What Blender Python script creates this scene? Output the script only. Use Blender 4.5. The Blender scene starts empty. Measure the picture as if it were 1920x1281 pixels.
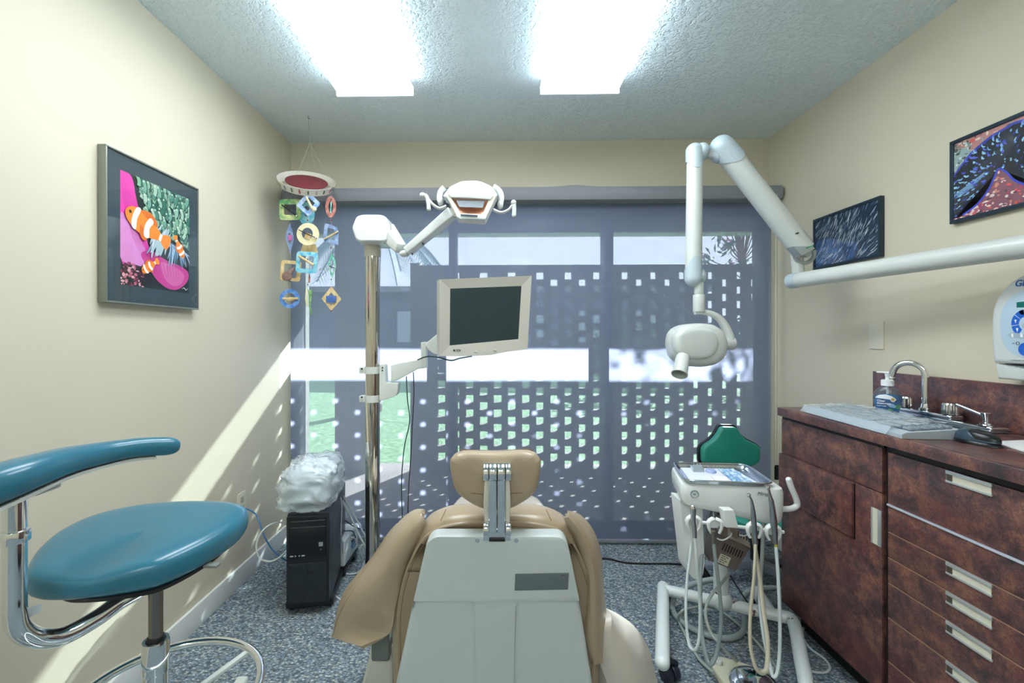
import bpy, bmesh, math, random
from mathutils import Vector, Matrix, Euler, noise
PI = math.pi
sc = bpy.context.scene
COL = sc.collection
random.seed(7)
# ---------------------------------------------------------------- camera
F, CX, CY, ZC, YAW = 847.0, 917.0, 629.0, 1.244, math.radians(-1.2)
SN, CN = math.sin(YAW), math.cos(YAW)
XL, XR, D, H = -1.289, 1.641, 2.782, 2.44
cam_d = bpy.data.cameras.new('camera'); cam = bpy.data.objects.new('camera', cam_d); COL.objects.link(cam)
cam.location = (0, 0, ZC); cam.rotation_euler = (PI/2, 0, math.radians(1.2))
cam_d.sensor_width = 36; cam_d.lens = F/1920*36
cam_d.shift_x = (960-CX)/1920; cam_d.shift_y = -(640.5-CY)/1920
cam_d.clip_start = 0.02
sc.camera = cam
def U(px, py, t):
    xr = (px-CX)/F*t; z = -(py-CY)/F*t
    return Vector((xr*CN + t*SN, -xr*SN + t*CN, ZC+z))
def ray(px, py):
    return U(px, py, 1.0) - Vector((0, 0, ZC))
def WX(px, py, X):
    d = ray(px, py); return Vector((0, 0, ZC)) + d*(X/d.x)
def WY(px, py, Y):
    d = ray(px, py); return Vector((0, 0, ZC)) + d*(Y/d.y)
def WZ(px, py, Z):
    d = ray(px, py); return Vector((0, 0, ZC)) + d*((Z-ZC)/d.z)
# ---------------------------------------------------------------- materials
def srgb(c):
    if isinstance(c, str):
        c = [int(c[i:i+2], 16)/255 for i in (0, 2, 4)]
    return tuple(((x/12.92) if x <= 0.04045 else ((x+0.055)/1.055)**2.4) for x in c) + (1,)
MATS = {}
def mat(name, col, rough=0.5, metal=0.0, var=0.06, vs=6.0, bump=0.0, bs=200.0, coat=0.0, spec=0.5, sheen=0.0, bdist=0.002):
    if name in MATS: return MATS[name]
    m = bpy.data.materials.new(name); m.use_nodes = True; nt = m.node_tree; N = nt.nodes; L = nt.links
    b = N['Principled BSDF']; c = srgb(col)
    b.inputs['Roughness'].default_value = rough; b.inputs['Metallic'].default_value = metal
    b.inputs['Coat Weight'].default_value = coat; b.inputs['Specular IOR Level'].default_value = spec
    b.inputs['Coat Roughness'].default_value = 0.1
    if sheen: b.inputs['Sheen Weight'].default_value = sheen
    tc = N.new('ShaderNodeTexCoord'); no = N.new('ShaderNodeTexNoise'); no.inputs['Scale'].default_value = vs; no.inputs['Detail'].default_value = 4
    L.new(tc.outputs['Object'], no.inputs['Vector'])
    mx = N.new('ShaderNodeMix'); mx.data_type = 'RGBA'
    mx.inputs['A'].default_value = tuple(x*(1-var) for x in c[:3])+(1,)
    mx.inputs['B'].default_value = tuple(min(1, x*(1+var)) for x in c[:3])+(1,)
    L.new(no.outputs['Fac'], mx.inputs['Factor']); L.new(mx.outputs['Result'], b.inputs['Base Color'])
    if bump:
        n2 = N.new('ShaderNodeTexNoise'); n2.inputs['Scale'].default_value = bs; n2.inputs['Detail'].default_value = 3
        L.new(tc.outputs['Object'], n2.inputs['Vector'])
        bp = N.new('ShaderNodeBump'); bp.inputs['Strength'].default_value = bump; bp.inputs['Distance'].default_value = bdist
        L.new(n2.outputs['Fac'], bp.inputs['Height']); L.new(bp.outputs['Normal'], b.inputs['Normal'])
    MATS[name] = m; return m
def emis(name, col, s):
    if name in MATS: return MATS[name]
    m = bpy.data.materials.new(name); m.use_nodes = True; N = m.node_tree.nodes; b = N['Principled BSDF']
    b.inputs['Base Color'].default_value = srgb('F0F4F6'); b.inputs['Emission Color'].default_value = srgb(col); b.inputs['Emission Strength'].default_value = s
    MATS[name] = m; return m
def glass(name, tint='FFFFFF', alpha=0.9, rough=0.0, body='FFFFFF'):
    """clear sheet: transparent mixed with a fresnel gloss and a little body colour"""
    if name in MATS: return MATS[name]
    m = bpy.data.materials.new(name); m.use_nodes = True; nt = m.node_tree; N = nt.nodes; L = nt.links
    N.remove(N['Principled BSDF']); out = N['Material Output']
    tr = N.new('ShaderNodeBsdfTransparent'); tr.inputs[0].default_value = srgb(tint)
    gl = N.new('ShaderNodeBsdfGlossy'); gl.inputs['Roughness'].default_value = rough
    df = N.new('ShaderNodeBsdfDiffuse'); df.inputs[0].default_value = srgb(body)
    fw = N.new('ShaderNodeLayerWeight'); fw.inputs[0].default_value = 0.5
    pw = N.new('ShaderNodeMath'); pw.operation = 'POWER'; pw.inputs[1].default_value = 5.0; L.new(fw.outputs['Facing'], pw.inputs[0])
    lw = N.new('ShaderNodeMath'); lw.operation = 'MULTIPLY_ADD'; lw.inputs[1].default_value = 0.95; lw.inputs[2].default_value = 0.035; L.new(pw.outputs[0], lw.inputs[0])
    a = N.new('ShaderNodeMixShader'); a.inputs[0].default_value = alpha; L.new(df.outputs[0], a.inputs[1]); L.new(tr.outputs[0], a.inputs[2])
    b = N.new('ShaderNodeMixShader'); L.new(lw.outputs[0], b.inputs[0]); L.new(a.outputs[0], b.inputs[1]); L.new(gl.outputs[0], b.inputs[2])
    L.new(b.outputs[0], out.inputs[0]); MATS[name] = m; return m
# ---------------------------------------------------------------- mesh builder
def frame(d, up=Vector((0, 0, 1))):
    d = Vector(d).normalized()
    if abs(d.dot(up)) > 0.98: up = Vector((0, 1, 0))
    x = d.cross(up).normalized(); y = x.cross(d).normalized()
    return x, y, d
def crom(pts, n=6, closed=False):
    P = [Vector(p) for p in pts]; out = []; m = len(P)
    rng = m if closed else m-1
    for i in range(rng):
        if closed: a, b, c, d = P[i-1], P[i], P[(i+1) % m], P[(i+2) % m]
        else: a, b, c, d = P[max(i-1, 0)], P[i], P[i+1], P[min(i+2, m-1)]
        for k in range(n):
            t = k/n
            out.append(0.5*((2*b)+(c-a)*t+(2*a-5*b+4*c-d)*t*t+(3*b-a-3*c+d)*t**3))
    if not closed: out.append(P[-1].copy())
    return out
class MB:
    def __init__(s): s.v = []; s.f = []; s.mi = []; s.sub = 0; s.nosm = False
    def add(s, vs, fs, mi=0):
        o = len(s.v); s.v += [Vector(v) for v in vs]; s.f += [tuple(o+i for i in f) for f in fs]; s.mi += [mi]*len(fs); return s
    def bmadd(s, bm, M=None, mi=0):
        bm.verts.ensure_lookup_table(); bm.verts.index_update()
        s.add([(M @ v.co) if M else v.co.copy() for v in bm.verts], [[v.index for v in f.verts] for f in bm.faces], mi); bm.free(); return s
    def box(s, c, sz, bev=0.0, rot=None, seg=2, mi=0):
        bm = bmesh.new(); bmesh.ops.create_cube(bm, size=1)
        for v in bm.verts: v.co = Vector((v.co.x*sz[0], v.co.y*sz[1], v.co.z*sz[2]))
        if bev: bmesh.ops.bevel(bm, geom=bm.edges[:], offset=min(bev, min(sz)*0.49), segments=seg, profile=0.6, affect='EDGES')
        M = Matrix.Translation(Vector(c))
        if rot is not None: M = M @ (rot.to_4x4() if isinstance(rot, Matrix) else Euler(rot).to_matrix().to_4x4())
        return s.bmadd(bm, M, mi)
    def bb(s, x0, x1, y0, y1, z0, z1, bev=0.0, mi=0, seg=2):
        return s.box(((x0+x1)/2, (y0+y1)/2, (z0+z1)/2), (abs(x1-x0), abs(y1-y0), abs(z1-z0)), bev, None, seg, mi)
    def cyl(s, a, b, r0, r1=None, n=24, bev=0.0, mi=0, ex=1.0):
        a = Vector(a); b = Vector(b); r1 = r0 if r1 is None else r1
        if bev:
            L = (b-a).length; d = (b-a)/L
            prof = [(r0-bev, 0), (r0-bev*.3, bev*.3), (r0, bev), (r1, L-bev), (r1-bev*.3, L-bev*.3), (r1-bev, L)]
            return s.lathe(prof, a, d, n, mi=mi, cap=True, ex=ex)
        return s.lathe([(r0, 0), (r1, (b-a).length)], a, b-a, n, mi=mi, cap=True, ex=ex)
    def lathe(s, prof, o, d=(0, 0, 1), n=32, mi=0, cap=False, ex=1.0, up=Vector((0, 0, 1))):
        x, y, d = frame(d, up); o = Vector(o); vs = []; fs = []
        for r, h in prof:
            for k in range(n):
                a = 2*PI*k/n; vs.append(o+d*h+x*(math.cos(a)*r*ex)+y*(math.sin(a)*r))
        for i in range(len(prof)-1):
            for k in range(n):
                k2 = (k+1) % n; fs.append((i*n+k, i*n+k2, (i+1)*n+k2, (i+1)*n+k))
        if cap:
            fs.append(tuple(range(n-1, -1, -1))); fs.append(tuple((len(prof)-1)*n+k for k in range(n)))
        return s.add(vs, fs, mi)
    def ell(s, c, r, rot=None, n=20, m=12, mi=0, e=1.0):
        vs = []; fs = []; R = Matrix.Identity(3) if rot is None else (rot if isinstance(rot, Matrix) else Euler(rot).to_matrix())
        r = (r, r, r) if isinstance(r, (int, float)) else r
        sp = lambda v: math.copysign(abs(v)**e, v)
        for i in range(m+1):
            th = PI*i/m
            for k in range(n):
                a = 2*PI*k/n
                vs.append(Vector(c)+R @ Vector((r[0]*sp(math.sin(th))*sp(math.cos(a)), r[1]*sp(math.sin(th))*sp(math.sin(a)), r[2]*sp(math.cos(th)))))
        for i in range(m):
            for k in range(n):
                k2 = (k+1) % n; fs.append((i*n+k, (i+1)*n+k, (i+1)*n+k2, i*n+k2))
        return s.add(vs, fs, mi)
    def tube(s, pts, r, n=12, sm=6, closed=False, mi=0, flat=1.0, ribs=0.0, up=None):
        P = crom(pts, sm, closed) if sm > 1 else [Vector(p) for p in pts]
        m = len(P); vs = []; fs = []
        T = [(P[(i+1) % m]-P[i-1] if closed else P[min(i+1, m-1)]-P[max(i-1, 0)]).normalized() for i in range(m)]
        x = frame(T[0], up or Vector((0, 0, 1)))[0]
        for i in range(m):
            if up is not None: x = T[i].cross(up).normalized()
            else: x = (x - T[i]*x.dot(T[i])).normalized()
            y = T[i].cross(x)
            rr = r(i/(m-1)) if callable(r) else r
            if ribs and i % 2: rr *= 1-ribs
            for k in range(n):
                a = 2*PI*k/n; vs.append(P[i]+x*math.cos(a)*rr+y*math.sin(a)*rr*flat)
        for i in range(m if closed else m-1):
            j = (i+1) % m
            for k in range(n):
                k2 = (k+1) % n; fs.append((i*n+k, i*n+k2, j*n+k2, j*n+k))
        if not closed:
            fs.append(tuple(range(n-1, -1, -1))); fs.append(tuple((m-1)*n+k for k in range(n)))
        return s.add(vs, fs, mi)
    def prism(s, pts, d, bev=0.0, seg=2, mi=0):
        """closed 3-D outline pushed along the vector d (real thickness), rounded edges"""
        P = [Vector(p) for p in pts]; d = Vector(d); bm = bmesh.new()
        vs = [bm.verts.new(p) for p in P]; f = bm.faces.new(vs)
        r = bmesh.ops.extrude_face_region(bm, geom=[f])
        nv = [g for g in r['geom'] if isinstance(g, bmesh.types.BMVert)]
        for v in nv: v.co += d
        bmesh.ops.recalc_face_normals(bm, faces=bm.faces[:])
        if bev:
            es = [e for e in bm.edges if len(e.link_faces) == 2 and any(len(q.verts) == len(P) and len(P) > 4 or len(P) <= 4 for q in e.link_faces) and abs((e.verts[0].co-e.verts[1].co).normalized().dot(d.normalized())) < 0.7]
            bmesh.ops.bevel(bm, geom=es, offset=bev, segments=seg, profile=0.6, affect='EDGES', clamp_overlap=True)
        return s.bmadd(bm, None, mi)
    def pillow(s, pts, n, th, er=0.35, eh=0.6, rings=7, warp=None, mi=0, cen=None):
        """cushion: closed outline (3-D points), thickness th along n, rounded rim"""
        P = [Vector(p) for p in pts]; n = Vector(n).normalized(); c = Vector(cen) if cen else sum(P, Vector())/len(P); m = len(P)
        vs = []; fs = []
        A = [-PI/2+PI*i/(2*rings) for i in range(2*rings+1)]
        for a in A:
            sc_ = max(0.0, math.cos(a))**er; hh = math.copysign(abs(math.sin(a))**eh, a)*th/2
            for p in P:
                q = c+(p-c)*sc_+n*hh
                if warp: q = warp(q)
                vs.append(q)
        R = len(A)
        for i in range(R-1):
            for k in range(m):
                k2 = (k+1) % m; fs.append((i*m+k, i*m+k2, (i+1)*m+k2, (i+1)*m+k))
        return s.add(vs, fs, mi)
    def sheet(s, grid, th=0.0, mi=0):
        """grid of 3-D points -> surface, given thickness th"""
        R = len(grid); C_ = len(grid[0]); G = [[Vector(p) for p in r] for r in grid]
        def nrm(i, j):
            a = G[min(i+1, R-1)][j]-G[max(i-1, 0)][j]; b = G[i][min(j+1, C_-1)]-G[i][max(j-1, 0)]
            q = a.cross(b); return q.normalized() if q.length > 1e-9 else Vector((0, 0, 1))
        vs = [G[i][j] for i in range(R) for j in range(C_)]
        fs = [(i*C_+j, i*C_+j+1, (i+1)*C_+j+1, (i+1)*C_+j) for i in range(R-1) for j in range(C_-1)]
        if th:
            o = len(vs); vs += [G[i][j]+nrm(i, j)*th for i in range(R) for j in range(C_)]
            fs += [tuple(o+k for k in reversed(f)) for f in fs]
            bd = [(0, j) for j in range(C_)]+[(i, C_-1) for i in range(1, R)]+[(R-1, j) for j in range(C_-2, -1, -1)]+[(i, 0) for i in range(R-2, 0, -1)]
            ids = [i*C_+j for i, j in bd]
            for k in range(len(ids)):
                a, b = ids[k], ids[(k+1) % len(ids)]; fs.append((a, o+a, o+b, b))
        return s.add(vs, fs, mi)
    def build(s, name, m=None, parent=None, ang=38, mats=None, sub=0, label=None, cat=None, group=None, kind=None):
        me = bpy.data.meshes.new(name); bm = bmesh.new()
        wp = parent['_w'] if parent is not None else None
        if parent is None:
            lo = Vector([min(v[i] for v in s.v) for i in range(3)]); hi = Vector([max(v[i] for v in s.v) for i in range(3)])
            org = Vector(((lo.x+hi.x)/2, (lo.y+hi.y)/2, lo.z))
        else:
            org = Vector(wp)
        bv = [bm.verts.new(v-org) for v in s.v]
        for f, i in zip(s.f, s.mi):
            ff = []
            for q in f:
                if bv[q] not in ff: ff.append(bv[q])
            if len(ff) < 3: continue
            try: nf = bm.faces.new(ff); nf.material_index = i; nf.smooth = True
            except ValueError: pass
        bmesh.ops.remove_doubles(bm, verts=bm.verts[:], dist=1e-5)
        bmesh.ops.recalc_face_normals(bm, faces=bm.faces[:])
        ca = math.radians(ang)
        for e in bm.edges:
            if len(e.link_faces) == 2:
                try:
                    if e.calc_face_angle() > ca: e.smooth = False
                except ValueError: pass
        bm.to_mesh(me); bm.free()
        for q in (mats or [m]): me.materials.append(q)
        o = bpy.data.objects.new(name, me); COL.objects.link(o)
        if parent is None: o.location = org
        else: o.parent = parent
        o['_w'] = tuple(org)
        if sub:
            md = o.modifiers.new('s', 'SUBSURF'); md.levels = md.render_levels = sub
        tag(o, label, cat, group, kind)
        return o
def tag(o, label=None, cat=None, group=None, kind=None):
    if label: o['label'] = label
    if cat: o['category'] = cat
    if group: o['group'] = group
    if kind: o['kind'] = kind
    return o
def thing(name, label, cat, loc, group=None, kind=None):
    o = bpy.data.objects.new(name, None); COL.objects.link(o); o.location = Vector(loc); o['_w'] = tuple(Vector(loc))
    o.empty_display_size = 0.05
    tag(o, label, cat, group, kind); return o
def text(name, s, size, o, ux, uy, m, parent, ext=0.0004, bold=0.0, shear=0.0, label=None):
    cu = bpy.data.curves.new(name, 'FONT'); cu.body = s; cu.size = size; cu.extrude = ext; cu.offset = bold; cu.shear = shear; cu.resolution_u = 3
    to = bpy.data.objects.new(name, cu); COL.objects.link(to); dg = bpy.context.evaluated_depsgraph_get()
    me = bpy.data.meshes.new_from_object(to.evaluated_get(dg)); bpy.data.objects.remove(to); bpy.data.curves.remove(cu)
    ux = Vector(ux).normalized(); uy = Vector(uy).normalized(); uz = ux.cross(uy)
    w = Vector(parent['_w'])
    for v in me.vertices: v.co = Vector(o)+ux*v.co.x+uy*v.co.y+uz*v.co.z-w
    me.materials.clear(); me.materials.append(m); ob = bpy.data.objects.new(name, me); COL.objects.link(ob); ob.parent = parent; ob['_w'] = tuple(w)
    if label: ob['label'] = label
    return ob
X_, Y_, Z_ = Vector((1, 0, 0)), Vector((0, 1, 0)), Vector((0, 0, 1))
CAMF = Vector((SN, CN, 0))   # horizontal direction the view looks along
def px(pts, t): return [U(a, b, t) for a, b in pts]
# ---------------------------------------------------------------- room materials
def m_wall():
    m = mat('wall_paint', 'D3CBB4', 0.62, var=0.02, vs=1.5, bump=0.25, bs=180, bdist=0.0008); return m
WALL = m_wall()
def m_ceiling():
    m = bpy.data.materials.new('ceiling_texture'); m.use_nodes = True; nt = m.node_tree; N = nt.nodes; L = nt.links; b = N['Principled BSDF']
    b.inputs['Base Color'].default_value = srgb('EAF6F7'); b.inputs['Roughness'].default_value = 0.7
    tc = N.new('ShaderNodeTexCoord'); n1 = N.new('ShaderNodeTexNoise'); n1.inputs['Scale'].default_value = 42; n1.inputs['Detail'].default_value = 2
    n2 = N.new('ShaderNodeTexVoronoi'); n2.inputs['Scale'].default_value = 70; n2.feature = 'SMOOTH_F1'
    L.new(tc.outputs['Object'], n1.inputs['Vector']); L.new(n1.outputs['Color'], n2.inputs['Vector'])
    mp = N.new('ShaderNodeMix'); mp.data_type = 'RGBA'; mp.inputs['Factor'].default_value = 0.06
    L.new(tc.outputs['Object'], mp.inputs['A']); L.new(n1.outputs['Color'], mp.inputs['B']); L.new(mp.outputs['Result'], n2.inputs['Vector'])
    ad = N.new('ShaderNodeMath'); ad.operation = 'ADD'; L.new(n1.outputs['Fac'], ad.inputs[0]); L.new(n2.outputs['Distance'], ad.inputs[1])
    rp = N.new('ShaderNodeMapRange'); rp.inputs['From Min'].default_value = 0.55; rp.inputs['From Max'].default_value = 1.0; L.new(ad.outputs[0], rp.inputs['Value'])
    bp = N.new('ShaderNodeBump'); bp.inputs['Strength'].default_value = 0.65; bp.inputs['Distance'].default_value = 0.008
    L.new(rp.outputs[0], bp.inputs['Height']); L.new(bp.outputs['Normal'], b.inputs['Normal']); return m
def m_carpet():
    m = bpy.data.materials.new('loop_carpet'); m.use_nodes = True; nt = m.node_tree; N = nt.nodes; L = nt.links; b = N['Principled BSDF']
    b.inputs['Roughness'].default_value = 0.95; b.inputs['Specular IOR Level'].default_value = 0.15
    tc = N.new('ShaderNodeTexCoord'); mp = N.new('ShaderNodeMapping'); mp.inputs['Scale'].default_value = (90, 150, 90); L.new(tc.outputs['Object'], mp.inputs['Vector'])
    v = N.new('ShaderNodeTexVoronoi'); v.inputs['Scale'].default_value = 1.0; v.inputs['Randomness'].default_value = 0.75; L.new(mp.outputs[0], v.inputs['Vector'])
    cr = N.new('ShaderNodeValToRGB'); e = cr.color_ramp; e.elements[0].position = 0.0; e.elements[0].color = srgb('74838F'); e.elements[1].position = 1.0; e.elements[1].color = srgb('CCD8DC')
    for p, c in ((0.3, '90A3B1'), (0.5, 'A6B6BC'), (0.62, '7C8893'), (0.8, 'B6BBB2')):
        q = e.elements.new(p); q.color = srgb(c)
    sep = N.new('ShaderNodeSeparateColor'); L.new(v.outputs['Color'], sep.inputs[0]); L.new(sep.outputs[0], cr.inputs[0])
    dk = N.new('ShaderNodeMapRange'); dk.inputs['From Min'].default_value = 0.25; dk.inputs['From Max'].default_value = 0.75; dk.inputs['To Min'].default_value = 1.0; dk.inputs['To Max'].default_value = 0.36
    L.new(v.outputs['Distance'], dk.inputs['Value'])
    mu = N.new('ShaderNodeMix'); mu.data_type = 'RGBA'; mu.blend_type = 'MULTIPLY'; mu.inputs['Factor'].default_value = 1.0
    L.new(cr.outputs[0], mu.inputs['A']); L.new(dk.outputs[0], mu.inputs['B']); L.new(mu.outputs['Result'], b.inputs['Base Color'])
    bp = N.new('ShaderNodeBump'); bp.inputs['Strength'].default_value = 0.8; bp.inputs['Distance'].default_value = 0.004; bp.invert = True
    L.new(v.outputs['Distance'], bp.inputs['Height']); L.new(bp.outputs['Normal'], b.inputs['Normal']); return m
CEIL = m_ceiling(); CARPET = m_carpet()
WHITE_TRIM = mat('trim_white', 'E4E6E1', 0.35, var=0.02)
OPEN_Z = 2.075; YF = -2.8; YO = 2.96
MB().bb(XL-.12, XR+.12, YF-.12, D+.18, -.1, 0).build('floor', CARPET, kind='structure')
MB().bb(XL-.12, XR+.12, YF-.12, D+.18, H, H+.1).build('ceiling', CEIL, kind='structure')
MB().bb(XL-.12, XL, YF-.12, YO, 0, H).build('wall_left', WALL, kind='structure')
MB().bb(XR, XR+.12, YF-.12, YO, 0, H).build('wall_right', WALL, kind='structure')
MB().bb(XL, XR, D, YO, OPEN_Z, H).build('wall_back', WALL, kind='structure')
MB().bb(XL, XR, YF-.12, YF, 0, H).build('wall_front', WALL, kind='structure')
def baseboard(nm, x0, x1, y0, y1):
    MB().bb(x0, x1, y0, y1, 0, .1, .005).build(nm, WHITE_TRIM, kind='structure')
baseboard('baseboard_left', XL, XL+.014, YF, 2.70)
baseboard('baseboard_right', XR-.014, XR, 2.0, 2.70)
# window: aluminium sliding door across the whole bay
ALU = mat('bronze_aluminium', '7C8086', 0.4, 0.3, var=0.03)
w1 = thing('window_1', None, None, (0.17, 2.86, 0), kind='structure')
mb = MB(); mb.bb(XL, XR, 2.79, 2.93, 0, .05, .004); mb.bb(XL, XR, 2.79, 2.93, OPEN_Z-.07, OPEN_Z, .004)
mb.bb(XL, XL+.012, 2.79, 2.93, .05, OPEN_Z-.07, .004); mb.bb(XR-.012, XR, 2.79, 2.93, .05, OPEN_Z-.07, .004)
mb.build('window_frame', ALU, w1)
for a, b in ((-.308, -.263), (.655, .706)):
    MB().bb(a, b, 2.79, 2.93, .05, OPEN_Z-.07, .004).build('mullion', ALU, w1)
PANE = glass('window_glass', 'EEF6F4', 0.99)
for a, b in ((XL+.012, -.308), (-.263, .655), (.706, XR-.012)):
    MB().bb(a, b, 2.858, 2.863, .05, OPEN_Z-.07).build('window_pane', PANE, w1)
# small nail / outlet on walls
IVORY = mat('ivory_plastic', 'DAD4BE', 0.35, var=0.02)
# ---------------------------------------------------------------- roller shade
def m_shade(op=0.22):
    m = bpy.data.materials.new('solar_screen_fabric'); m.use_nodes = True; nt = m.node_tree; N = nt.nodes; L = nt.links
    N.remove(N['Principled BSDF']); out = N['Material Output']
    tr = N.new('ShaderNodeBsdfTransparent'); tr.inputs[0].default_value = (0.945, 0.955, 1, 1)
    tl = N.new('ShaderNodeBsdfTranslucent'); tl.inputs[0].default_value = srgb('B0B2D4')
    df = N.new('ShaderNodeBsdfDiffuse'); df.inputs[0].default_value = srgb('78829A')
    tc = N.new('ShaderNodeTexCoord')
    def wv(rot, s):
        mp = N.new('ShaderNodeMapping'); mp.inputs['Rotation'].default_value = rot; L.new(tc.outputs['Object'], mp.inputs['Vector'])
        w = N.new('ShaderNodeTexNoise'); w.inputs['Scale'].default_value = 1; mp.inputs['Scale'].default_value = s; L.new(mp.outputs[0], w.inputs['Vector']); return w
    a = wv((0, 0, 0), (160, 1, 4)); b = wv((0, 0, 0), (6, 1, 160))
    ad = N.new('ShaderNodeMath'); ad.operation = 'ADD'; L.new(a.outputs['Fac'], ad.inputs[0]); L.new(b.outputs['Fac'], ad.inputs[1])
    mr = N.new('ShaderNodeMapRange'); mr.inputs['From Min'].default_value = 0.6; mr.inputs['From Max'].default_value = 1.4
    mr.inputs['To Min'].default_value = op*0.82; mr.inputs['To Max'].default_value = op*1.18; L.new(ad.outputs[0], mr.inputs['Value'])
    m1 = N.new('ShaderNodeMixShader'); m1.inputs[0].default_value = 0.42; L.new(df.outputs[0], m1.inputs[1]); L.new(tl.outputs[0], m1.inputs[2])
    m2 = N.new('ShaderNodeMixShader'); L.new(mr.outputs[0], m2.inputs[0]); L.new(m1.outputs[0], m2.inputs[1]); L.new(tr.outputs[0], m2.inputs[2])
    L.new(m2.outputs[0], out.inputs[0]); return m
SHADE = m_shade()
SHADE_SOLID = mat('shade_roll_fabric', '85888C', 0.85, var=0.04, vs=30, bump=0.3, bs=500)
sh = thing('roller_shade', 'grey see-through solar roller shade covering the whole window', 'window shade', (0.17, 2.70, 0.0))
x0 = XL+.003; x1 = XR-.004; YS = 2.70
sx0 = WY(545, 600, YS).x; sx1 = WY(1446, 600, YS).x
# fascia roll: rounded section swept across, with the slight bump of the loose wrap near the middle
ys0 = 2.64; ztop = 2.112; zbot = 2.022
fx0 = max(x0, WY(529, 370, 2.62).x); fx1 = min(x1, WY(1467, 370, 2.62).x)
N_ = 60; grid = []
for i in range(N_+1):
    x = fx0+(fx1-fx0)*i/N_; pxx = CX+F*(x/2.62+.021)
    bmp = 0.010*math.exp(-((pxx-1078)/26)**2); row = []
    prof = [(2.765, ztop), (2.66, ztop), (2.628, ztop-.006), (2.612, ztop-.03), (2.611, zbot+.03), (2.622, zbot+.008), (2.65, zbot), (2.69, zbot+.004), (2.765, zbot+.02)]
    for (yy, zz) in prof: row.append((x, yy, zz+(bmp if zz > ztop-.02 else 0)))
    grid.append(row)
m_ = MB(); m_.sheet(grid)
C_ = len(prof)
m_.add([p for p in grid[0]], [tuple(range(C_))]); m_.add([p for p in grid[-1]], [tuple(range(C_))])
m_.build('fascia', SHADE_SOLID, sh)
g = []
for i in range(41):
    x = sx0+(sx1-sx0)*i/40; g.append([(x, YS+.004*math.sin(x*5)*(z < 1.9)*(1-z/2.2), z) for z in [0.03+2.02*j/20 for j in range(21)]])
MB().sheet(g).build('shade_fabric', SHADE, sh)
MB().bb(sx0, sx1, YS-.012, YS+.012, .012, .034, .008).build('hem_bar', mat('hem_bar_grey', '8A9096', 0.45, 0.2), sh)
CHAINM = mat('chain_beige', 'B6B29E', 0.4)
xa = WY(1452, 500, 2.60).x; xb = WY(1457, 500, 2.60).x
mb = MB()
mb.tube([(xa, 2.60, 2.05), (xa, 2.60, 1.2), (xa+.002, 2.60, .50)], .0026, 6, 4); mb.tube([(xb, 2.60, 2.05), (xb, 2.60, 1.2), (xb-.002, 2.60, .50)], .0026, 6, 4)
mb.build('pull_chain', CHAINM, sh)
c = WY(1456, 886, 2.60)
mb = MB(); mb.box((c.x, 2.60, c.z), (.022, .012, .085), .005); mb.build('cord_weight', mat('black_plastic', '17191C', 0.35), sh)
# ---------------------------------------------------------------- ceiling lights
DIFF = emis('light_diffuser', 'F1F8FF', 4.6)
SIDE = emis('side_glow', 'D6EEFF', 2.2)  # glow put on the fixture sides to brighten the ceiling
ACR = mat('acrylic_end', 'E9F2F6', 0.25, var=0.01)
ACR.node_tree.nodes['Principled BSDF'].inputs['Emission Color'].default_value = srgb('EAF4FF'); ACR.node_tree.nodes['Principled BSDF'].inputs['Emission Strength'].default_value = 0.55
DIFF2 = emis('rear_fill_diffuser', 'F1F8FF', 4.6)
def light(pxa, pxb, pym, label, back=0.0):
    a = WZ(pxa, pym, 2.365); b = WZ(pxb, pym, 2.365); xc = (a.x+b.x)/2; hw = (b.x-a.x)/2; y1 = (a.y+b.y)/2-back; y0 = y1-1.22
    t = thing('ceiling_light', label, 'ceiling light', (xc, (y0+y1)/2, H), 'fluorescent ceiling lights')
    MB().bb(xc-hw+.02, xc+hw-.02, y0+.01, y1-.01, 2.426, H, .004).build('housing', mat('fixture_white', 'C9D6DC', 0.4), t)
    for s_ in (-1, 1):
        mb = MB(); mb.sheet([[(xc+s_*hw, y0+.012, 2.385), (xc+s_*hw, y1-.012, 2.385)], [(xc+s_*(hw-.018), y0+.012, 2.426), (xc+s_*(hw-.018), y1-.012, 2.426)]], .002); mb.build('side_glow', SIDE, t)
    # wrap diffuser: curved prismatic lens
    g = []
    for j in range(13):
        u = -1+2*j/12; x = xc+hw*max(-1, min(1, u*1.05)); z = 2.368+.016*abs(u)**9+.004*math.cos(u*PI*2)
        g.append([(x, y0+.012, z), (x, y1-.012, z)])
    MB().sheet(g, .003).build('diffuser', DIFF2 if back else DIFF, t)
    for yy in (y0, y1-.012):
        mb = MB(); mb.prism([(xc-hw, yy, 2.363), (xc+hw, yy, 2.363), (xc+hw, yy, 2.40), (xc+hw-.015, yy, 2.432), (xc-hw+.015, yy, 2.432), (xc-hw, yy, 2.40)], (0, .012, 0), .002)
        mb.build('end_cap', ACR, t)
    return t
light(632, 776, 180, 'long white fluorescent ceiling light on the left, nearer the clownfish picture')
light(1013, 1160, 176, 'long white fluorescent ceiling light on the right, above the x-ray arm side')
light(632, 776, 180, 'added unseen fill light on the ceiling behind the viewer, left', 2.95)  # rear pair added out of view to light surfaces facing the camera
light(1013, 1160, 176, 'added unseen fill light on the ceiling behind the viewer, right', 2.95)
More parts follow.
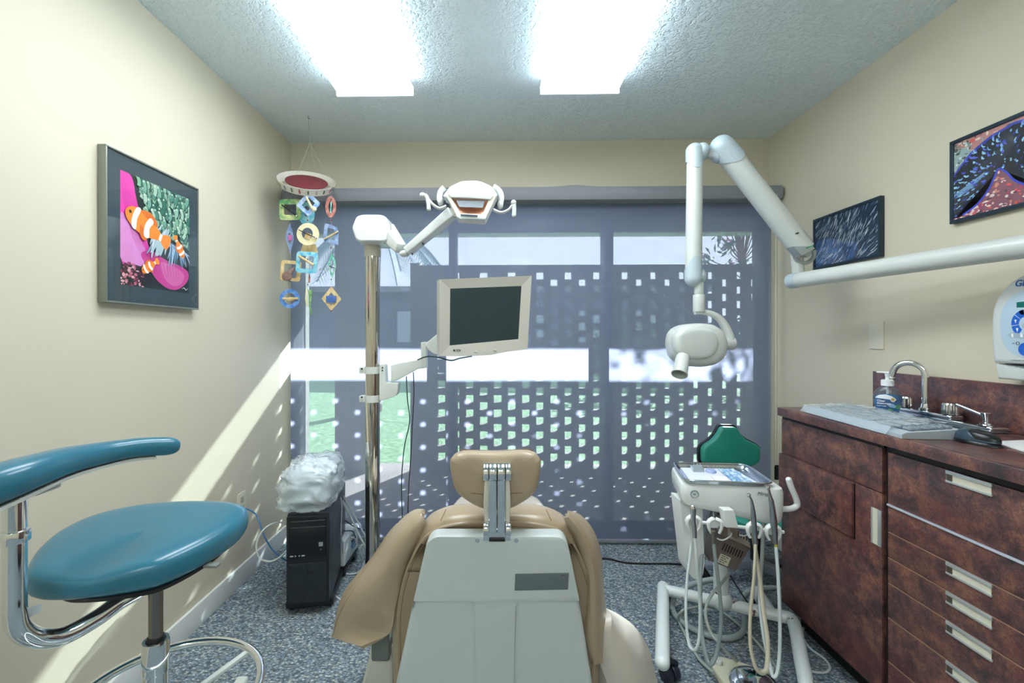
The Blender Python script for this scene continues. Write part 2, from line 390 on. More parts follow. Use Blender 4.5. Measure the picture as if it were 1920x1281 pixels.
# ---------------------------------------------------------------- outside
GREYBLK = mat('painted_block', 'B9B5AE', 0.85, var=0.06, vs=3, bump=0.2, bs=60)
CONC = mat('patio_concrete', 'B5ABA4', 0.85, var=0.12, vs=2.5, bump=0.2, bs=80)
ZG = -.06
MB().bb(-6, 6, D+.18, 4.6, -.2, ZG+.0).build('patio_slab', CONC, label='grey concrete patio slab outside between the window and the block screen', cat='patio')
def m_grass():
    m = bpy.data.materials.new('lawn'); m.use_nodes = True; nt = m.node_tree; N = nt.nodes; L = nt.links; b = N['Principled BSDF']; b.inputs['Roughness'].default_value = 0.9
    tc = N.new('ShaderNodeTexCoord'); n = N.new('ShaderNodeTexNoise'); n.inputs['Scale'].default_value = 14; n.inputs['Detail'].default_value = 6; L.new(tc.outputs['Object'], n.inputs['Vector'])
    cr = N.new('ShaderNodeValToRGB'); cr.color_ramp.elements[0].position = .3; cr.color_ramp.elements[0].color = srgb('5E8A5C'); cr.color_ramp.elements[1].position = .7; cr.color_ramp.elements[1].color = srgb('A6C79A')
    L.new(n.outputs['Fac'], cr.inputs[0]); L.new(cr.outputs[0], b.inputs['Base Color']); return m
MB().bb(-30, 30, 4.6, 40, -.4, ZG-.042).build('lawn', m_grass(), label='green lawn beyond the block screen outside the window', cat='lawn', kind='stuff')
# breeze-block screen: every other block row has a square opening
YB0, YB1 = 4.25, 4.335; P = .1330; HP = .1365; HW = .073; ZT = 1.906; XC0 = .391
bw = MB(); xw0 = -.74; k = -9
cols = []
k = -8
while XC0+P*k < 5.6: cols.append((k, XC0+P*k)); k += 1
cols = [(k, x) for k, x in cols if x-HW/2 > xw0+.04]
prev = xw0
for k, x in cols:
    bw.bb(prev, x-HW/2, YB0, YB1, ZG, ZT); prev = x+HW/2
    z1 = ZT; zc = 1.806 if k % 2 == 0 else 1.737
    while zc > .0:
        bw.bb(x-HW/2, x+HW/2, YB0, YB1, zc+HW/2, z1); z1 = zc-HW/2; zc -= HP
    bw.bb(x-HW/2, x+HW/2, YB0, YB1, ZG, z1)
bw.bb(prev, 6, YB0, YB1, ZG, ZT)
o = bw.build('breeze_block_screen', GREYBLK, label='tall breeze block screen wall with rows of square holes outside', cat='wall')
mb = MB(); mb.bb(xw0-.09, xw0-.0005, YB0-.02, YB1+.04, ZG, ZT+.02, .004)
mb.build('screen_end_post', GREYBLK, label='square end post at the left edge of the block screen', cat='post')
pa = WY(628, 600, 4.25).x; pb = WY(688, 600, 4.25).x
SOF = mat('soffit_paint', 'A9A9A6', 0.8, var=0.03)
MB().bb(pa, pb, 4.25, 4.33, ZG, 2.208).build('porch_pier', GREYBLK, label='wide block pier carrying the porch beam, seen left of the pole', cat='pillar', group=None)
MB().bb(-6, pa-.28, 4.25, 4.33, ZG, 2.208).build('porch_wall', GREYBLK, label='plain block wall outside at the far left behind the hanging mobile', cat='wall')
MB().bb(-6, 6, 4.25, 4.44, 2.208, 2.40).build('porch_beam', SOF, label='long horizontal porch beam above the block screen outside', cat='beam')
MB().bb(-6, 6, YO, 4.44, 2.40, 2.46).build('porch_ceiling', SOF, label='flat porch ceiling outside above the window', cat='ceiling')
MB().bb(-7, XL-.12, YO-.1, YO, ZG, 2.4).build('outer_wall', SOF, label='outside face of the house wall left of the window', cat='wall')
MB().bb(XR+.12, 7, YO-.1, YO, ZG, 2.4).build('outer_wall', SOF, label='outside face of the house wall right of the window', cat='wall')
# far building and hedge
bd = thing('neighbour_building', 'long low building in shade far behind the lawn', 'building', (0, 17, 0))
MB().bb(-14, 7, 16, 20, ZG-.04, 2.75).build('building_wall', mat('far_wall', '5A6470', 0.9), bd)
MB().bb(-14.4, 7.3, 15.6, 20.4, 2.75, 2.95).build('roof', mat('far_roof', '6E7076', 0.8), bd)
for i in range(9):
    x = -12+i*2.1
    MB().bb(x, x+1.0, 15.97, 16.02, 1.0, 2.1).build('window', mat('far_window', '9CA7B2', 0.3), bd)
HEDGE = mat('hedge_leaves', '5F7B58', 0.9, var=0.3, vs=9)
def leafy(mb, c, r, n, s, rnd, sq=1.0):
    for _ in range(n):
        d = Vector((rnd.gauss(0, 1), rnd.gauss(0, 1), rnd.gauss(0, 1))).normalized()*(rnd.random()**.4)
        p = Vector(c)+Vector((d.x*r[0], d.y*r[1], d.z*r[2]))
        a = Vector((rnd.uniform(-1, 1), rnd.uniform(-1, 1), rnd.uniform(-1, 1))).normalized(); b = a.cross(Vector((rnd.uniform(-1, 1), rnd.uniform(-1, 1), .3))).normalized()
        q = s*rnd.uniform(.6, 1.2); n_ = a.cross(b)*q*.12
        mb.add([p-a*q, p-b*q*.4+n_, p+a*q, p+b*q*.4+n_], [(0, 1, 2), (0, 2, 3)])
rnd = random.Random(3)
mb = MB()
for i in range(26): leafy(mb, (2.6+i*.42, 10.5+.3*math.sin(i), .95+.2*math.sin(i*2.1)), (.45, .4, .78), 160, .12, rnd)
mb.tube([(2.5, 10.5, ZG-.04), (2.5, 10.5, .8)], .03, 6, 1); mb.build('clipped_hedge', HEDGE, label='dark green hedge at the far side of the lawn', cat='hedge')
# flowering branches seen over the screen at the right
tr = thing('flowering_shrub', 'leafy shrub with pinkish flowers showing over the block screen at right', 'shrub', (3.3, 6.0, ZG-.04))
mb = MB(); mb.tube([(3.3, 6.0, ZG-.04), (3.32, 6.0, 1.2), (3.2, 5.98, 2.2), (3.0, 5.95, 3.0)], .04, 8, 4)
lm = MB(); fm = MB()
for i in range(34):
    bx, bz = rnd.uniform(2.55, 3.7), rnd.uniform(2.1, 3.5)
    if bx < 2.9 and bz > 2.45 and rnd.random() < .6: continue
    by = rnd.uniform(5.7, 6.3); mb.tube([(3.2, 6.0, min(2.2, bz-.2)), ((bx+3.2)/2, by, bz-.1), (bx, by, bz)], .007, 5, 4)
    leafy(lm, (bx, by, bz), (.16, .16, .10), 16, .055, rnd)
    if rnd.random() < .45: leafy(fm, (bx, by, bz+.05), (.1, .1, .07), 7, .04, rnd)
mb.build('branches', mat('bark', '6B5B4A', 0.9), tr); lm.build('leaves', mat('shrub_leaves', '4F6B58', 0.8, var=.2), tr); fm.build('flowers', mat('shrub_flowers', 'B76A96', 0.8), tr)
# unseen tree added at right, crown placed to block sun from the screen holes
st = thing('sun_block_tree', 'unseen tree added far right of the lawn to thin the sun dots', 'tree', (6.2, 9.3, ZG-.04))
MB().tube([(6.2, 9.3, ZG-.04), (6.1, 9.2, 2.0), (5.6, 9.1, 3.6), (5.0, 9.0, 4.4)], .11, 10, 4).build('trunk', mat('bark', '6B5B4A', 0.9), st)
lm = MB()
for i in range(70): leafy(lm, (rnd.uniform(3.0, 6.2), rnd.uniform(8.7, 9.3), rnd.uniform(3.65, 4.50)), (.35, .35, .2), 24, .085, rnd)
lm.build('crown', mat('tree_leaves', '55704F', 0.8, var=.2), st)
# palm fronds seen at the upper left behind the lamp arm
pt = thing('palm_tree', 'drooping palm fronds behind the lamp arm outside', 'palm tree', (-2.2, 8.0, ZG-.04))
MB().tube([(-2.2, 8, ZG-.04), (-2.25, 8, 1.5), (-2.2, 8, 3.2)], .13, 10, 4).build('trunk', mat('palm_bark', '7A6A58', 0.9), pt)
fr = MB()
for i in range(15):
    a = 2*PI*i/15+.2; L_ = 1.35
    ctr = []
    for j in range(9):
        s_ = j/8; ctr.append(Vector((-2.2+math.cos(a)*L_*s_, 8+math.sin(a)*L_*s_*.8, 3.15+.35*s_-1.25*s_*s_)))
    fr.tube(ctr, .012, 5, 1)
    for j in range(1, 9):
        for q in range(4):
            p = ctr[j-1].lerp(ctr[j], q/4)
            for sd in (-1, 1):
                w = Vector((-math.sin(a), math.cos(a), 0))*sd*.30+Vector((math.cos(a)*.12, math.sin(a)*.12, -.30))
                e = p+w*(1-.3*j/8); n_ = Vector((math.cos(a), math.sin(a), .2))*.014
                fr.add([p-n_, p+n_, e], [(0, 1, 2)])
fr.build('fronds', mat('palm_fronds', '7E93A0', 0.7, var=.2), pt)
# ---------------------------------------------------------------- sky and sun
wd = bpy.data.worlds.new('sky'); sc.world = wd; wd.use_nodes = True
N = wd.node_tree.nodes; L = wd.node_tree.links; bg = N['Background']
sky = N.new('ShaderNodeTexSky'); sky.sky_type = 'HOSEK_WILKIE'; sky.turbidity = 3.0
TY, TX = 0.602, 0.529
sd = Vector((TX, 1.0, TY)).normalized()
sky.sun_direction = sd
hs = N.new('ShaderNodeMix'); hs.data_type = 'RGBA'; hs.inputs['Factor'].default_value = 0.62; hs.inputs['B'].default_value = (2.25, 2.3, 2.7, 1)
L.new(sky.outputs[0], hs.inputs['A']); L.new(hs.outputs['Result'], bg.inputs['Color']); bg.inputs['Strength'].default_value = 0.82
sl = bpy.data.lights.new('sun', 'SUN'); sl.energy = 12.0; sl.angle = math.radians(0.55); sl.color = (.97, .98, 1)
so = bpy.data.objects.new('sun', sl); COL.objects.link(so); so.rotation_euler = (-sd).to_track_quat('-Z', 'Y').to_euler(); so.location = (4, 9, 6)
sc.view_settings.view_transform = 'Standard'; sc.view_settings.look = 'None'; sc.view_settings.gamma = 1.0; sc.view_settings.exposure = 1.72
sc.view_settings.use_curve_mapping = False
# ---------------------------------------------------------------- laminate
def m_lam(name, scale=1.0, rough=0.32):
    m = bpy.data.materials.new(name); m.use_nodes = True; nt = m.node_tree; N = nt.nodes; L = nt.links; b = N['Principled BSDF']
    b.inputs['Roughness'].default_value = rough
    g = N.new('ShaderNodeNewGeometry')
    mp = N.new('ShaderNodeMapping'); L.new(g.outputs['Position'], mp.inputs['Vector'])
    n1 = N.new('ShaderNodeTexNoise'); n1.inputs['Scale'].default_value = 17*scale; n1.inputs['Detail'].default_value = 12; n1.inputs['Roughness'].default_value = 0.80; n1.inputs['Distortion'].default_value = 0.25
    L.new(mp.outputs[0], n1.inputs['Vector'])
    cr = N.new('ShaderNodeValToRGB'); e = cr.color_ramp; e.elements[0].position = .30; e.elements[0].color = srgb('332D30'); e.elements[1].position = .74; e.elements[1].color = srgb('A07862')
    for p, c in ((.40, '3E3334'), (.48, '5C4040'), (.55, '764F44'), (.63, '88604F')):
        q = e.elements.new(p); q.color = srgb(c)
    L.new(n1.outputs['Fac'], cr.inputs[0])
    n2 = N.new('ShaderNodeTexNoise'); n2.inputs['Scale'].default_value = 7*scale; n2.inputs['Detail'].default_value = 4; L.new(mp.outputs[0], n2.inputs['Vector'])
    r2 = N.new('ShaderNodeMapRange'); r2.inputs['From Min'].default_value = .5; r2.inputs['From Max'].default_value = .72; r2.inputs['To Max'].default_value = .55; L.new(n2.outputs['Fac'], r2.inputs['Value'])
    mx = N.new('ShaderNodeMix'); mx.data_type = 'RGBA'; mx.inputs['B'].default_value = srgb('643438'); L.new(r2.outputs[0], mx.inputs['Factor']); L.new(cr.outputs[0], mx.inputs['A'])
    n3 = N.new('ShaderNodeTexNoise'); n3.inputs['Scale'].default_value = 95*scale; n3.inputs['Detail'].default_value = 8; n3.inputs['Distortion'].default_value = 3.0; n3.inputs['Roughness'].default_value = .8; L.new(mp.outputs[0], n3.inputs['Vector'])
    r3 = N.new('ShaderNodeMapRange'); r3.inputs['From Min'].default_value = .35; r3.inputs['From Max'].default_value = .65; r3.inputs['To Min'].default_value = .40; r3.inputs['To Max'].default_value = 1.65; L.new(n3.outputs['Fac'], r3.inputs['Value'])
    mu = N.new('ShaderNodeMix'); mu.data_type = 'RGBA'; mu.blend_type = 'MULTIPLY'; mu.inputs['Factor'].default_value = 1; L.new(mx.outputs['Result'], mu.inputs['A']); L.new(r3.outputs[0], mu.inputs['B'])
    L.new(mu.outputs['Result'], b.inputs['Base Color']); return m
LAM = m_lam('leather_laminate')
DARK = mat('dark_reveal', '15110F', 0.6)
BRASS_EDGE = mat('laminate_edge', 'A9836C', 0.5)
ALUM = mat('pull_aluminium', 'C9CDCB', 0.3, 0.55, var=0.02)
CREAMP = mat('pull_cream', 'D6D2BE', 0.45)
XF = 1.220; YBK = 1.975; CT = .935
YG1 = WX(1655, 900, XF).y; YG2 = WX(1664, 900, XF).y
# sink-side cabinet
def pull(parent, y0, y1, z0, z1, vertical=False):
    """recessed aluminium edge pull set into the front"""
    mb = MB(); x = XF
    if not vertical:
        mb.bb(x-.004, x+.0005, y0, y1, z1-.010, z1, .001); mb.bb(x-.004, x+.0005, y0, y1, z0, z0+.006, .001)
        o = mb.build('pull', ALUM, parent)
        mb = MB(); mb.bb(x-.0015, x, y0+.003, y1, z0+.006, z1-.010)
        m1 = mb.build('pull_recess', CREAMP, o)
        MB().bb(x-.003, x-.0012, y1-.017, y1-.002, z0+.006, z1-.010).build('pull_slot', mat('pull_slot_dark', '4A4338', 0.5), o)
    else:
        mb.bb(x-.004, x+.0005, y0, y0+.012, z0, z1, .001); mb.bb(x-.004, x+.0005, y1-.005, y1, z0, z1, .001)
        o = mb.build('pull', ALUM, parent)
        MB().bb(x-.0015, x, y0+.012, y1-.005, z0, z1).build('pull_recess', CREAMP, o)
    return o
cab = thing('sink_cabinet', 'dark marbled laminate cabinet with one door under the keyboard', 'cabinet', (1.43, (YG1+YBK)/2, 0))
def carcass(y0, y1, par):
    mb = MB(); x0_, x1_ = XF+.012, XR-.002
    mb.bb(x0_, x1_, y0, y1, .1, .118); mb.bb(x0_, x1_, y0, y0+.016, .1181, .898); mb.bb(x0_, x1_, y1-.016, y1, .1181, .898); mb.bb(x1_-.01, x1_, y0+.0161, y1-.0161, .1181, .898); mb.bb(x0_, x0_+.006, y0+.0161, y1-.0161, .1181, .898)
    mb.build('body', LAM, par)
carcass(YG1+.001, YBK-.002, cab)
MB().bb(XF+.07, XR-.002, YG1+.001, YBK-.02, 0, .1).build('toe_kick', DARK, cab)
zt = .886; z1 = .741; zb = .1
MB().bb(XF, XF+.012, YG1+.002, YBK-.002, z1+.0015, zt, .001).build('top_panel', LAM, cab)
dr = MB().bb(XF, XF+.012, YG1+.002, YBK-.002, zb, z1-.0015, .001).build('door', LAM, cab)
yi = WX(1603, 950, XF).y
MB().bb(XF-.012, XF-.003, yi, YBK-.002, .552, z1-.004, .001).build('pad_panel', LAM, dr)
MB().bb(XF-.003, XF, yi-.002, YBK-.002, .547, z1-.004).build('pad_shade', DARK, dr)  # dark plate stands in for the shade around the pad panel
yh0 = WX(1653.5, 980, XF).y; yh1 = WX(1635, 980, XF).y
pull(dr, yh0, yh1, .568, .684, True)
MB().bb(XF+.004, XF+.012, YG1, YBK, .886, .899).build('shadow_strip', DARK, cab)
MB().bb(XF+.011, XR-.002, YG2+.001, YG1-.001, .02, .9).build('filler_strip', DARK, label='black vertical gap strip between the two marbled cabinets', cat='filler strip')
# drawer unit nearer to the viewer
YN = .30
du = thing('drawer_cabinet', 'dark marbled laminate drawer unit with aluminium pulls at right', 'drawer unit', (1.43, (YN+YG2)/2, 0))
carcass(YN, YG2-.001, du)
MB().bb(XF+.07, XR-.002, YN, YG2-.001, 0, .1).build('toe_kick', DARK, du)
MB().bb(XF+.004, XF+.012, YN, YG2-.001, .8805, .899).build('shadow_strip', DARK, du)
hy1 = WX(1775, 900, XF).y; hy0 = WX(1862, 900, XF).y
zs = [.879, .716, .630, .550, .470, .361, .224, .1]
for i in range(7):
    d = MB().bb(XF, XF+.012, YN, YG2-.002, zs[i+1]+.0012, zs[i]-.0012-(.004 if i == 1 else 0), .001)
    nm = 'slide_out_board' if i == 1 else 'drawer'
    o = d.build(nm, LAM, du)
    if i != 1: pull(o, hy0, hy1, zs[i]-.034, zs[i]-.001)
    if i > 1: MB().bb(XF-.0006, XF+.003, YN, YG2-.002, zs[i]-.0026, zs[i]-.0008).build('edge_band', BRASS_EDGE, o)
MB().bb(XF-.004, XF+.002, YN, YG2-.001, .711, .717, .001).build('edge_trim', mat('bright_trim', 'DDE3EE', 0.25, 0.4), du)
# worktop: far-left corner rounded, opening for the basin
SX0, SX1, SY0, SY1 = 1.335, 1.545, 1.47, 1.80
wt = MB()
def arc(cx, cy, r, a0, a1, n=6): return [(cx+r*math.cos(a0+(a1-a0)*i/n), cy+r*math.sin(a0+(a1-a0)*i/n)) for i in range(n+1)]
xe = 1.196
bm = bmesh.new()
out = [(XR-.001, .3), (XR-.001, YBK+.003)] + arc(xe+.02, YBK-.017, .02, PI/2, PI) + [(xe, .3)]
inn = [(SX0, SY0), (SX0, SY1), (SX1, SY1), (SX1, SY0)]
# build as strips round the basin opening
for (a0, a1, b0, b1) in ((xe+.02, XR-.001, SY1, YBK+.003), (xe+.02, XR-.001, .3, SY0), (xe+.02, SX0, SY0, SY1), (SX1, XR-.001, SY0, SY1)):
    wt.bb(a0, a1, b0, b1, CT-.034, CT)
wt.prism([(x, y, CT-.034) for x, y in [(xe+.0201, .3), (xe+.0201, YBK+.003)]+arc(xe+.02, YBK-.017, .02, PI/2, PI)[1:]+[(xe, .3)]], (0, 0, .034), .0025)
wt.build('worktop', m_lam('worktop_laminate', 1.0, .28), label='long dark marbled laminate worktop with a rounded far corner', cat='worktop')
MB().bb(XR-.02, XR-.0015, .3, 1.992, CT+.001, 1.089, .0015).build('backsplash', LAM, label='dark marbled backsplash along the wall behind the tap', cat='backsplash')
# ---------------------------------------------------------------- sink + tap
CHR = mat('chrome', 'E8ECEE', 0.07, 1.0, var=0.0)
STEEL = mat('brushed_steel', 'C6CDD2', 0.22, 1.0, var=0.03)
sk = thing('sink', 'stainless steel drop-in sink let into the worktop', 'sink', ((SX0+SX1)/2, (SY0+SY1)/2, CT+.0005))
mb = MB(); rz = CT+.0006
for (a0, a1, b0, b1) in ((SX0-.02, SX0+.004, SY0-.02, SY1+.10), (SX1-.004, SX1+.062, SY0-.02, SY1+.10), (SX0+.004, SX1-.004, SY1-.004, SY1+.10), (SX0+.004, SX1-.004, SY0-.02, SY0+.004)):
    mb.bb(a0, a1, b0, b1, rz, rz+.004, .0015)
mb.tube([(SX0-.018, SY0-.018, rz+.004), (SX1+.06, SY0-.018, rz+.004), (SX1+.06, SY1+.098, rz+.004), (SX0-.018, SY1+.098, rz+.004)], .0045, 8, 1, closed=True)
mb.build('rim', STEEL, sk)
mb = MB(); mb.bb(SX1+.002, SX1+.061, SY0-.018, SY1+.098, rz+.004, rz+.017, .006, seg=4); mb.build('tap_ledge', CHR, sk)
bz = CT-.15; g = []
mb = MB()
ring = lambda i, z: [(SX0+.005+i, SY0+.005+i, z), (SX1-.005-i, SY0+.005+i, z), (SX1-.005-i, SY1-.005-i, z), (SX0+.005+i, SY1-.005-i, z)]
rr = [ring(0, rz+.003), ring(.008, bz+.03), ring(.03, bz)]
vs = [p for r in rr for p in r]; fs = [(i*4+k, i*4+(k+1) % 4, (i+1)*4+(k+1) % 4, (i+1)*4+k) for i in range(2) for k in range(4)]+[(8, 9, 10, 11)]
mb.add(vs, fs); mb.build('basin', STEEL, sk)
zd = rz+.0172
fb = U(1733, 778, 1.665); fxx, fyy = 1.573, fb.y
tap = thing('gooseneck_tap', 'chrome gooseneck tap with fluted side knobs at the back of the sink', 'tap', (fxx, fyy, zd))
mb = MB(); mb.bb(fxx-.024, fxx+.024, fyy-.115, fyy+.115, zd, zd+.014, .006, seg=3); mb.build('base_plate', CHR, tap)
mb = MB(); mb.lathe([(.02, .012), (.02, .022), (.014, .026), (.0115, .04)], (fxx, fyy, zd), n=24, cap=True)
rz2 = U(1733, 705, 1.66).z
dx, dy = -.60, .80
pts = [(fxx, fyy, zd+.03), (fxx, fyy, rz2-.03), (fxx, fyy, rz2-.005)]
R = .046
for i in range(1, 9):
    a = PI*i/9*1.04; pts.append((fxx+dx*R*(1-math.cos(a)), fyy+dy*R*(1-math.cos(a)), rz2+R*math.sin(a)))
pts.append((fxx+dx*R*2.16, fyy+dy*R*2.16, rz2-.022))
mb.tube(pts, .0105, 16, 4); q = Vector(pts[-1]); q0 = Vector(pts[-2]); d = (q-q0).normalized()
mb.cyl(q-d*.012, q+d*.008, .0135, n=20, bev=.002); mb.build('spout', CHR, tap)
for yy in (fyy-.092, fyy+.08):
    mb = MB(); n = 40; prof = []
    base = Vector((fxx, yy, zd+.014)); vs = []; fs = []
    for (r, h, fl) in ((.012, 0, 0), (.024, .002, 1), (.0225, .036, 1), (.019, .041, 0), (.012, .0435, 0), (0.0001, .044, 0)):
        for k in range(n):
            a = 2*PI*k/n; r_ = r*(1-.07*fl*(k % 2)); vs.append(base+Vector((math.cos(a)*r_, math.sin(a)*r_, h)))
    for i in range(5):
        for k in range(n): fs.append((i*n+k, i*n+(k+1) % n, (i+1)*n+(k+1) % n, (i+1)*n+k))
    mb.add(vs, fs); mb.build('knob', CHR, tap, ang=25)
lv = thing('chrome_valve', 'small chrome lever valve between the tap and the mouse', 'valve', (1.565, U(1803, 798, 1.45).y, zd))
b_ = Vector(lv['_w'])
mb = MB(); mb.lathe([(.022, 0), (.022, .004), (.017, .006), (.017, .010), (.009, .013), (.010, .025), (.016, .043), (.0145, .044), (.002, .040)], b_, n=24, cap=True); mb.build('funnel', CHR, lv)
MB().tube([b_+Vector((0, .0, .03)), b_+Vector((-.005, .045, .044)), b_+Vector((-.01, .085, .056))], .005, 10, 5).build('lever', CHR, lv)
# ---------------------------------------------------------------- soap bottle
CLEAR = glass('clear_plastic', 'E6EFF4', 0.93, 0.03, 'DDE6EA')
LIQ = glass('blue_soap', 'A9C4DA', 0.85, 0.03, '8FB2CC')
sp = U(1664, 777, 1.715); sp.z = CT+.001
so_ = thing('soap_dispenser', 'clear pump bottle of blue hand soap with a fish label', 'soap bottle', sp)
tow = Vector((sp.x, sp.y, 0)).normalized(); sdw = Vector((tow.y, -tow.x, 0)); fr_ = -tow
def sect(z, w, d): return [sp+sdw*(math.cos(a)*w)+tow*(math.sin(a)*d)+Z_*z for a in [2*PI*k/32 for k in range(32)]]
prof = [(0, .028, .018), (.004, .032, .021), (.03, .036, .022), (.065, .0435, .025), (.08, .0428, .025), (.098, .035, .023), (.108, .026, .019), (.113, .016, .016), (.120, .0155, .0155)]
vs = [p for z, w, d in prof for p in sect(z, w, d)]; fs = [(i*32+k, i*32+(k+1) % 32, (i+1)*32+(k+1) % 32, (i+1)*32+k) for i in range(len(prof)-1) for k in range(32)]+[tuple(range(31, -1, -1))]
MB().add(vs, fs).build('bottle', CLEAR, so_)
prof = [(.004, .029, .017), (.03, .0345, .020), (.065, .042, .0235), (.082, .041, .0235)]
vs = [p for z, w, d in prof for p in sect(z, w, d)]; fs = [(i*32+k, i*32+(k+1) % 32, (i+1)*32+(k+1) % 32, (i+1)*32+k) for i in range(len(prof)-1) for k in range(32)]+[tuple(range(31, -1, -1)), tuple(range(96, 128))]
MB().add(vs, fs).build('soap_liquid', LIQ, so_)
PW = mat('pump_white', 'EDF1F2', 0.3, var=.01)
mb = MB(); mb.lathe([(.0195, .117), (.0195, .137), (.0175, .139), (.007, .140), (.006, .150)], sp, n=28, cap=True)
mb.tube([sp+Z_*.148, sp+Z_*.162], lambda t: .006+.003*t, 12, 1); mb.tube([sp+Z_*.166+sdw*.004, sp+Z_*.167-sdw*.018, sp+Z_*.1665-sdw*.032], lambda t: .0075-.003*t, 10, 4, flat=.6)
mb.build('pump', PW, so_)
MB().cyl(sp+Z_*.01, sp+Z_*.118, .0035, n=10).build('dip_tube', PW, so_)
def onb(u, v, off=.0006):   # u across -1..1, v height in m on the bottle front
    import bisect
    P_ = [(0, .028, .018), (.03, .036, .022), (.065, .0435, .025), (.08, .0428, .025), (.098, .035, .023)]
    for a, b in zip(P_, P_[1:]):
        if v <= b[0]: t = (v-a[0])/(b[0]-a[0]); w = a[1]+(b[1]-a[1])*t; d = a[2]+(b[2]-a[2])*t; break
    x = u*.0425; x = max(-w*.98, min(w*.98, x)); yy = d*math.sqrt(max(0, 1-(x/w)**2))
    return sp+sdw*x-tow*(yy+off)+Z_*v
def bl_poly(mb, pts, off, mi=0):
    # fan of small strips following the bottle
    us = [p[0] for p in pts]; u0, u1 = min(us), max(us); n = 14; top = []; bot = []
    for i in range(n+1):
        u = u0+(u1-u0)*i/n; ys = []
        for a, b in zip(pts, pts[1:]+pts[:1]):
            if (a[0]-u)*(b[0]-u) <= 0 and a[0] != b[0]: ys.append(a[1]+(b[1]-a[1])*(u-a[0])/(b[0]-a[0]))
        if not ys: continue
        top.append(onb(u, max(ys), off)); bot.append(onb(u, min(ys), off))
    o = len(mb.v); n = len(top); mb.add(top+bot, [(i, i+1, n+i+1, n+i) for i in range(n-1)], mi)
lb = MB(); c_ = lambda k, v: mat(k, v, .35, var=.03)
bl_poly(lb, [(-.9, .055), (-.82, .078), (-.4, .087), (0, .088), (.5, .086), (.92, .076), (.95, .055), (.7, .03), (.2, .018), (-.3, .02), (-.75, .034)], .0006, 0)
bl_poly(lb, [(-.85, .071), (-.6, .082), (-.1, .086), (.3, .08), (.62, .066), (.3, .067)], .0010, 1)
bl_poly(lb, [(.18, .068), (.24, .075), (.38, .077), (.52, .072), (.54, .065), (.42, .059), (.26, .060)], .0013, 1)
bl_poly(lb, [(.22, .068), (.28, .073), (.38, .0745), (.48, .071), (.49, .066), (.4, .062), (.28, .063)], .0016, 2)
bl_poly(lb, [(-.05, .047), (.1, .054), (.35, .052), (.6, .044), (.5, .036), (.2, .038)], .0010, 3)
bl_poly(lb, [(.5, .036), (.62, .048), (.78, .05), (.86, .042), (.75, .032)], .0012, 4)
bl_poly(lb, [(-.05, .026), (.1, .034), (.35, .031), (.35, .026), (.1, .023)], .0012, 4)
lb.build('front_label', None, so_, mats=[c_('label_blue', '1F6FA8'), c_('label_white', 'EEF3F8'), c_('label_gold', 'C2A65E'), c_('label_sky', '9CC8E6'), c_('label_green', '5FA56C')])
lc = onb(-.72, .058, .0022)
text('label_lettering', 'Clear', .0105, sp-sdw*.030-tow*.0262+Z_*.0575, sdw, Z_, c_('label_white', 'EEF3F8'), so_, .0002, .0003)
text('label_lettering', 'Moisturizing', .0078, sp-sdw*.030-tow*.0262+Z_*.0490, sdw, Z_, c_('label_white', 'EEF3F8'), so_, .0002, .0003)
text('label_lettering', 'hand soap', .0066, sp-sdw*.030-tow*.0262+Z_*.0405, sdw, Z_, c_('label_white', 'EEF3F8'), so_, .0002, .0001)
# ---------------------------------------------------------------- keyboard
kb = thing('keyboard', 'grey keyboard lying on the worktop under a crinkled clear cover', 'keyboard', (1.28, 1.62, CT+.001))
A = WZ(1668, 812, CT+.004); B = WZ(1750, 806, CT+.004); C2 = WZ(1478, 765, CT+.02); 
ay = Vector((1.215-1.185, 1.845-1.375, 0)).normalized(); ax = Vector((ay.y, -ay.x, 0)); k0 = Vector((1.200, 1.37, CT+.001)); KL, KW = .455, .165
def K(u, v, z): return k0+ax*(u*KW)+ay*(v*KL)+Z_*z
mb = MB()
mb.sheet([[K(u, v, z) for v in (0, 1)] for u, z in ((0, .012), (.08, .018), (1, .030))])
mb.add([K(0, 0, .0), K(1, 0, 0), K(1, 1, 0), K(0, 1, 0), K(0, 0, .012), K(1, 0, .030), K(1, 1, .030), K(0, 1, .012), K(.08, 0, .018), K(.08, 1, .018)],
       [(0, 3, 2, 1), (0, 4, 7, 3), (1, 2, 6, 5), (0, 1, 5, 8, 4), (3, 7, 9, 6, 2)])
mb.build('case', mat('keyboard_grey', 'AEB8BE', .45), kb)
kk = MB()
for r in range(6):
    for c in range(21 if r != 5 else 12):
        v0 = .03+.94*c/21; u0 = .88-.125*r; w = .94/21*.8
        if r == 5: v0 = .03+.94*c/12; w = .94/12*.85
        kk.box(K(u0, v0+w/2, .018+.012*u0+.005), (.015, w*KL, .008), .002, Matrix.Rotation(-math.atan2(ay.x, ay.y), 3, 'Z'))
kk.build('keys', mat('key_grey', '8F9BA4', .5), kb)
FILM = glass('crinkled_film', 'F4F9FC', .62, .12, 'DCE9F0')
rnd = random.Random(5); g = []
for i in range(22):
    row = []
    for j in range(46):
        u = -.08+1.1*i/21; v = .1+.96*j/45
        z = .022+.013*u+.006*noise.noise(Vector((i*.35, j*.22, 1)))+.004*abs(noise.noise(Vector((i*.3, j*1.1, 5))))+.006
        if i < 2: z = .004+.009*i
        row.append(K(u, v, max(z, .003)))
    g.append(row)
MB().sheet(g).build('clear_cover', FILM, kb)
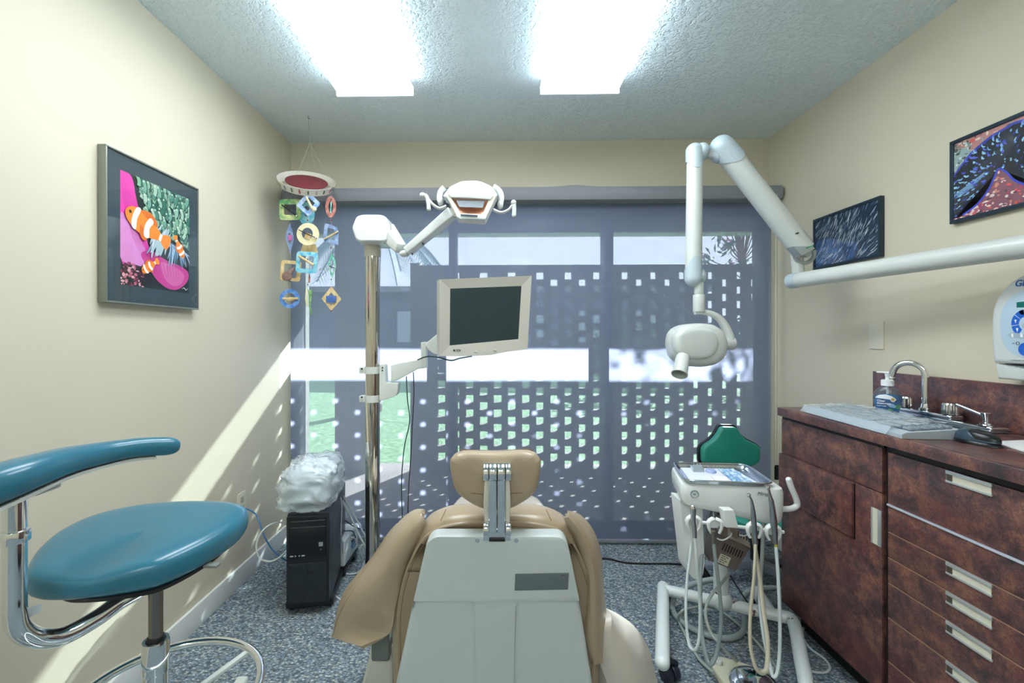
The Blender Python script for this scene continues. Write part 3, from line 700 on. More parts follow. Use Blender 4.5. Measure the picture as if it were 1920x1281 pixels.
# ---------------------------------------------------------------- mouse
ms = U(1812, 824, 1.31); ms = Vector((1.365, 1.315, CT+.001))
mo = thing('computer_mouse', 'black and blue-grey wireless mouse on the worktop edge', 'mouse', ms)
def egg(c, L_, W_, z0, z1, n=28, rows=8, k=1.0):
    vs = []; fs = []
    dd = Vector((.12, -1, 0)).normalized(); sd_ = Vector((dd.y, -dd.x, 0))
    for i in range(rows+1):
        t = i/rows; a = t*PI/2; s_ = math.cos(a)**.55; h = z0+(z1-z0)*math.sin(a)
        for q in range(n):
            th = 2*PI*q/n; x = math.cos(th); y = math.sin(th)
            w = W_*(1-.12*x)
            vs.append(c+dd*(x*L_/2*s_ - .006*t)+sd_*(y*w/2*s_)+Z_*(h*(1-.16*x*t*k)))
    for i in range(rows):
        for q in range(n): fs.append((i*n+q, i*n+(q+1) % n, (i+1)*n+(q+1) % n, (i+1)*n+q))
    fs.append(tuple(range(n-1, -1, -1))); return vs, fs
v_, f_ = egg(ms, .112, .064, 0, .018); MB().add(v_, f_).build('mouse_base', mat('mouse_black', '101418', .3), mo)
v_, f_ = egg(ms+Z_*.010, .106, .060, 0, .027); MB().add(v_, f_).build('mouse_shell', mat('mouse_slate', '34495A', .28, .1, coat=.3), mo)
v_, f_ = egg(ms+Z_*.016+Vector((0, -.012, 0)), .084, .052, 0, .0225); MB().add(v_, f_).build('mouse_buttons', mat('mouse_top', '12181C', .3), mo)
# ---------------------------------------------------------------- papers and film at the frame edge
pp = MB(); pp.prism([(1.36, 1.12, CT+.001), (1.60, 1.16, CT+.001), (1.60, 1.36, CT+.001), (1.415, 1.33, CT+.001)], (0, 0, .003), 0)
pp.build('paper_pad', mat('paper_white', 'E9EBE6', .6), label='white paper pad lying on the worktop behind the mouse', cat='paper')
pp = MB(); pp.prism([(1.50, 1.00, CT+.0045), (1.585, 1.02, CT+.0045), (1.585, 1.30, CT+.0045), (1.515, 1.27, CT+.0045)], (0, 0, .002), 0)
pp.build('blue_card', mat('pale_blue_card', '9DB9C2', .5), label='pale blue card on top of the white paper pad', cat='card')
# ---------------------------------------------------------------- wall plates
def plate(loc, n, up, w, h, label, cat):
    n = Vector(n); s_ = n.cross(Z_); 
    mb = MB(); mb.box(Vector(loc)+n*.003, (.006 if abs(n.x) > .5 else w, w if abs(n.x) > .5 else .006, h), .002)
    return mb.build('wall_plate', IVORY, label=label, cat=cat)
a = WX(1631, 604, XR); b = WX(1659, 655, XR)
plate((XR, (a.y+b.y)/2, (a.z+b.z)/2), (-1, 0, 0), Z_, abs(a.y-b.y), abs(a.z-b.z), 'blank ivory wall plate on the right wall above the soap bottle', 'wall plate')
a = WX(452, 945, XL)
o = thing('wall_outlet', 'small ivory socket low on the left wall behind the teal seat', 'socket', (XL, a.y, a.z))
MB().box((XL+.003, a.y, a.z), (.006, .07, .115), .002).build('cover_plate', IVORY, o)
for dz in (-.022, .022): MB().box((XL+.0065, a.y, a.z+dz), (.002, .028, .03), .002).build('socket_face', mat('socket_ivory', 'BDB69C', .4), o)
# ---------------------------------------------------------------- pictures
GL = glass('picture_glass', 'FFFFFF', 1.0)
def flat(name, col): return mat('ink_'+name, col, .6, var=.10, vs=60)
class Art:
    """painted print: coloured shapes on one sheet, u right, v up, both 0..1"""
    def __init__(s, o, ux, uy, w, h, n): s.o = Vector(o); s.ux = Vector(ux); s.uy = Vector(uy); s.w = w; s.h = h; s.n = Vector(n); s.mb = MB(); s.m = []; s.l = 0
    def P(s, u, v, l=None):
        u = min(1, max(0, u)); v = min(1, max(0, v))
        return s.o+s.ux*(u*s.w)+s.uy*(v*s.h)+s.n*((s.l if l is None else l)*.000004)
    def mi(s, name, col):
        m = flat(name, col)
        if m not in s.m: s.m.append(m)
        return s.m.index(m)
    def poly(s, pts, name, col, smooth=0):
        s.l += 1
        if smooth: pts = [(q.x, q.y) for q in crom([(a, b, 0) for a, b in pts], smooth, True)]
        bm = bmesh.new(); vs = [bm.verts.new(s.P(u, v)) for u, v in pts]
        try: bm.faces.new(vs)
        except ValueError: bm.free(); return
        bmesh.ops.triangulate(bm, faces=bm.faces[:]); s.mb.bmadd(bm, None, s.mi(name, col))
    def ell(s, c, ru, rv, name, col, rot=0, n=18):
        pts = []
        for k in range(n):
            a = 2*PI*k/n; x = math.cos(a)*ru; y = math.sin(a)*rv
            pts.append((c[0]+x*math.cos(rot)-y*math.sin(rot)*s.h/s.w, c[1]+x*math.sin(rot)*s.w/s.h+y*math.cos(rot)))
        s.poly(pts, name, col)
    def stroke(s, pts, wd, name, col, taper=True, sm=5):
        Q = crom([(a*s.w, b*s.h, 0) for a, b in pts], sm); n = len(Q); L_ = []; R_ = []
        for i, q in enumerate(Q):
            t = (Q[min(i+1, n-1)]-Q[max(i-1, 0)]).normalized(); k = (math.sin(PI*(i+.4)/(n-.2)) if taper else 1)*wd/2
            L_.append(((q.x-t.y*k)/s.w, (q.y+t.x*k)/s.h)); R_.append(((q.x+t.y*k)/s.w, (q.y-t.x*k)/s.h))
        s.l += 1; vs = [s.P(*p) for p in L_]+[s.P(*p) for p in R_]
        s.mb.add(vs, [(i, i+1, n+i+1, n+i) for i in range(n-1)], s.mi(name, col))
    def build(s, name, parent): return s.mb.build(name, None, parent, mats=s.m)
def picture(label, X, y0, y1, z0, z1, n, dep, fw, fmat, matw, mmat, artf, cat='picture', glassy=True):
    """y0 < y1; n = +1 faces +x, -1 faces -x"""
    t = thing('framed_picture', label, cat, (X, (y0+y1)/2, z0)); nx = n
    xo = X+nx*.001; xf = X+nx*dep
    mb = MB()
    a, b = min(xo, xf), max(xo, xf)
    mb.bb(a, b, y0, y1, z1-fw, z1, .0015); mb.bb(a, b, y0, y1, z0, z0+fw, .0015); mb.bb(a, b, y0, y0+fw, z0+fw, z1-fw, .0015); mb.bb(a, b, y1-fw, y1, z0+fw, z1-fw, .0015)
    mb.build('frame', fmat, t)
    xi = xf-nx*.005
    if matw:
        MB().bb(*sorted((xi-nx*.004, xi-nx*.001)), y0+fw, y1-fw, z0+fw, z1-fw).build('mat_board', mmat, t)
    else:
        MB().bb(*sorted((xi-nx*.006, xi-nx*.002)), y0+fw, y1-fw, z0+fw, z1-fw).build('backing', mmat, t)
    mw = matw or (0, 0, 0, 0)   # left, right, bottom, top as seen
    ya, yb = y0+fw, y1-fw
    # viewer faces the wall: for the left wall (n=+1) right hand is +y ; for the right wall (n=-1) right hand is -y
    if n > 0: o = (xi-nx*.0008, ya+mw[0], z0+fw+mw[2]); ux = Y_; w = yb-ya-mw[0]-mw[1]
    else: o = (xi-nx*.0008, yb-mw[0], z0+fw+mw[2]); ux = -Y_; w = yb-ya-mw[0]-mw[1]
    h = z1-z0-2*fw-mw[2]-mw[3]
    A_ = Art(o, ux, Z_, w, h, X_*nx); artf(A_); A_.build('print', t)
    if glassy: MB().bb(*sorted((xf-nx*.0022, xf-nx*.0012)), y0+fw, y1-fw, z0+fw, z1-fw).build('glass_pane', GL, t)
    return t
def fish(A_, c, L_, rot, flip=1, tag_=''):
    def T(x, y):
        x *= L_; y *= L_*flip
        return (c[0]+(x*math.cos(rot)-y*math.sin(rot)), c[1]+(x*math.sin(rot)+y*math.cos(rot))*A_.w/A_.h)
    OR, WH, DK = ('orange', 'F08A2C'), ('fishwhite', 'F6F1EA'), ('fishdark', '2A1A16')
    A_.poly([T(*p) for p in [(-.5, 0), (-.42, .14), (-.22, .22), (.05, .2), (.28, .12), (.42, .06), (.42, -.06), (.28, -.12), (.05, -.2), (-.22, -.2), (-.42, -.12)]], *OR, smooth=3)
    A_.poly([T(*p) for p in [(.40, .05), (.62, .16), (.68, .0), (.60, -.16), (.40, -.05)]], *OR, smooth=3)
    A_.poly([T(*p) for p in [(-.2, .19), (0, .30), (.2, .24), (.24, .13)]], 'orange2', 'D96F22', smooth=3)
    A_.poly([T(*p) for p in [(-.12, -.05), (-.05, -.24), (.08, -.28), (.12, -.12)]], 'orange2', 'D96F22', smooth=3)
    A_.poly([T(*p) for p in [(-.30, .20), (-.20, .22), (-.22, 0), (-.18, -.20), (-.29, -.18), (-.33, 0)]], *WH, smooth=3)
    A_.poly([T(*p) for p in [(.04, .20), (.15, .17), (.10, 0), (.15, -.17), (.03, -.20), (-.02, 0)]], *WH, smooth=3)
    A_.poly([T(*p) for p in [(.37, .07), (.44, .07), (.44, -.07), (.37, -.07)]], *WH)
    e = T(-.40, .04); A_.ell(e, .011*L_/.35, .011*L_/.35*A_.w/A_.h, *DK)
def art_clown(A_):
    r = random.Random(11)
    A_.poly([(0, 0), (1, 0), (1, 1), (0, 1)], 'deep', '0E2420')
    A_.poly([(.15, .0), (.55, .05), (.62, .3), (.2, .4)], 'deep2', '12181C')
    # pink mantle, upper left sweep and lower lobe
    A_.poly([(0, 1), (.14, .98), (.20, .80), (.27, .62), (.34, .45), (.40, .30), (.34, .22), (.18, .20), (0, .24)], 'pink', 'E23FA8', smooth=4)
    A_.poly([(0, .62), (.12, .56), (.25, .44), (.36, .30), (.32, .20), (.16, .20), (0, .24)], 'pinkl', 'D98AC8', smooth=4)
    A_.poly([(.26, .30), (.40, .36), (.62, .30), (.86, .27), (.99, .22), (.97, .12), (.82, .03), (.66, .02), (.5, .08), (.38, .18)], 'pinkb', 'CC3F93', smooth=4)
    A_.poly([(.55, .27), (.8, .24), (.92, .18), (.85, .08), (.7, .06), (.58, .14)], 'pinkc', 'D86AA8', smooth=4)
    for i in range(9): A_.stroke([(.01+.02*i, .97-.02*i), (.05+.026*i, .72-.02*i), (.14+.03*i, .48-.02*i), (.22+.022*i, .34-.012*i)], .0022, 'pinkline', 'B02386')
    for i in range(10): A_.stroke([(.36+.05*i, .32-.004*i), (.42+.045*i, .2), (.5+.035*i, .10)], .0016, 'pinkline2', 'A82E79')
    # coral rubble at lower left
    for i in range(90): A_.ell((r.uniform(0, .30), r.uniform(0.0, .2)*(1-.0)), r.uniform(.008, .025), r.uniform(.006, .018), *r.choice([('c1', '8C2F4A'), ('c2', 'C46A80'), ('c3', '3A1420'), ('c4', 'E0A9B0'), ('c5', '5A1E34')]))
    # anemone tentacles
    cols = [('t1', '6FA08C'), ('t2', '8DB49E'), ('t3', '4C8472'), ('t4', 'A6C3AE'), ('t5', '397362'), ('t6', '7FAF8F')]
    for i in range(270):
        u = r.uniform(.18, 1.0); v = r.uniform(.45, 1.0)
        if v < .60 and u < .5: continue
        if u < .17+(1-v)*.42: continue
        L_ = r.uniform(.09, .17); a = r.uniform(1.2, 1.9)-(u-.6)*.5; e = (u+math.cos(a)*L_*.6, v+math.sin(a)*L_*.55)
        nm = r.choice(cols); dk = ('tsh', '1F5346')
        A_.stroke([(u+.006, v-.006), ((u+e[0])/2+.02, (v+e[1])/2), (e[0]+.006, e[1]-.006)], .019, *dk, taper=False, sm=3)
        A_.stroke([(u, v), ((u+e[0])/2+.014, (v+e[1])/2), e], .015, *nm, taper=False, sm=3); A_.ell(e, .026, .018, *nm, n=10)
        A_.ell((e[0]-.004, e[1]+.004), .011, .009, 'tip', 'C6D8BE', n=8)
    for i in range(26):
        u = r.uniform(.36, .62); v = r.uniform(.36, .5); a = r.uniform(-2.4, -1.2)
        A_.stroke([(u+.1, v+.12), (u+.05, v+.04), (u+math.cos(a)*.06, v+math.sin(a)*.09)], .012, *r.choice([('w1', 'A9C0C6'), ('w2', 'C5CFD8'), ('w3', '7C9AA6')]), sm=3)
    for i in range(40):
        u = r.uniform(.62, 1.0); A_.stroke([(.6+.1*r.random(), .48), (u*.6+.3, .42), (u, r.uniform(.24, .40))], .007, *r.choice([('v1', '6F93B4'), ('v2', '9DB8D2'), ('v3', '4A6F86')]), sm=3)
    fish(A_, (.31, .575), .56, -.36); fish(A_, (.83, .45), .24, 2.15); fish(A_, (.36, .20), .24, .6)
    A_.stroke([(.86, .035), (.90, .05), (.93, .03), (.97, .055)], .003, 'sig', 'D9DDE0')
def art_school(A_):
    r = random.Random(4)
    A_.poly([(0, 0), (1, 0), (1, 1), (0, 1)], 's0', '16324E')
    A_.poly([(0, .5), (.25, .55), (.5, .4), (.7, .3), (.6, 0), (0, 0)], 's1', '2C5F9C', smooth=4)
    A_.poly([(0, .35), (.2, .38), (.4, .25), (.3, .05), (0, .1)], 's2', '4478B8', smooth=4)
    for i in range(560):
        u, v = r.random(), r.random(); a = .75+.35*math.sin(u*3)+r.uniform(-.25, .25)-(.3 if v < .35 else 0); L_ = r.uniform(.05, .11)
        du = math.cos(a)*L_*.62; dv = math.sin(a)*L_
        k = r.choice([('f1', '8FA9C4'), ('f2', 'C3D2E0'), ('f3', '5E7C9C'), ('f4', 'E4ECF2'), ('f5', '35506E'), ('f6', '0E1E30'), ('f6', '0E1E30')])
        A_.stroke([(u-du, v-dv), (u+dv*.04, v), (u+du, v+dv)], r.uniform(.0015, .0042), *k, sm=3)
def art_clam(A_):
    r = random.Random(9)
    A_.poly([(0, 0), (1, 0), (1, 1), (0, 1)], 'k0', 'C58C86')
    for i in range(420):
        A_.ell((r.random(), r.random()), r.uniform(.006, .03), r.uniform(.006, .03), *r.choice([('k1', 'E0605A'), ('k2', 'EBC4B0'), ('k3', '8C5A66'), ('k4', 'D98F7C'), ('k5', 'F0DCD0'), ('k6', '5F4048'), ('k7', '9AB4B0')]), n=9)
    A_.ell((.06, .75), .1, .16, 'k7', '9AB4B0')
    for i in range(60): A_.ell((r.uniform(0, .14), r.uniform(.55, .98)), r.uniform(.006, .02), r.uniform(.006, .02), *r.choice([('k8', 'D6E2DC'), ('k9', '4C5450'), ('k10', '7F938C')]), n=9)
    # dark mantle with electric blue rim, rock wedge showing below
    lobe = [(0, 0), (0, .60), (.06, .70), (.15, .82), (.30, .92), (.48, .97), (.66, .93), (.84, .82), (1, .66), (1, 0)]
    A_.poly(lobe, 'rim', '3346B8')
    A_.poly([(0, 0), (0, .575), (.07, .675), (.16, .79), (.31, .89), (.48, .94), (.65, .90), (.83, .79), (1, .63), (1, 0)], 'lobe', '141C28')
    A_.poly([(0, .33), (.14, .42), (.26, .50), (.22, .42), (.08, .30), (0, .28)], 'sheen', '6E9ABF', smooth=4)
    lobe = [(0, .05), (.08, .07), (.2, .16), (.30, .3), (.34, .42), (.37, .50), (.43, .42), (.5, .28), (.66, .16), (1, .12), (1, .6), (.83, .76), (.65, .87), (.48, .91), (.31, .86), (.16, .76), (.07, .64), (0, .55)]
    def inside(u, v):
        c = False; n = len(lobe); j = n-1
        for i in range(n):
            if (lobe[i][1] > v) != (lobe[j][1] > v) and u < (lobe[j][0]-lobe[i][0])*(v-lobe[i][1])/(lobe[j][1]-lobe[i][1])+lobe[i][0]: c = not c
            j = i
        return c
    k = 0
    while k < 300:
        u, v = r.random(), r.random()
        if not inside(u, v): continue
        k += 1; a = math.atan2(v-.45, u-.45)+r.uniform(-.3, .3); L_ = r.uniform(.015, .055)
        if abs(v-.5) < .12 and u > .3: L_ *= .35
        A_.stroke([(u, v), (u+math.cos(a+.5)*L_*.5, v+math.sin(a+.5)*L_*.6), (u+math.cos(a)*L_, v+math.sin(a)*L_*1.3)], r.uniform(.003, .008), *r.choice([('b1', '5B6FE0'), ('b2', '7FB2E8'), ('b3', '3C4CC8'), ('b4', '9ED8EE'), ('b5', '2C3890')]), sm=3)
    wedge = [(0, 0), (.08, .03), (.2, .12), (.29, .26), (.34, .40), (.37, .48), (.43, .40), (.5, .26), (.66, .13), (1, .08), (1, 0)]
    A_.poly(wedge, 'k3', '8C5A66')
    for i in range(260):
        u = r.random(); t_ = r.random()
        top = 0
        for a, b in zip(wedge, wedge[1:]):
            if a[0] <= u <= b[0] and b[0] > a[0]: top = a[1]+(b[1]-a[1])*(u-a[0])/(b[0]-a[0])
        A_.ell((u, max(.0, top*t_-.012)), r.uniform(.006, .02), r.uniform(.006, .02), *r.choice([('k1', 'E0605A'), ('k2', 'EBC4B0'), ('k3', '8C5A66'), ('k4', 'D98F7C'), ('k5', 'F0DCD0'), ('k6', '5F4048'), ('k11', 'B04A6C')]), n=9)
    A_.stroke(wedge[1:-1], .006, 'b3', '3C4CC8', taper=False)
SILV = mat('brushed_pewter', '8D9289', .35, .6, var=.03); DKF = mat('frame_slate', '1F3038', .35, .2)
f = .030; Xp = XL+f
y0 = WX(199, 420, Xp).y; y1 = WX(373, 420, Xp).y
a = WX(199, 275, Xp).z; b = WX(373, 350, Xp).z; c = WX(199, 572, Xp).z; d = WX(373, 577, Xp).z
wdt = y1-y0
picture('tall pewter framed clownfish and pink anemone photo on the left wall', XL, y0, y1, (c+d)/2, (a+b)/2, 1, f, .006, SILV, (.055, .048, .058, .055), mat('slate_mat', '34474E', .7), art_clown)
NAVY = mat('frame_navy', '1C2E3C', .35)
Xq = XR-.02
y1 = WX(1524, 450, Xq).y; y0 = WX(1650, 450, Xq).y; zt_ = (WX(1524, 409, Xq).z+WX(1650, 371, Xq).z)/2; zb_ = WX(1524, 507, Xq).z
picture('blue framed photo of a school of small silver fish, partly behind the white arm', XR, y0, y1, zb_, zt_, -1, .02, .013, NAVY, None, mat('backing_dark', '101820', .8), art_school)
y1 = WX(1780, 350, Xq).y; zt_ = WX(1780, 267, Xq).z; zb_ = WX(1780, 421, Xq).z
picture('dark framed photo of a blue lipped giant clam at the right edge', XR, y1-.42, y1, zb_, zt_, -1, .02, .013, NAVY, None, mat('backing_dark', '101820', .8), art_clam)
# ---------------------------------------------------------------- dental chair
TAN = mat('tan_vinyl', 'AE9C80', .34, var=.04, vs=4, bump=.12, bs=260, coat=.15, bdist=.0006)
TAN2 = mat('tan_vinyl_lining', 'A08D72', .45, var=.04, vs=4)
SHELL = mat('shell_white', 'D0D8D5', .30, var=.015, bump=.04, bs=40)
CREAM = mat('chair_cream', 'D8D6C8', .4, var=.02)
STITCH = mat('stitching', '7C6647', .7)
ch = thing('dental_chair', 'tan vinyl dental chair with white back shell seen from behind', 'dental chair', (-.01, 1.60, 0))
def BP(pts, off=0.0):   # points of the image on the leaning back plane
    out = []
    for a, b in pts:
        n = Vector((0, 1, .10)); o = Vector((0, 1.285+off, .665)); d = ray(a, b); c0 = Vector((0, 0, ZC))
        out.append(c0+d*((o-c0).dot(n)/d.dot(n)))
    return out
NB = Vector((0, 1, .10)).normalized()
def rnd_poly(pts, rads, n=5):
    """2-D outline with rounded corners"""
    out = []; m = len(pts)
    for i, (p, r) in enumerate(zip(pts, rads)):
        p = Vector(p); a = (Vector(pts[i-1])-p); b = (Vector(pts[(i+1) % m])-p)
        if r <= 0: out.append(tuple(p)); continue
        a.normalize(); b.normalize(); p0 = p+a*r; p1 = p+b*r
        for k in range(n+1):
            t = k/n; out.append(tuple(p0*(1-t)**2+p*2*t*(1-t)+p1*t*t))
    return out
sh_out = rnd_poly([(803, 1005), (1062, 1005), (1084, 1110), (1122, 1350), (728, 1350), (778, 1110)], [22, 22, 60, 20, 20, 60])
mb = MB(); mb.prism(BP(sh_out, .006), NB*.05, .018, 6)
shl = mb.build('back_shell', SHELL, ch)
# raised yoke: top zone and centre rib
yk = rnd_poly([(804, 1007), (1061, 1007), (1083, 1110), (1087, 1128), (966, 1128), (962, 1350), (894, 1350), (890, 1128), (775, 1128), (780, 1110)], [22, 22, 40, 4, 14, 0, 0, 14, 4, 40])
mb = MB(); mb.prism(BP(yk, -.008), NB*.022, .009, 4); mb.build('shell_yoke', SHELL, shl)
# name plate and screws
pl = MB(); pl.prism(BP([(966, 1077), (1067, 1075), (1065, 1106), (965, 1108)], -.0105), NB*.003, .0006)
plo = pl.build('data_plate', mat('plate_grey', '767F83', .35, .3), shl, label='grey rectangular data plate')
a_, b_ = BP([(1050, 1079.5), (1058, 1078)], -.0108); mb = MB(); mb.tube([a_, b_], .0008, 6, 1); mb.build('plate_mark', mat('mark_dark', '2C3236', .4), plo)
for a, b in ((895, 1013.5), (968, 1013.5)):
    p = BP([(a, b)], -.0100)[0]; mb = MB(); mb.cyl(p-NB*.002, p+NB*.003, .0065, n=16, bev=.001); mb.box(p-NB*.002, (.008, .001, .0016), 0, (0, .7, 0)); mb.build('screw', CHR, shl)
# upholstered back
def bk(off): return BP(rnd_poly([(742, 1330), (737, 1120), (765, 1035), (790, 982), (830, 956), (930, 951), (1030, 956), (1072, 982), (1100, 1035), (1124, 1120), (1120, 1330)], [20, 60, 30, 25, 30, 40, 30, 25, 30, 60, 20], 4), off)
mb = MB(); mb.pillow(bk(.12), NB, .12, .14, .55, rings=8); bck = mb.build('back_cushion', TAN, ch)
# back panel behind piping (camera side) and welt
pw_ = rnd_poly([(748, 1330), (745, 1120), (772, 1045), (800, 1000), (850, 982), (930, 979), (1010, 982), (1062, 1000), (1090, 1045), (1116, 1120), (1112, 1330)], [10, 60, 30, 25, 30, 40, 30, 25, 30, 60, 10], 5)
mb = MB(); mb.prism(BP(pw_, .052), NB*.03, .006, 2); mb.build('back_panel', TAN2, bck)
mb = MB(); mb.tube(BP(pw_, .056)[2:-2], .0045, 8, 1); mb.build('welt', TAN, bck)
pw2 = [((a-930)*.975+930, (b-1120)*.97+1123) for a, b in pw_]
mb = MB(); mb.tube(BP(pw2, .0515)[2:-2], .0011, 6, 1); mb.build('stitch_line', STITCH, bck)
# cross seams over the top edge
for sx in (-1, 1):
    c0 = BP([(930+sx*100, 966)], .06)[0]
    pts = [BP([(930+sx*(104-2*i), 977-4.2*i)], .060+.006*i)[0] for i in range(6)]
    mb = MB(); mb.tube(pts, .0012, 6, 2); mb.build('seam', STITCH, bck)
# head rest
hr = rnd_poly([(846, 852), (870, 843), (930, 846), (990, 842), (1011, 851), (1013, 872), (1004, 918), (985, 935), (955, 952), (930, 954), (903, 951), (875, 935), (853, 915), (845, 872)], [14]*14, 3)
HP_ = lambda pts, t: [U(a, b, t) for a, b in pts]
hN = (CAMF+Vector((0, 0, -.12))).normalized()
mb = MB(); mb.pillow(HP_(hr, 1.335), hN, .085, .22, .6, rings=8, warp=lambda q: q-hN*(.10*(q.x+.005)**2*10)+Z_*0); hd = mb.build('headrest', TAN, ch)
mb = MB(); tp = rnd_poly([(862, 845), (870, 843), (930, 847), (990, 842), (1000, 846)], [2, 4, 20, 4, 2], 4)
mb.tube(HP_(tp, 1.332), .0016, 6, 2); mb.build('welt', STITCH, hd)
for a, b in (((848, 912), (905, 927)), ((1008, 914), (958, 925))):
    mb = MB(); mb.tube([U(a[0], a[1], 1.305), U((a[0]+b[0])/2, (a[1]+b[1])/2+4, 1.290), U(b[0], b[1], 1.288)], .0012, 6, 4); mb.build('seam', STITCH, hd)
# chrome headrest hinge
hg = thing('h', None, None, (0, 0, 0)); bpy.data.objects.remove(hg)
t0 = 1.262
mb = MB()
for a, b, ya, yb in ((916, 931.5, 884, 1000), (932.5, 947.5, 884, 1000)):
    mb.prism([U(a, ya, t0), U(b, ya, t0), U(b, yb, t0+.01), U(a, yb, t0+.01)], CAMF*.014, .003, 3)
mb.build('hinge_bar', CHR, ch)
for a, b in ((908.5, 916), (948, 955.5)):
    mb = MB(); mb.prism([U(a, 900, t0+.006), U(b, 900, t0+.006), U(b+(2 if a > 930 else 0), 945, t0+.006), U(b, 985, t0+.012), U(a, 985, t0+.012), U(a-(0 if a > 930 else 2), 945, t0+.006)], CAMF*.016, .003, 3); mb.build('side_link', CREAM, ch)
for ya in (885, 992):
    for a, b in ((906, 916.5), (917, 931.5), (932.5, 947), (947.5, 958)):
        if ya > 900 and 916 < a < 947: continue
        q0 = U(a, ya, t0+.008); q1 = U(b, ya, t0+.008); mb = MB(); mb.cyl(q0, q1, .0255 if ya < 900 else .021, n=28, bev=.003); mb.build('hinge_knuckle', CHR, ch)
mb = MB(); mb.prism([U(906, 998, t0+.012), U(958, 998, t0+.012), U(958, 1015, t0+.014), U(906, 1015, t0+.014)], CAMF*.03, .002); mb.build('hinge_foot', CHR, ch)
mb = MB(); mb.prism([U(917, 1011, t0+.008), U(947, 1011, t0+.008), U(947, 1016, t0+.008), U(917, 1016, t0+.008)], CAMF*.02, .001); mb.build('hinge_gap', DARK, ch)
# winged arm slings
def wing(name, outl, t, th, warp, m=TAN, er=.3):
    mb = MB(); mb.pillow(HP_(outl, t), CAMF, th, er, .7, rings=6, warp=warp); return mb.build(name, m, ch)
wl = [(800, 964), (778, 963), (752, 985), (735, 1006), (706, 1052), (668, 1100), (645, 1132), (634, 1165), (627, 1190), (640, 1200), (682, 1217), (722, 1206), (738, 1175), (742, 1100), (768, 1030), (790, 985)]
def wlw(q):
    d = max(0, -q.x-.19); e = max(0, .62-q.z)
    q = q.copy(); q.y += .10*math.sin(min(1, d/.25)*PI)*.6+d*.25+.03*math.sin(q.z*18+q.x*9)*min(1, e*3); return q
def grid_wing(name, L_, R_, M_, tl, tr, tm, th, m=TAN):
    """draped sheet between two image curves, with its own depth profile; real thickness"""
    n = 14; A = crom([(a, b, 0) for a, b in L_], n); B = crom([(a, b, 0) for a, b in R_], n)
    k = 36; g = []
    for i in range(k+1):
        p = A[round(i*(len(A)-1)/k)]; q = B[round(i*(len(B)-1)/k)]; row = []
        for j in range(13):
            s = j/12; c = p.lerp(q, s); tt = tl(i/k)*(1-s)+tr(i/k)*s+tm(i/k)*math.sin(PI*s)
            row.append(U(c.x, c.y, tt))
        g.append(row)
    mb = MB(); mb.sheet(g, th); return mb.build(name, m, ch)
# left sling: outer face
outer = [(797, 963), (776, 964), (745, 992), (706, 1052), (664, 1108), (640, 1150), (627, 1191)]
inner = [(797, 964), (789, 990), (770, 1030), (752, 1075), (741, 1130), (733, 1185), (682, 1217)]
lw = grid_wing('arm_sling', outer, inner, None, lambda v: 1.40+.10*v, lambda v: 1.37+.02*v, lambda v: -.055*math.sin(PI*min(1, v*1.1)), .012)
# its light inner edge seen over the rim
oi = [(776, 964), (738, 992), (700, 1046), (655, 1100), (640, 1130), (631, 1165), (627, 1190)]
grid_wing('sling_lining', oi, [(a+2, b) for a, b in outer[1:2]]+outer[2:]+[(628, 1192)], None, lambda v: 1.50+.10*v, lambda v: 1.402+.10*v, lambda v: 0, .006, TAN2)
mb = MB(); mb.tube([U(a, b, 1.398+.10*i/6) for i, (a, b) in enumerate(outer)], .004, 8, 8); mb.build('welt', STITCH, lw)
ins = [(797, 972), (780, 976), (752, 1002), (714, 1062), (674, 1116), (650, 1156), (640, 1190)]
mb = MB(); mb.tube([U(a, b, 1.385+.085*i/6) for i, (a, b) in enumerate(ins)], .0011, 6, 8); mb.build('stitch_line', STITCH, lw)
# right sling
ro = [(1063, 965), (1085, 972), (1108, 1000), (1121, 1045), (1126, 1110), (1131, 1165), (1130, 1205), (1122, 1240)]
ri = [(1063, 967), (1078, 1000), (1092, 1040), (1103, 1085), (1104, 1130), (1099, 1180), (1102, 1215), (1120, 1245)]
rw = grid_wing('arm_sling', ri, ro, None, lambda v: 1.36+.02*v, lambda v: 1.40+.03*v, lambda v: -.05, .012)
mb = MB(); mb.tube([U(a-3, b, 1.392+.03*i/7) for i, (a, b) in enumerate(ro)], .0035, 8, 8); mb.build('welt', TAN, rw)
# seat side bolster, lower right
so2 = [(1130, 1158), (1152, 1168), (1180, 1188), (1200, 1218), (1208, 1245), (1222, 1300), (1238, 1350)]
si2 = [(1128, 1160), (1126, 1190), (1124, 1215), (1132, 1240), (1142, 1268), (1152, 1300), (1165, 1350)]
sb = grid_wing('seat_bolster', si2, so2, None, lambda v: 1.42-.02*v, lambda v: 1.52-.02*v, lambda v: -.05, .03, mat('tan_vinyl_pale', 'CFC6B8', .34, var=.02, coat=.2))
mb = MB(); mb.tube([U(a, b, 1.416-.02*i/6) for i, (a, b) in enumerate(si2)], .0045, 8, 8); mb.build('welt', TAN, sb)
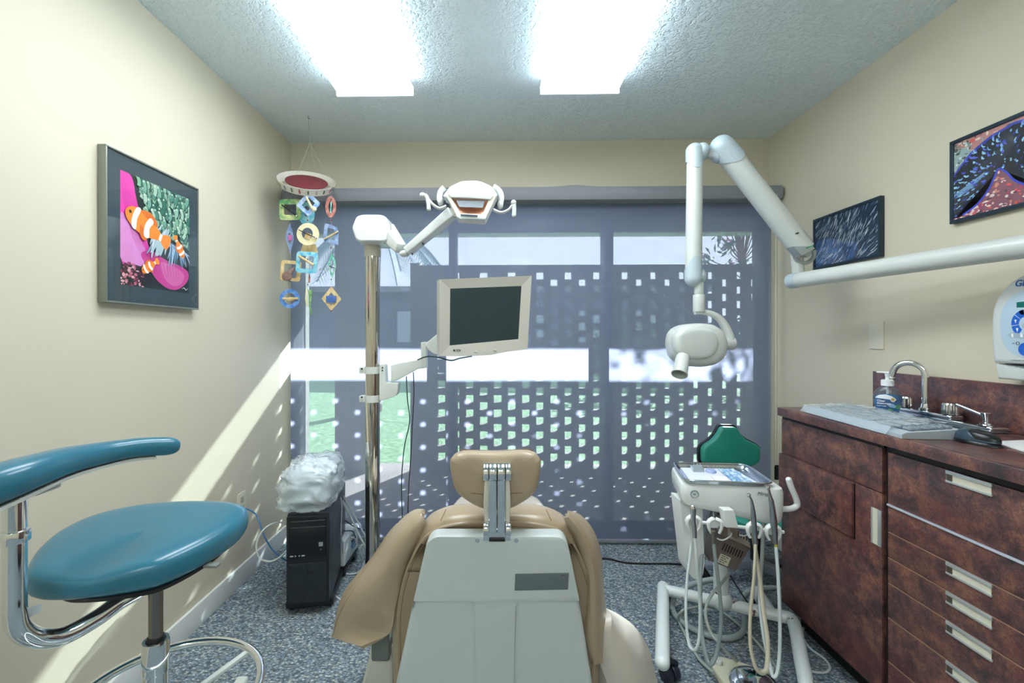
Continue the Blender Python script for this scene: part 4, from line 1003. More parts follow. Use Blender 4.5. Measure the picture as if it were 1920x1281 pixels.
# left bolster / arm support
mb = MB(); mb.prism([U(a, b, 1.47) for a, b in rnd_poly([(696, 1160), (730, 1160), (730, 1241), (696, 1241)], [4, 4, 5, 5])], CAMF*.10, .006, 3); mb.build('arm_support', mat('support_grey', '6C7470', .45), ch)
mb = MB(); mb.prism([U(a, b, 1.50) for a, b in [(695, 1212), (735, 1212), (738, 1330), (665, 1330), (690, 1240)]], CAMF*.5, .01, 3); mb.build('side_cover', CREAM, ch)
mb = MB(); mb.prism([U(a, b, 1.50) for a, b in [(1108, 1225), (1146, 1262), (1165, 1330), (1105, 1330)]], CAMF*.5, .01, 3); mb.build('side_cover', CREAM, ch)
mb = MB(); mb.tube([U(1104, 1240, 1.40), U(1110, 1262, 1.40), U(1113, 1320, 1.42)], .008, 8, 4); mb.build('hinge_strap', mat('black_plastic', '17191C', .35), ch)
# seat and leg rest beyond, foot end pale in the window light
mb = MB()
leg = [(-.25, 1.47), (-.27, 1.75), (-.25, 2.08), (-.19, 2.28), (.19, 2.28), (.25, 2.08), (.27, 1.75), (.25, 1.47)]
def sw(q): q = q.copy(); q.z += .10*max(0, (q.y-1.6))/.7; return q
zS = U(930, 935, 2.15).z-.10
mb.pillow([(x, y, zS-.055) for x, y in crom_2 ] if False else [(x, y, zS-.06) for x, y in rnd_poly(leg, [.03, .1, .1, .06, .06, .1, .1, .03], 4)], Z_, .11, .12, .6, warp=sw)
mb.build('seat_cushion', mat('tan_vinyl_pale', 'CFC6B8', .34, var=.02, coat=.2), ch)
MB().box((0, 1.83, zS-.18), (.36, .74, .10), .03, seg=4).build('seat_frame', CREAM, ch)
mb = MB(); mb.box((0, 1.70, .20), (.26, .34, .36), .04, seg=4); mb.build('pedestal', SHELL, ch)
mb = MB(); mb.box((0, 1.78, .035), (.52, .86, .07), .03, seg=4); mb.build('base', SHELL, ch)
MB().box((0, 1.47, .36), (.30, .20, .20), .03, seg=3).build('back_hinge', CREAM, ch)
# power cable on the carpet to the right
mb = MB(); pts = [WZ(1040, 1050, .005), WZ(1130, 1047, .005), WZ(1180, 1056, .005), WZ(1270, 1058, .005), WZ(1330, 1064, .005), WZ(1420, 1062, .005)]
mb.tube(pts, .005, 8, 6); mb.build('floor_cable', mat('black_cable', '101214', .45), label='black power cable lying across the carpet under the window', cat='cable')
# ---------------------------------------------------------------- pole, lamp, monitor
EN = mat('enamel_white', 'CED3D0', .28, var=.01, coat=.2)
EN2 = mat('enamel_offwhite', 'CBD0CA', .35, var=.02)
TP = 2.25
base = U(698, 1090, TP); base.z = 0
def at_x(a, t): return U(a, 629, t)
p0 = at_x(698.5, TP)
POLE = (p0.x, p0.y)
lp = thing('dental_light', 'white dental lamp on a jointed arm with chrome floor pole', 'dental lamp', (POLE[0], POLE[1], 0))
zt = U(698, 481, TP).z; r_ = 13.5/F*TP
MB().cyl((POLE[0], POLE[1], .02), (POLE[0], POLE[1], zt), r_, n=40).build('pole', mat('polished_pole', 'CFCAC2', .05, 1.0, var=.02), lp)
mb = MB(); mb.lathe([(.062, 0), (.062, .012), (.058, .02), (.05, .024), (r_+.006, .05), (r_+.002, .055)], (POLE[0], POLE[1], 0), n=40, cap=True); mb.build('floor_flange', EN2, lp)
zc1 = U(698, 456, TP).z
mb = MB(); mb.cyl((POLE[0], POLE[1], zt-.002), (POLE[0], POLE[1], zc1+.01), r_+.0035, r_+.002, n=36, bev=.002); mb.build('collar', mat('collar_cream', 'C9C3B4', .4), lp)
# transformer head: tapered hood
def hood(mb, ring_px, depth, bev):
    pass
mb = MB()
f0 = [(659, 427), (668, 405), (680, 402), (715, 402), (725, 407), (733, 428), (726, 452), (718, 453), (674, 453), (667, 450)]
front = rnd_poly(f0, [5, 6, 4, 6, 6, 4, 4, 2, 2, 4], 3)
A = [U(a, b, TP-.10) for a, b in front]; cA = sum(A, Vector())/len(A)
B = [p+CAMF*.19+X_*.0 for p in A]; cB = sum(B, Vector())/len(B)
rows = []
for s, sc_ in ((-.004, .90), (0, .97), (.01, 1.0), (.10, 1.03), (.18, .98), (.188, .92)):
    rows.append([cA+(p-cA)*sc_+CAMF*s for p in A])
m = len(A); vs = [p for r in rows for p in r]; fs = [(i*m+k, i*m+(k+1) % m, (i+1)*m+(k+1) % m, (i+1)*m+k) for i in range(len(rows)-1) for k in range(m)]+[tuple(range(m-1, -1, -1)), tuple(range((len(rows)-1)*m, len(rows)*m))]
mb.add(vs, fs); mb.build('power_hood', EN, lp, ang=30)
def bar(mb, a, b, w0, h0, w1, h1, bev=.006, up=Z_, ):
    """tapering box section from a to b"""
    a = Vector(a); b = Vector(b); x, y, d = frame(b-a, up); bm = bmesh.new(); q = []
    for (c, w, h) in ((a, w0, h0), (b, w1, h1)):
        for sx, sy in ((-1, -1), (1, -1), (1, 1), (-1, 1)): q.append(bm.verts.new(c+x*sx*w/2+y*sy*h/2))
    for f in ((3, 2, 1, 0), (4, 5, 6, 7), (0, 1, 5, 4), (1, 2, 6, 5), (2, 3, 7, 6), (3, 0, 4, 7)): bm.faces.new([q[i] for i in f])
    bmesh.ops.bevel(bm, geom=bm.edges[:], offset=bev, segments=3, profile=.6, affect='EDGES'); mb.bmadd(bm)
j1 = U(760, 475, TP-.16)
mb = MB(); bar(mb, U(722, 432, TP-.02), U(752, 466, TP-.14), .075, .085, .045, .050, .010); mb.build('short_arm', EN2, lp)
mb = MB(); mb.ell(j1+Vector((-.006, .01, 0)), (.024, .02, .016)); mb.build('elbow', EN, lp)
j2 = U(850, 398, 1.98)
mb = MB(); bar(mb, U(764, 472, TP-.17), j2, .050, .036, .045, .052, .008); ar = mb.build('long_arm', EN, lp)
for a, b in ((773, 476), (793, 457)):
    mb = MB(); p = U(a, b, TP-.22); mb.cyl(p+CAMF*.012, p-CAMF*.004, .0045, n=12); mb.build('arm_screw', mat('black_plastic', '17191C', .35), ar)
# lamp head
TL = 1.93
hd = thing('x', None, None, (0, 0, 0)); bpy.data.objects.remove(hd)
top = rnd_poly([(830, 368), (843, 350), (866, 339), (898, 338), (922, 349), (934, 366), (920, 378), (880, 374), (842, 374)], [4, 6, 6, 10, 6, 4, 4, 10, 6], 3)
mb = MB(); mb.prism(HP_(top, TL-.02), CAMF*.12+Z_*.01, .022, 5); cap = mb.build('lamp_cap', EN, lp)
# reflector housing: trapezoid frame facing the room, reflector dish inside
fr_o = [(836, 366), (931, 366), (910, 410), (858, 407)]; fr_i = [(846, 371), (917, 373), (905, 402), (864, 400)]
mb = MB(); O = [U(a, b, TL-.035+.0*b) for a, b in fr_o]; I = [U(a, b, TL-.035) for a, b in fr_i]
O2 = [p+CAMF*.10 for p in O]; I2 = [p+CAMF*.012 for p in I]
vs = O+I+O2+I2; fs = []
for k in range(4):
    j = (k+1) % 4; fs += [(k, j, 4+j, 4+k), (k, 8+k, 8+j, j), (4+k, 4+j, 12+j, 12+k)]
fs += [(8, 9, 10, 11), ]
mb.add(vs, fs); mb.build('lens_frame', mat('lens_frame_cream', 'DCD8C8', .35), lp)
mb = MB(); mb.prism([U(a, b, TL-.04) for a, b in [(853, 404), (913, 406), (910, 411), (862, 410)]], CAMF*.03, .003, 2); mb.prism([U(a, b, TL-.043) for a, b in [(840, 364), (925, 367), (920, 374), (880, 371), (846, 370)]], CAMF*.03, .003, 2); mb.build('lens_bezel', EN, lp)
REF = mat('dichroic_reflector', 'E6AE90', .2, .45, var=.03)
g = []
for i in range(9):
    v = i/8; row = []
    for j in range(13):
        u = j/12; a = I[0].lerp(I[1], u); b = I[3].lerp(I[2], u); p = a.lerp(b, v)+CAMF*(.012+.040*math.sin(PI*u)*math.sin(PI*min(1, .2+.8*v)))
        row.append(p)
    g.append(row)
mb = MB(); mb.sheet(g); mb.build('reflector', REF, lp)
mb = MB(); mb.prism([I[0].lerp(I[1], .1).lerp(I[3].lerp(I[2], .1), .12)+CAMF*.006, I[0].lerp(I[1], .9).lerp(I[3].lerp(I[2], .9), .12)+CAMF*.006, I[0].lerp(I[1], .9).lerp(I[3].lerp(I[2], .9), .55)+CAMF*.006, I[0].lerp(I[1], .1).lerp(I[3].lerp(I[2], .1), .55)+CAMF*.006], CAMF*.004, 0)
mb.build('dish_reflection', mat('reflection_grey', 'B9C2CC', .2, .5), lp)  # grey plate stands in for the reflection in the dish's upper half
mb = MB(); mb.prism([U(a, b, TL-.045) for a, b in [(863, 401.5), (896, 403.5), (895, 406), (864, 404.5)]], CAMF*.003, 0); mb.build('lamp_sticker', mat('sticker_blue', '3C4A5C', .5), lp)
# side yokes and grip handles
for sx, pts, grip in ((-1, [(833, 352), (826, 360), (824, 372), (826, 378)], [(837, 387), (824, 391), (812, 384), (805, 376), (799, 369), (794, 366)]),
                      (1, [(925, 350), (936, 358), (940, 370), (938, 384)], [(925, 394), (940, 399), (953, 394), (959, 387), (963, 382)])):
    mb = MB(); mb.tube([U(a, b, TL+.02) for a, b in pts], .0125, 12, 5); mb.ell(U(*pts[-1], TL+.02), (.013, .016, .020)); mb.build('side_yoke', EN, lp)
    mb = MB(); mb.tube([U(a, b, TL-.02) for a, b in grip], lambda t: .010-.0025*t, 12, 5, flat=.7); hdl = mb.build('handle_arm', EN, lp)
    e = U(*grip[-1], TL-.02)
    if sx < 0: g2 = [(792, 366), (799, 368), (803, 380), (804, 392)]
    else: g2 = [(963, 380), (964, 386), (964, 396), (963.5, 404)]
    mb = MB(); mb.tube([U(a, b, TL-.025) for a, b in g2], lambda t: .0085+.0005*t, 12, 5); mb.ell(U(*g2[0], TL-.025), .0115); mb.ell(U(*g2[-1], TL-.025), .009); mb.build('grip', EN2, hdl)
mb = MB(); bar(mb, j2+Vector((-.01, .01, -.01)), U(880, 385, TL+.06), .05, .045, .05, .05, .008); mb.build('head_joint', EN, lp)
# ---------------------------------------------------------------- monitor on a swing arm clamped to the pole
MN = mat('monitor_beige', 'B9B6A9', .42, var=.02); MA = mat('arm_offwhite', 'D3D8D0', .4, var=.02)
mo_ = thing('monitor', 'beige flat monitor with dark screen clamped on a swing arm to the pole', 'monitor', (POLE[0], POLE[1], U(700, 750, TP).z))
for y_ in (694, 747):
    z = U(700, y_, TP).z; mb = MB(); mb.lathe([(r_+.001, -.017), (r_+.005, -.017), (r_+.006, 0), (r_+.005, .017), (r_+.001, .017)], (POLE[0], POLE[1], z), n=36)
    mb.box((POLE[0]-.045, POLE[1]-.01, z), (.028, .04, .030), .003); mb.build('pole_clamp', MA, mo_)
    p = U(678, y_-2, TP-.04); mb = MB(); mb.cyl(p-Y_*.002, p+Y_*.01, .004, n=10); mb.build('clamp_screw', mat('black_plastic', '17191C', .35), mo_)
mb = MB(); mb.prism([U(a, b, TP-.03) for a, b in rnd_poly([(711, 684), (722, 684), (723, 718), (747, 718), (745, 742), (722, 750), (711, 752)], [2, 4, 2, 3, 8, 3, 2], 3)], CAMF*.06, .004, 3); mb.build('bracket', MA, mo_)
for y_ in (690, 695):
    p = U(717, y_, TP-.032); mb = MB(); mb.cyl(p-CAMF*.002, p+CAMF*.006, .0035, n=10); mb.build('bracket_screw', mat('black_plastic', '17191C', .35), mo_)
ta = TP-.02
mb = MB(); mb.prism([U(a, b, ta) for a, b in [(733, 686), (741, 683), (799, 672), (799, 690), (783, 692), (747, 712), (733, 717)]], CAMF*.045, .005, 3); mb.build('swing_arm', MA, mo_)
mb = MB(); mb.prism([U(a, b, ta-.005) for a, b in rnd_poly([(789, 642), (799, 641), (800, 690), (789, 690)], [2, 2, 2, 2], 2)], CAMF*.05, .004, 3); mb.build('arm_post', MA, mo_)
mb = MB(); mb.prism([U(a, b, 2.16) for a, b in rnd_poly([(797, 645), (822, 624), (835, 622), (835, 668), (812, 664), (801, 655)], [4, 4, 0, 0, 4, 4], 3)], CAMF*.07, .006, 3); mb.build('tilt_head', MA, mo_)
# screen: left edge nearer, outline measured at its corners
tl, tr = 2.02, 2.17
def mz(px_, py_):   # point on the monitor front plane
    u = (px_-825)/(997-825); return U(px_, py_, tl+(tr-tl)*u)
mnorm = (mz(997, 600)-mz(825, 600)).cross(mz(825, 560)-mz(825, 640)).normalized()
if mnorm.y < 0: mnorm = -mnorm
outer_ = [(824, 524), (997, 517), (989, 655), (950, 660), (920, 666), (880, 668), (824, 668)]
mb = MB(); mb.prism([mz(a, b)+mnorm*.012 for a, b in outer_], mnorm*.045, .006, 3); cs = mb.build('case', MN, mo_)
mb = MB(); sci = [(845, 541), (979, 536), (973, 636), (844, 648)]; oi_ = [outer_[0], outer_[1], outer_[2], outer_[6]]
O = [mz(a, b) for a, b in outer_]; I = [mz(a, b)+mnorm*.008 for a, b in sci]
vs = O+I+[p+mnorm*.013 for p in O]; n = 7
fs = [(0, 1, 8, 7), (1, 2, 9, 8), (2, 3, 4, 5, 6, 10, 9), (6, 0, 7, 10)]+[(k, 11+k, 11+(k+1) % 7, (k+1) % 7) for k in range(7)]
mb.add(vs, fs); bz = mb.build('bezel', MN, mo_, ang=12)
mb = MB(); mb.prism(I, mnorm*.006, 0); mb.build('screen', mat('dark_screen', '1C3036', .28, var=.10, vs=20, coat=.3), mo_)
mx_ = (mz(997, 660)-mz(825, 660)).normalized(); my_ = (mz(825, 540)-mz(825, 640)).normalized(); my_ = (my_-mx_*my_.dot(mx_)).normalized()
LOGO = mat('logo_dark', '2E3A44', .5)
text('brand_lettering', 'TTX', .0115, mz(855, 659.5)-mnorm*.0012+my_*.002, mx_, my_, LOGO, bz, .0003, .0004)
mb = MB(); p = mz(851.5, 657)-mnorm*.001; mb.cyl(p, p+mnorm*.001, .0045, n=16); mb.build('brand_dot', LOGO, bz)
for a, b in ((892, 659.5), (909, 658.5), (928, 656.5)):
    mb = MB(); p = mz(a, b); mb.box(p-mnorm*.001, (.014 if a != 909 else .006, .004, .005), .0015, (0, 0, math.atan2(mx_.y, mx_.x))); mb.build('button', MA, bz)
# hanging cables
BLK = mat('black_cable', '101214', .45)
def cable(name, label, pts, r, m, sm=8, flat=1.0, cat='cable', **k):
    mb = MB(); mb.tube(pts, r, 8, sm, flat=flat, **k); return mb.build(name, m, label=label, cat=cat)
cable('signal_cable', 'dark cable drooping along the underside of the monitor', [U(783, 675, 2.18), U(800, 669, 2.14), U(820, 670, 2.08), U(845, 676, 2.04), U(862, 672, 2.04), U(885, 668, 2.05)], .0032, mat('teal_cable', '1F3D3E', .45))
cable('monitor_cable', 'dark cable hanging from the swing arm to the floor, nearer the pole', [U(762, 706, 2.25), U(764, 750, 2.25), U(768, 790, 2.25), U(758, 840, 2.24), U(753, 900, 2.24), U(754, 960, 2.24), U(757, 1015, 2.26), WZ(775, 1085, .006)], .0027, mat('teal_cable', '1F3D3E', .45))
cable('monitor_cable', 'thin dark cable hanging from the swing arm to the floor, farther from the pole', [U(775, 698, 2.26), U(776, 740, 2.26), U(773, 800, 2.26), U(770, 860, 2.26), U(766, 920, 2.26), U(765, 980, 2.26), U(769, 1020, 2.28), WZ(785, 1080, .006)], .0024, BLK)
# ---------------------------------------------------------------- x-ray unit
XW = mat('xray_ivory', 'CCD1CB', .30, var=.01, coat=.15); XB = mat('joint_blue_grey', 'B9C9CE', .35, var=.02); GRY = mat('joint_grey', 'A6AEAE', .35, .3)
zb = U(1478, 528, 2.1).z
e0 = U(1480, 528, 2.10); e1 = U(1990, 462, 1.20); e1.z = e0.z
xr_ = thing('xray_unit', 'white wall-mounted dental x-ray unit with long folding arm and tube head', 'x-ray unit', (XR, e1.y, e0.z))
d = (e1-e0).normalized()
mb = MB(); mb.tube([e0+d*.03, e1], .0365, 24, 1, flat=.92); mb.build('wall_arm', XW, xr_)
mb = MB(); mb.tube([e0, e0+d*.012, e0+d*.05, e0+d*.06], lambda t: .027+.0100*min(1, t*3), 24, 1, flat=.92); mb.build('arm_end_cap', XB, xr_)
mb = MB(); mb.box((XR-.02, e1.y, e0.z), (.04, .16, .14), .012); mb.cyl(e1-Z_*.055, e1+Z_*.055, .045, n=24, bev=.006); bar(mb, e1, (XR-.02, e1.y, e0.z), .08, .08, .08, .08); mb.build('wall_bracket', XW, xr_)
# riser + fork
rb = U(1497, 512, 2.08); rt = U(1494, 474, 2.08)
mb = MB(); mb.cyl(rb-Z_*.02, rt, .025, n=24, bev=.004); mb.build('riser', XW, xr_)
jt = U(1508, 475, 2.06)
mb = MB(); mb.tube([jt+Vector((math.cos(a)*.045, 0, math.sin(a)*.045)) for a in [PI*(-1.05+1.15*i/12) for i in range(13)]], .009, 10, 2, flat=1.0); mb.cyl(jt+Y_*.02, jt-Y_*.022, .020, n=20, bev=.003); mb.build('hinge_ring', GRY, xr_)
# scissor arm, diagonal
s0 = U(1505, 468, 2.05); s1 = U(1357, 278, 2.05)
dd = (s1-s0).normalized()
mb = MB(); mb.tube([s0, s0+dd*.02, s1], .0500, 24, 1, flat=.95); ar2 = mb.build('diagonal_arm', XW, xr_)
mb = MB(); mb.prism([U(a, b, 1.985) for a, b in [(1487, 462), (1523, 461), (1529, 466), (1507, 479), (1502, 478)]], CAMF*.05, .003); mb.build('arm_mouth', GRY, ar2)
mb = MB(); mb.prism([U(a, b, 1.983) for a, b in [(1511, 464.5), (1525, 459.5), (1526, 461), (1512, 466)]], CAMF*.002, 0); mb.build('green_mark', mat('green_mark', '2E9A62', .5), ar2)
def knuckle(cx, cy, t, r, ln, m, nm, dirv):
    mb = MB(); c = U(cx, cy, t); mb.ell(c, (r, r, r)); mb.build(nm, m, xr_)
def cover(name, a, b, r, sc_, tw=0.0):
    '''rounded cap over an arm end whose free edge runs out into a tongue facing the room'''
    a = Vector(a); b = Vector(b); L_ = (b-a).length; d = (b-a)/L_; fwd = -CAMF; fwd = (fwd-d*fwd.dot(d)).normalized(); sd_ = d.cross(fwd)
    n = 40; rows = []
    for i in range(8):
        th = PI/2*(1-i/7); rows.append([(a-d*r*math.sin(th))+(fwd*math.cos(2*PI*k/n)+sd_*math.sin(2*PI*k/n))*max(1e-4, r*math.cos(th)) for k in range(n)])
    for j in range(1, 9):
        row = []
        for k in range(n):
            q = 2*PI*k/n; e = L_*(1-.0)+sc_*max(0, math.cos(q))**1.4; row.append(a+d*e*j/8+(fwd*math.cos(q)+sd_*math.sin(q))*r)
        rows.append(row)
    rows.append([p-(fwd*math.cos(2*PI*k/n)+sd_*math.sin(2*PI*k/n))*.004 for k, p in enumerate(rows[-1])])
    m = n; vs = [p for r_ in rows for p in r_]; fs = [(i*m+k, i*m+(k+1) % m, (i+1)*m+(k+1) % m, (i+1)*m+k) for i in range(len(rows)-1) for k in range(m)]
    mb = MB(); mb.add(vs, fs); return mb.build(name, XB, xr_)
# grey covers at the top
mb = MB(); c = U(1352, 279, 2.05)
def capsule(mb, a, b, r0, r1, flat=.95, n=24, end0=True, end1=True):
    a = Vector(a); b = Vector(b); L_ = (b-a).length; d = (b-a)/L_; prof = []
    if end0:
        for i in range(7): th = PI/2*(1-i/6); prof.append((max(1e-4, r0*math.cos(th)), -r0*math.sin(th)))
    else: prof.append((r0, 0))
    if end1:
        for i in range(7): th = PI/2*i/6; prof.append((max(1e-4, r1*math.cos(th)), L_+r1*math.sin(th)))
    else: prof.append((r1, L_))
    mb.lathe(prof, a, d, n, cap=True); return mb
cover('elbow_cover', U(1354, 276, 2.05), U(1368, 292, 2.05), .0530, .045)
mb = MB(); mb.ell(U(1348, 285, 2.06), (.040, .045, .050)); mb.build('elbow_hub', XB, xr_)
mb = MB(); mb.ell(U(1315, 285, 2.06), (.034, .045, .040)); mb.build('elbow_hub', XB, xr_)
mb = MB(); bar(mb, U(1322, 288, 2.06), U(1343, 290, 2.06), .03, .036, .03, .036, .006); mb.build('link', XW, xr_)
a0 = U(1303, 283, 2.05); a1 = U(1300, 520, 2.05)
mb = MB(); mb.tube([a0, a1], lambda t: .0345+.001*t, 24, 1); mb.build('vertical_arm', XW, xr_)
cover('elbow_cover', U(1302, 284, 2.05), U(1302, 304, 2.05), .0372, .036)
cover('wrist_cover', U(1300, 522, 2.05), U(1300, 505, 2.05), .0378, .055)
mb = MB(); mb.ell(U(1312, 518, 2.06), (.026, .034, .036)); mb.build('wrist_hub', XB, xr_)
mb = MB(); mb.cyl(U(1310.5, 530, 2.05), U(1310.5, 556, 2.05), .020, n=24, bev=.002); mb.cyl(U(1310.5, 553, 2.05), U(1310.5, 585, 2.05), .0255, n=24, bev=.002); mb.build('spindle', XW, xr_)
# curved yoke
yk2 = [(1302, 586), (1316, 585), (1332, 588), (1348, 597), (1359, 612), (1366, 630), (1368, 648)]
mb = MB(); mb.tube([U(a, b, 2.05) for a, b in yk2], lambda t: .0105+.015*t**1.5, 16, 6, flat=1.1, up=CAMF); mb.build('yoke', XW, xr_)
mb = MB(); mb.cyl(U(1376, 644, 2.05), U(1345, 644, 2.05), .029, n=28, bev=.005); mb.build('yoke_boss', XW, xr_)
mb = MB(); mb.cyl(U(1376.5, 644, 2.05), U(1375, 644, 2.05), .022, n=28); mb.build('boss_cap', GRY, xr_)
# tube head: back half and front half with rim between
TH = 2.03
ho = rnd_poly([(1252, 645), (1256, 622), (1272, 610), (1300, 606), (1330, 608), (1350, 622), (1357, 645), (1352, 668), (1336, 683), (1310, 688), (1280, 686), (1258, 672)], [9]*12, 3)
mb = MB(); mb.pillow(HP_(ho, TH), CAMF, .15, .30, .62, rings=9); hb = mb.build('tube_head', XW, xr_)
hi_ = [((a-1304)*.80+1302, (b-648)*.76+645) for a, b in ho]
mb = MB(); mb.pillow(HP_(hi_, TH-.05), CAMF, .075, .26, .6, rings=8); mb.build('head_cover', XW, hb)
mb = MB(); mb.cyl(U(1350, 645, TH-.01), U(1334, 645, TH-.04), .026, n=24, bev=.004); mb.build('head_pivot', XW, hb)
c0 = U(1281, 668, TH-.07); c1 = U(1274, 701, TH-.118)
mb = MB(); dq = (c1-c0).normalized(); mb.lathe([(.026, 0), (.029, .01), (.0305, (c1-c0).length-.004), (.0335, (c1-c0).length-.002), (.0335, (c1-c0).length+.004), (.029, (c1-c0).length+.004), (.027, .04), (.001, .035)], c0, dq, 32); mb.build('cone', XW, hb)
mb = MB(); mb.lathe([(.027, 0), (.0001, .0)], c0+dq*.06, dq, 32); mb.build('cone_inside', mat('cone_green', '7E9A92', .4), hb)
p = U(1496, 437, 1.99); mb = MB(); mb.cyl(p-CAMF*.003, p+CAMF*.02, .003, n=10); mb.build('arm_screw', mat('black_plastic', '17191C', .35), ar2)
# ---------------------------------------------------------------- control panel on the right wall
cpx = XR-.075
cp = thing('xray_control_panel', 'white rounded x-ray control panel with blue buttons, cut by the right edge', 'control panel', (XR, 1.36, 1.17))
def CPt(a, b, X=cpx): return WX(a, b, X)
edge = [(1858, 600), (1860, 580), (1868, 560), (1880, 543), (1895, 528), (1912, 518), (1935, 511)]
left = [CPt(a, b) for a, b in [(1862, 680), (1859, 655), (1857.5, 625)]+edge]
yc_ = left[-1].y-.012; zL = left
botz = CPt(1865, 700).z
prof_l = [(p.y, p.z) for p in left]
prof_r = [(2*yc_-y, z) for y, z in reversed(prof_l)]
outl = prof_l+prof_r
zmid = left[0].z
mb = MB(); mb.prism([(cpx+.0, y, z) for y, z in outl], (.074, 0, 0), .012, 4); mb.build('front_cover', EN, cp)
lo = [(prof_l[0][0]-.001, zmid-.002), (prof_l[0][0]-.008, zmid-.05), (prof_r[-1][0]+.008, zmid-.05), (prof_r[-1][0]+.001, zmid-.002), ((prof_l[0][0]*.3+prof_r[-1][0]*.7), zmid-.012), ((prof_l[0][0]+prof_r[-1][0])/2, zmid-.016), ((prof_l[0][0]*.7+prof_r[-1][0]*.3), zmid-.012)]
mb = MB(); mb.prism([(cpx+.004, y, z) for y, z in lo], (.070, 0, 0), .008, 3); mb.build('lower_cover', EN2, cp)
kp = [(yc_+(y-yc_)*.74, 1.252+(z-1.252)*.74-.002) for y, z in crom_ if False] if False else None
cy_, cz_ = yc_, (CPt(1880, 552).z+CPt(1895, 668).z)/2
hw_ = abs(CPt(1875, 620).y-yc_); hh_ = abs(CPt(1880, 548).z-CPt(1895, 672).z)/2
pts = [(cpx-.0008, cy_+hw_*math.copysign(abs(math.cos(a))**.75, math.cos(a)), cz_+hh_*math.copysign(abs(math.sin(a))**.85, math.sin(a))) for a in [2*PI*i/40 for i in range(40)]]
mb = MB(); mb.prism(pts, (.003, 0, 0), .0006); kpad = mb.build('keypad', mat('keypad_pale_blue', 'B9CFDC', .35), cp)
BLU = mat('button_blue', '1E63C8', .35); SLV = mat('button_silver', 'A9BAC4', .35)
def pad(pts, m, nm, d=.0016):
    mb = MB(); mb.prism([WX(a, b, cpx-d) for a, b in pts], (.001, 0, 0), 0); return mb.build(nm, m, kpad)
pad([(1906, 567), (1940, 563), (1940, 576), (1906, 577)], mat('lcd_green', '0C6B5E', .25), 'display')
def ann(cx, cy, r0, r1, a0, a1, n=6): return [(cx+r1*math.cos(a0+(a1-a0)*i/n), cy+r1*math.sin(a0+(a1-a0)*i/n)*.95) for i in range(n+1)]+[(cx+r0*math.cos(a1+(a0-a1)*i/n), cy+r0*math.sin(a1+(a0-a1)*i/n)*.95) for i in range(n+1)]
for k in range(6):
    a0 = math.radians(125+k*48); pad(ann(1924, 607, 14, 28, a0, a0+math.radians(44)), BLU, 'blue_button')
for k in range(2):
    a0 = math.radians(125+k*48+20); c = (1924+21*math.cos(a0), 607+20*math.sin(a0)); pad([(c[0]-2, c[1]-3), (c[0]+2, c[1]-3), (c[0]+.4, c[1]+4)], mat('label_white', 'EEF3F8', .35), 'tooth_symbol', .0028)
pad(ann(1916, 585, 0.1, 6, 0, 2*PI-.01, 14), SLV, 'round_button')
pad(ann(1922, 611, 0.1, 6, 0, 2*PI-.01, 14), SLV, 'round_button')
pad(rnd_poly([(1888, 628), (1898, 623), (1960, 632), (1960, 640), (1896, 633)], [3, 3, 2, 2, 3], 3), SLV, 'film_speed_bar')
for a in (1898, 1915): pad([(a-2, 625), (a+2, 626), (a+2, 633), (a-2, 632)], mat('label_white', 'EEF3F8', .35), 'symbol', .0028)
pad(ann(1908, 644, 2.6, 3.4, 0, 2*PI-.01, 14), LOGO, 'ring_symbol'); pad([(1898, 643.5), (1902, 643.5), (1902, 644.6), (1898, 644.6)], LOGO, 'symbol')
pad(ann(1922, 655, .1, 13, 0, 2*PI-.01, 20), BLU, 'exposure_button')
q = WX(1902, 538, cpx-.001); q2 = WX(1919, 536, cpx-.001)
ty = -Y_
text('brand_lettering', 'GENDEX', .0265, q+Z_*.0005, ty, Z_, mat('logo_blue', '2A5A9E', .4), cp, .0004, .0006, .2)
for k, (a, n_) in enumerate(((1896, 3), (1896, 3), (1889, 5))):
    s_ = ['CAUTION: X-RADIATION', 'This unit may be dangerous', 'to patient and operator unless'][k]
    text('warning_lettering', s_, .0052, WX(a, 676.5+k*5, cpx-.001), ty, Z_, mat('print_grey', '8A979E', .5), cp, .0002)
# ---------------------------------------------------------------- teal assistant stool, left foreground
TEAL = mat('teal_vinyl', '2C7086', .30, var=.06, vs=5, bump=.10, bs=300, coat=.25, bdist=.0005)
CX0, CY0 = U(292, 1150, 1.03).x, U(292, 1150, 1.03).y
ts = thing('assistant_stool', 'teal vinyl stool with curved arm support and chrome foot ring', 'stool', (CX0, CY0, 0))
seat_px = [(39, 1085), (60, 1040), (110, 1000), (180, 965), (260, 950), (340, 947), (420, 950), (462, 957), (471, 972), (455, 1000), (410, 1035), (350, 1075), (300, 1102), (250, 1105), (215, 1100), (160, 1118), (100, 1128), (55, 1118)]
# seat outline on a gently tilted plane
def SP(a, b):
    t = 1; d = ray(a, b); n = Vector((.03, -.06, 1)); o = Vector((CX0, CY0, .705)); c0 = Vector((0, 0, ZC)); return c0+d*((o-c0).dot(n)/d.dot(n))
so_l = [SP(a, b) for a, b in [(47, 1092), (66, 1052), (112, 1012), (178, 982), (258, 964), (340, 956), (418, 956), (455, 961), (466, 973), (448, 1000), (400, 1032), (342, 1062), (290, 1082), (225, 1094), (160, 1102), (100, 1106), (62, 1104)]]
so_s = crom(so_l, 4, True)
mb = MB(); mb.pillow(so_s, (.03, -.06, 1), .082, .24, .66, rings=10, warp=lambda q: q-Z_*(.020*math.exp(-((q.x-CX0+.115)/.07)**2-((q.y-CY0+.03)/.10)**2)) if q.z > .70 else q); st_ = mb.build('seat', TEAL, ts)
mb = MB(); mb.pillow([p-Z_*.036+(Vector((CX0, CY0, p.z))-p)*.26 for p in so_s], (.03, -.06, 1), .012, .05, .6, rings=3); mb.build('seat_pan', mat('black_plastic', '17191C', .35), ts)
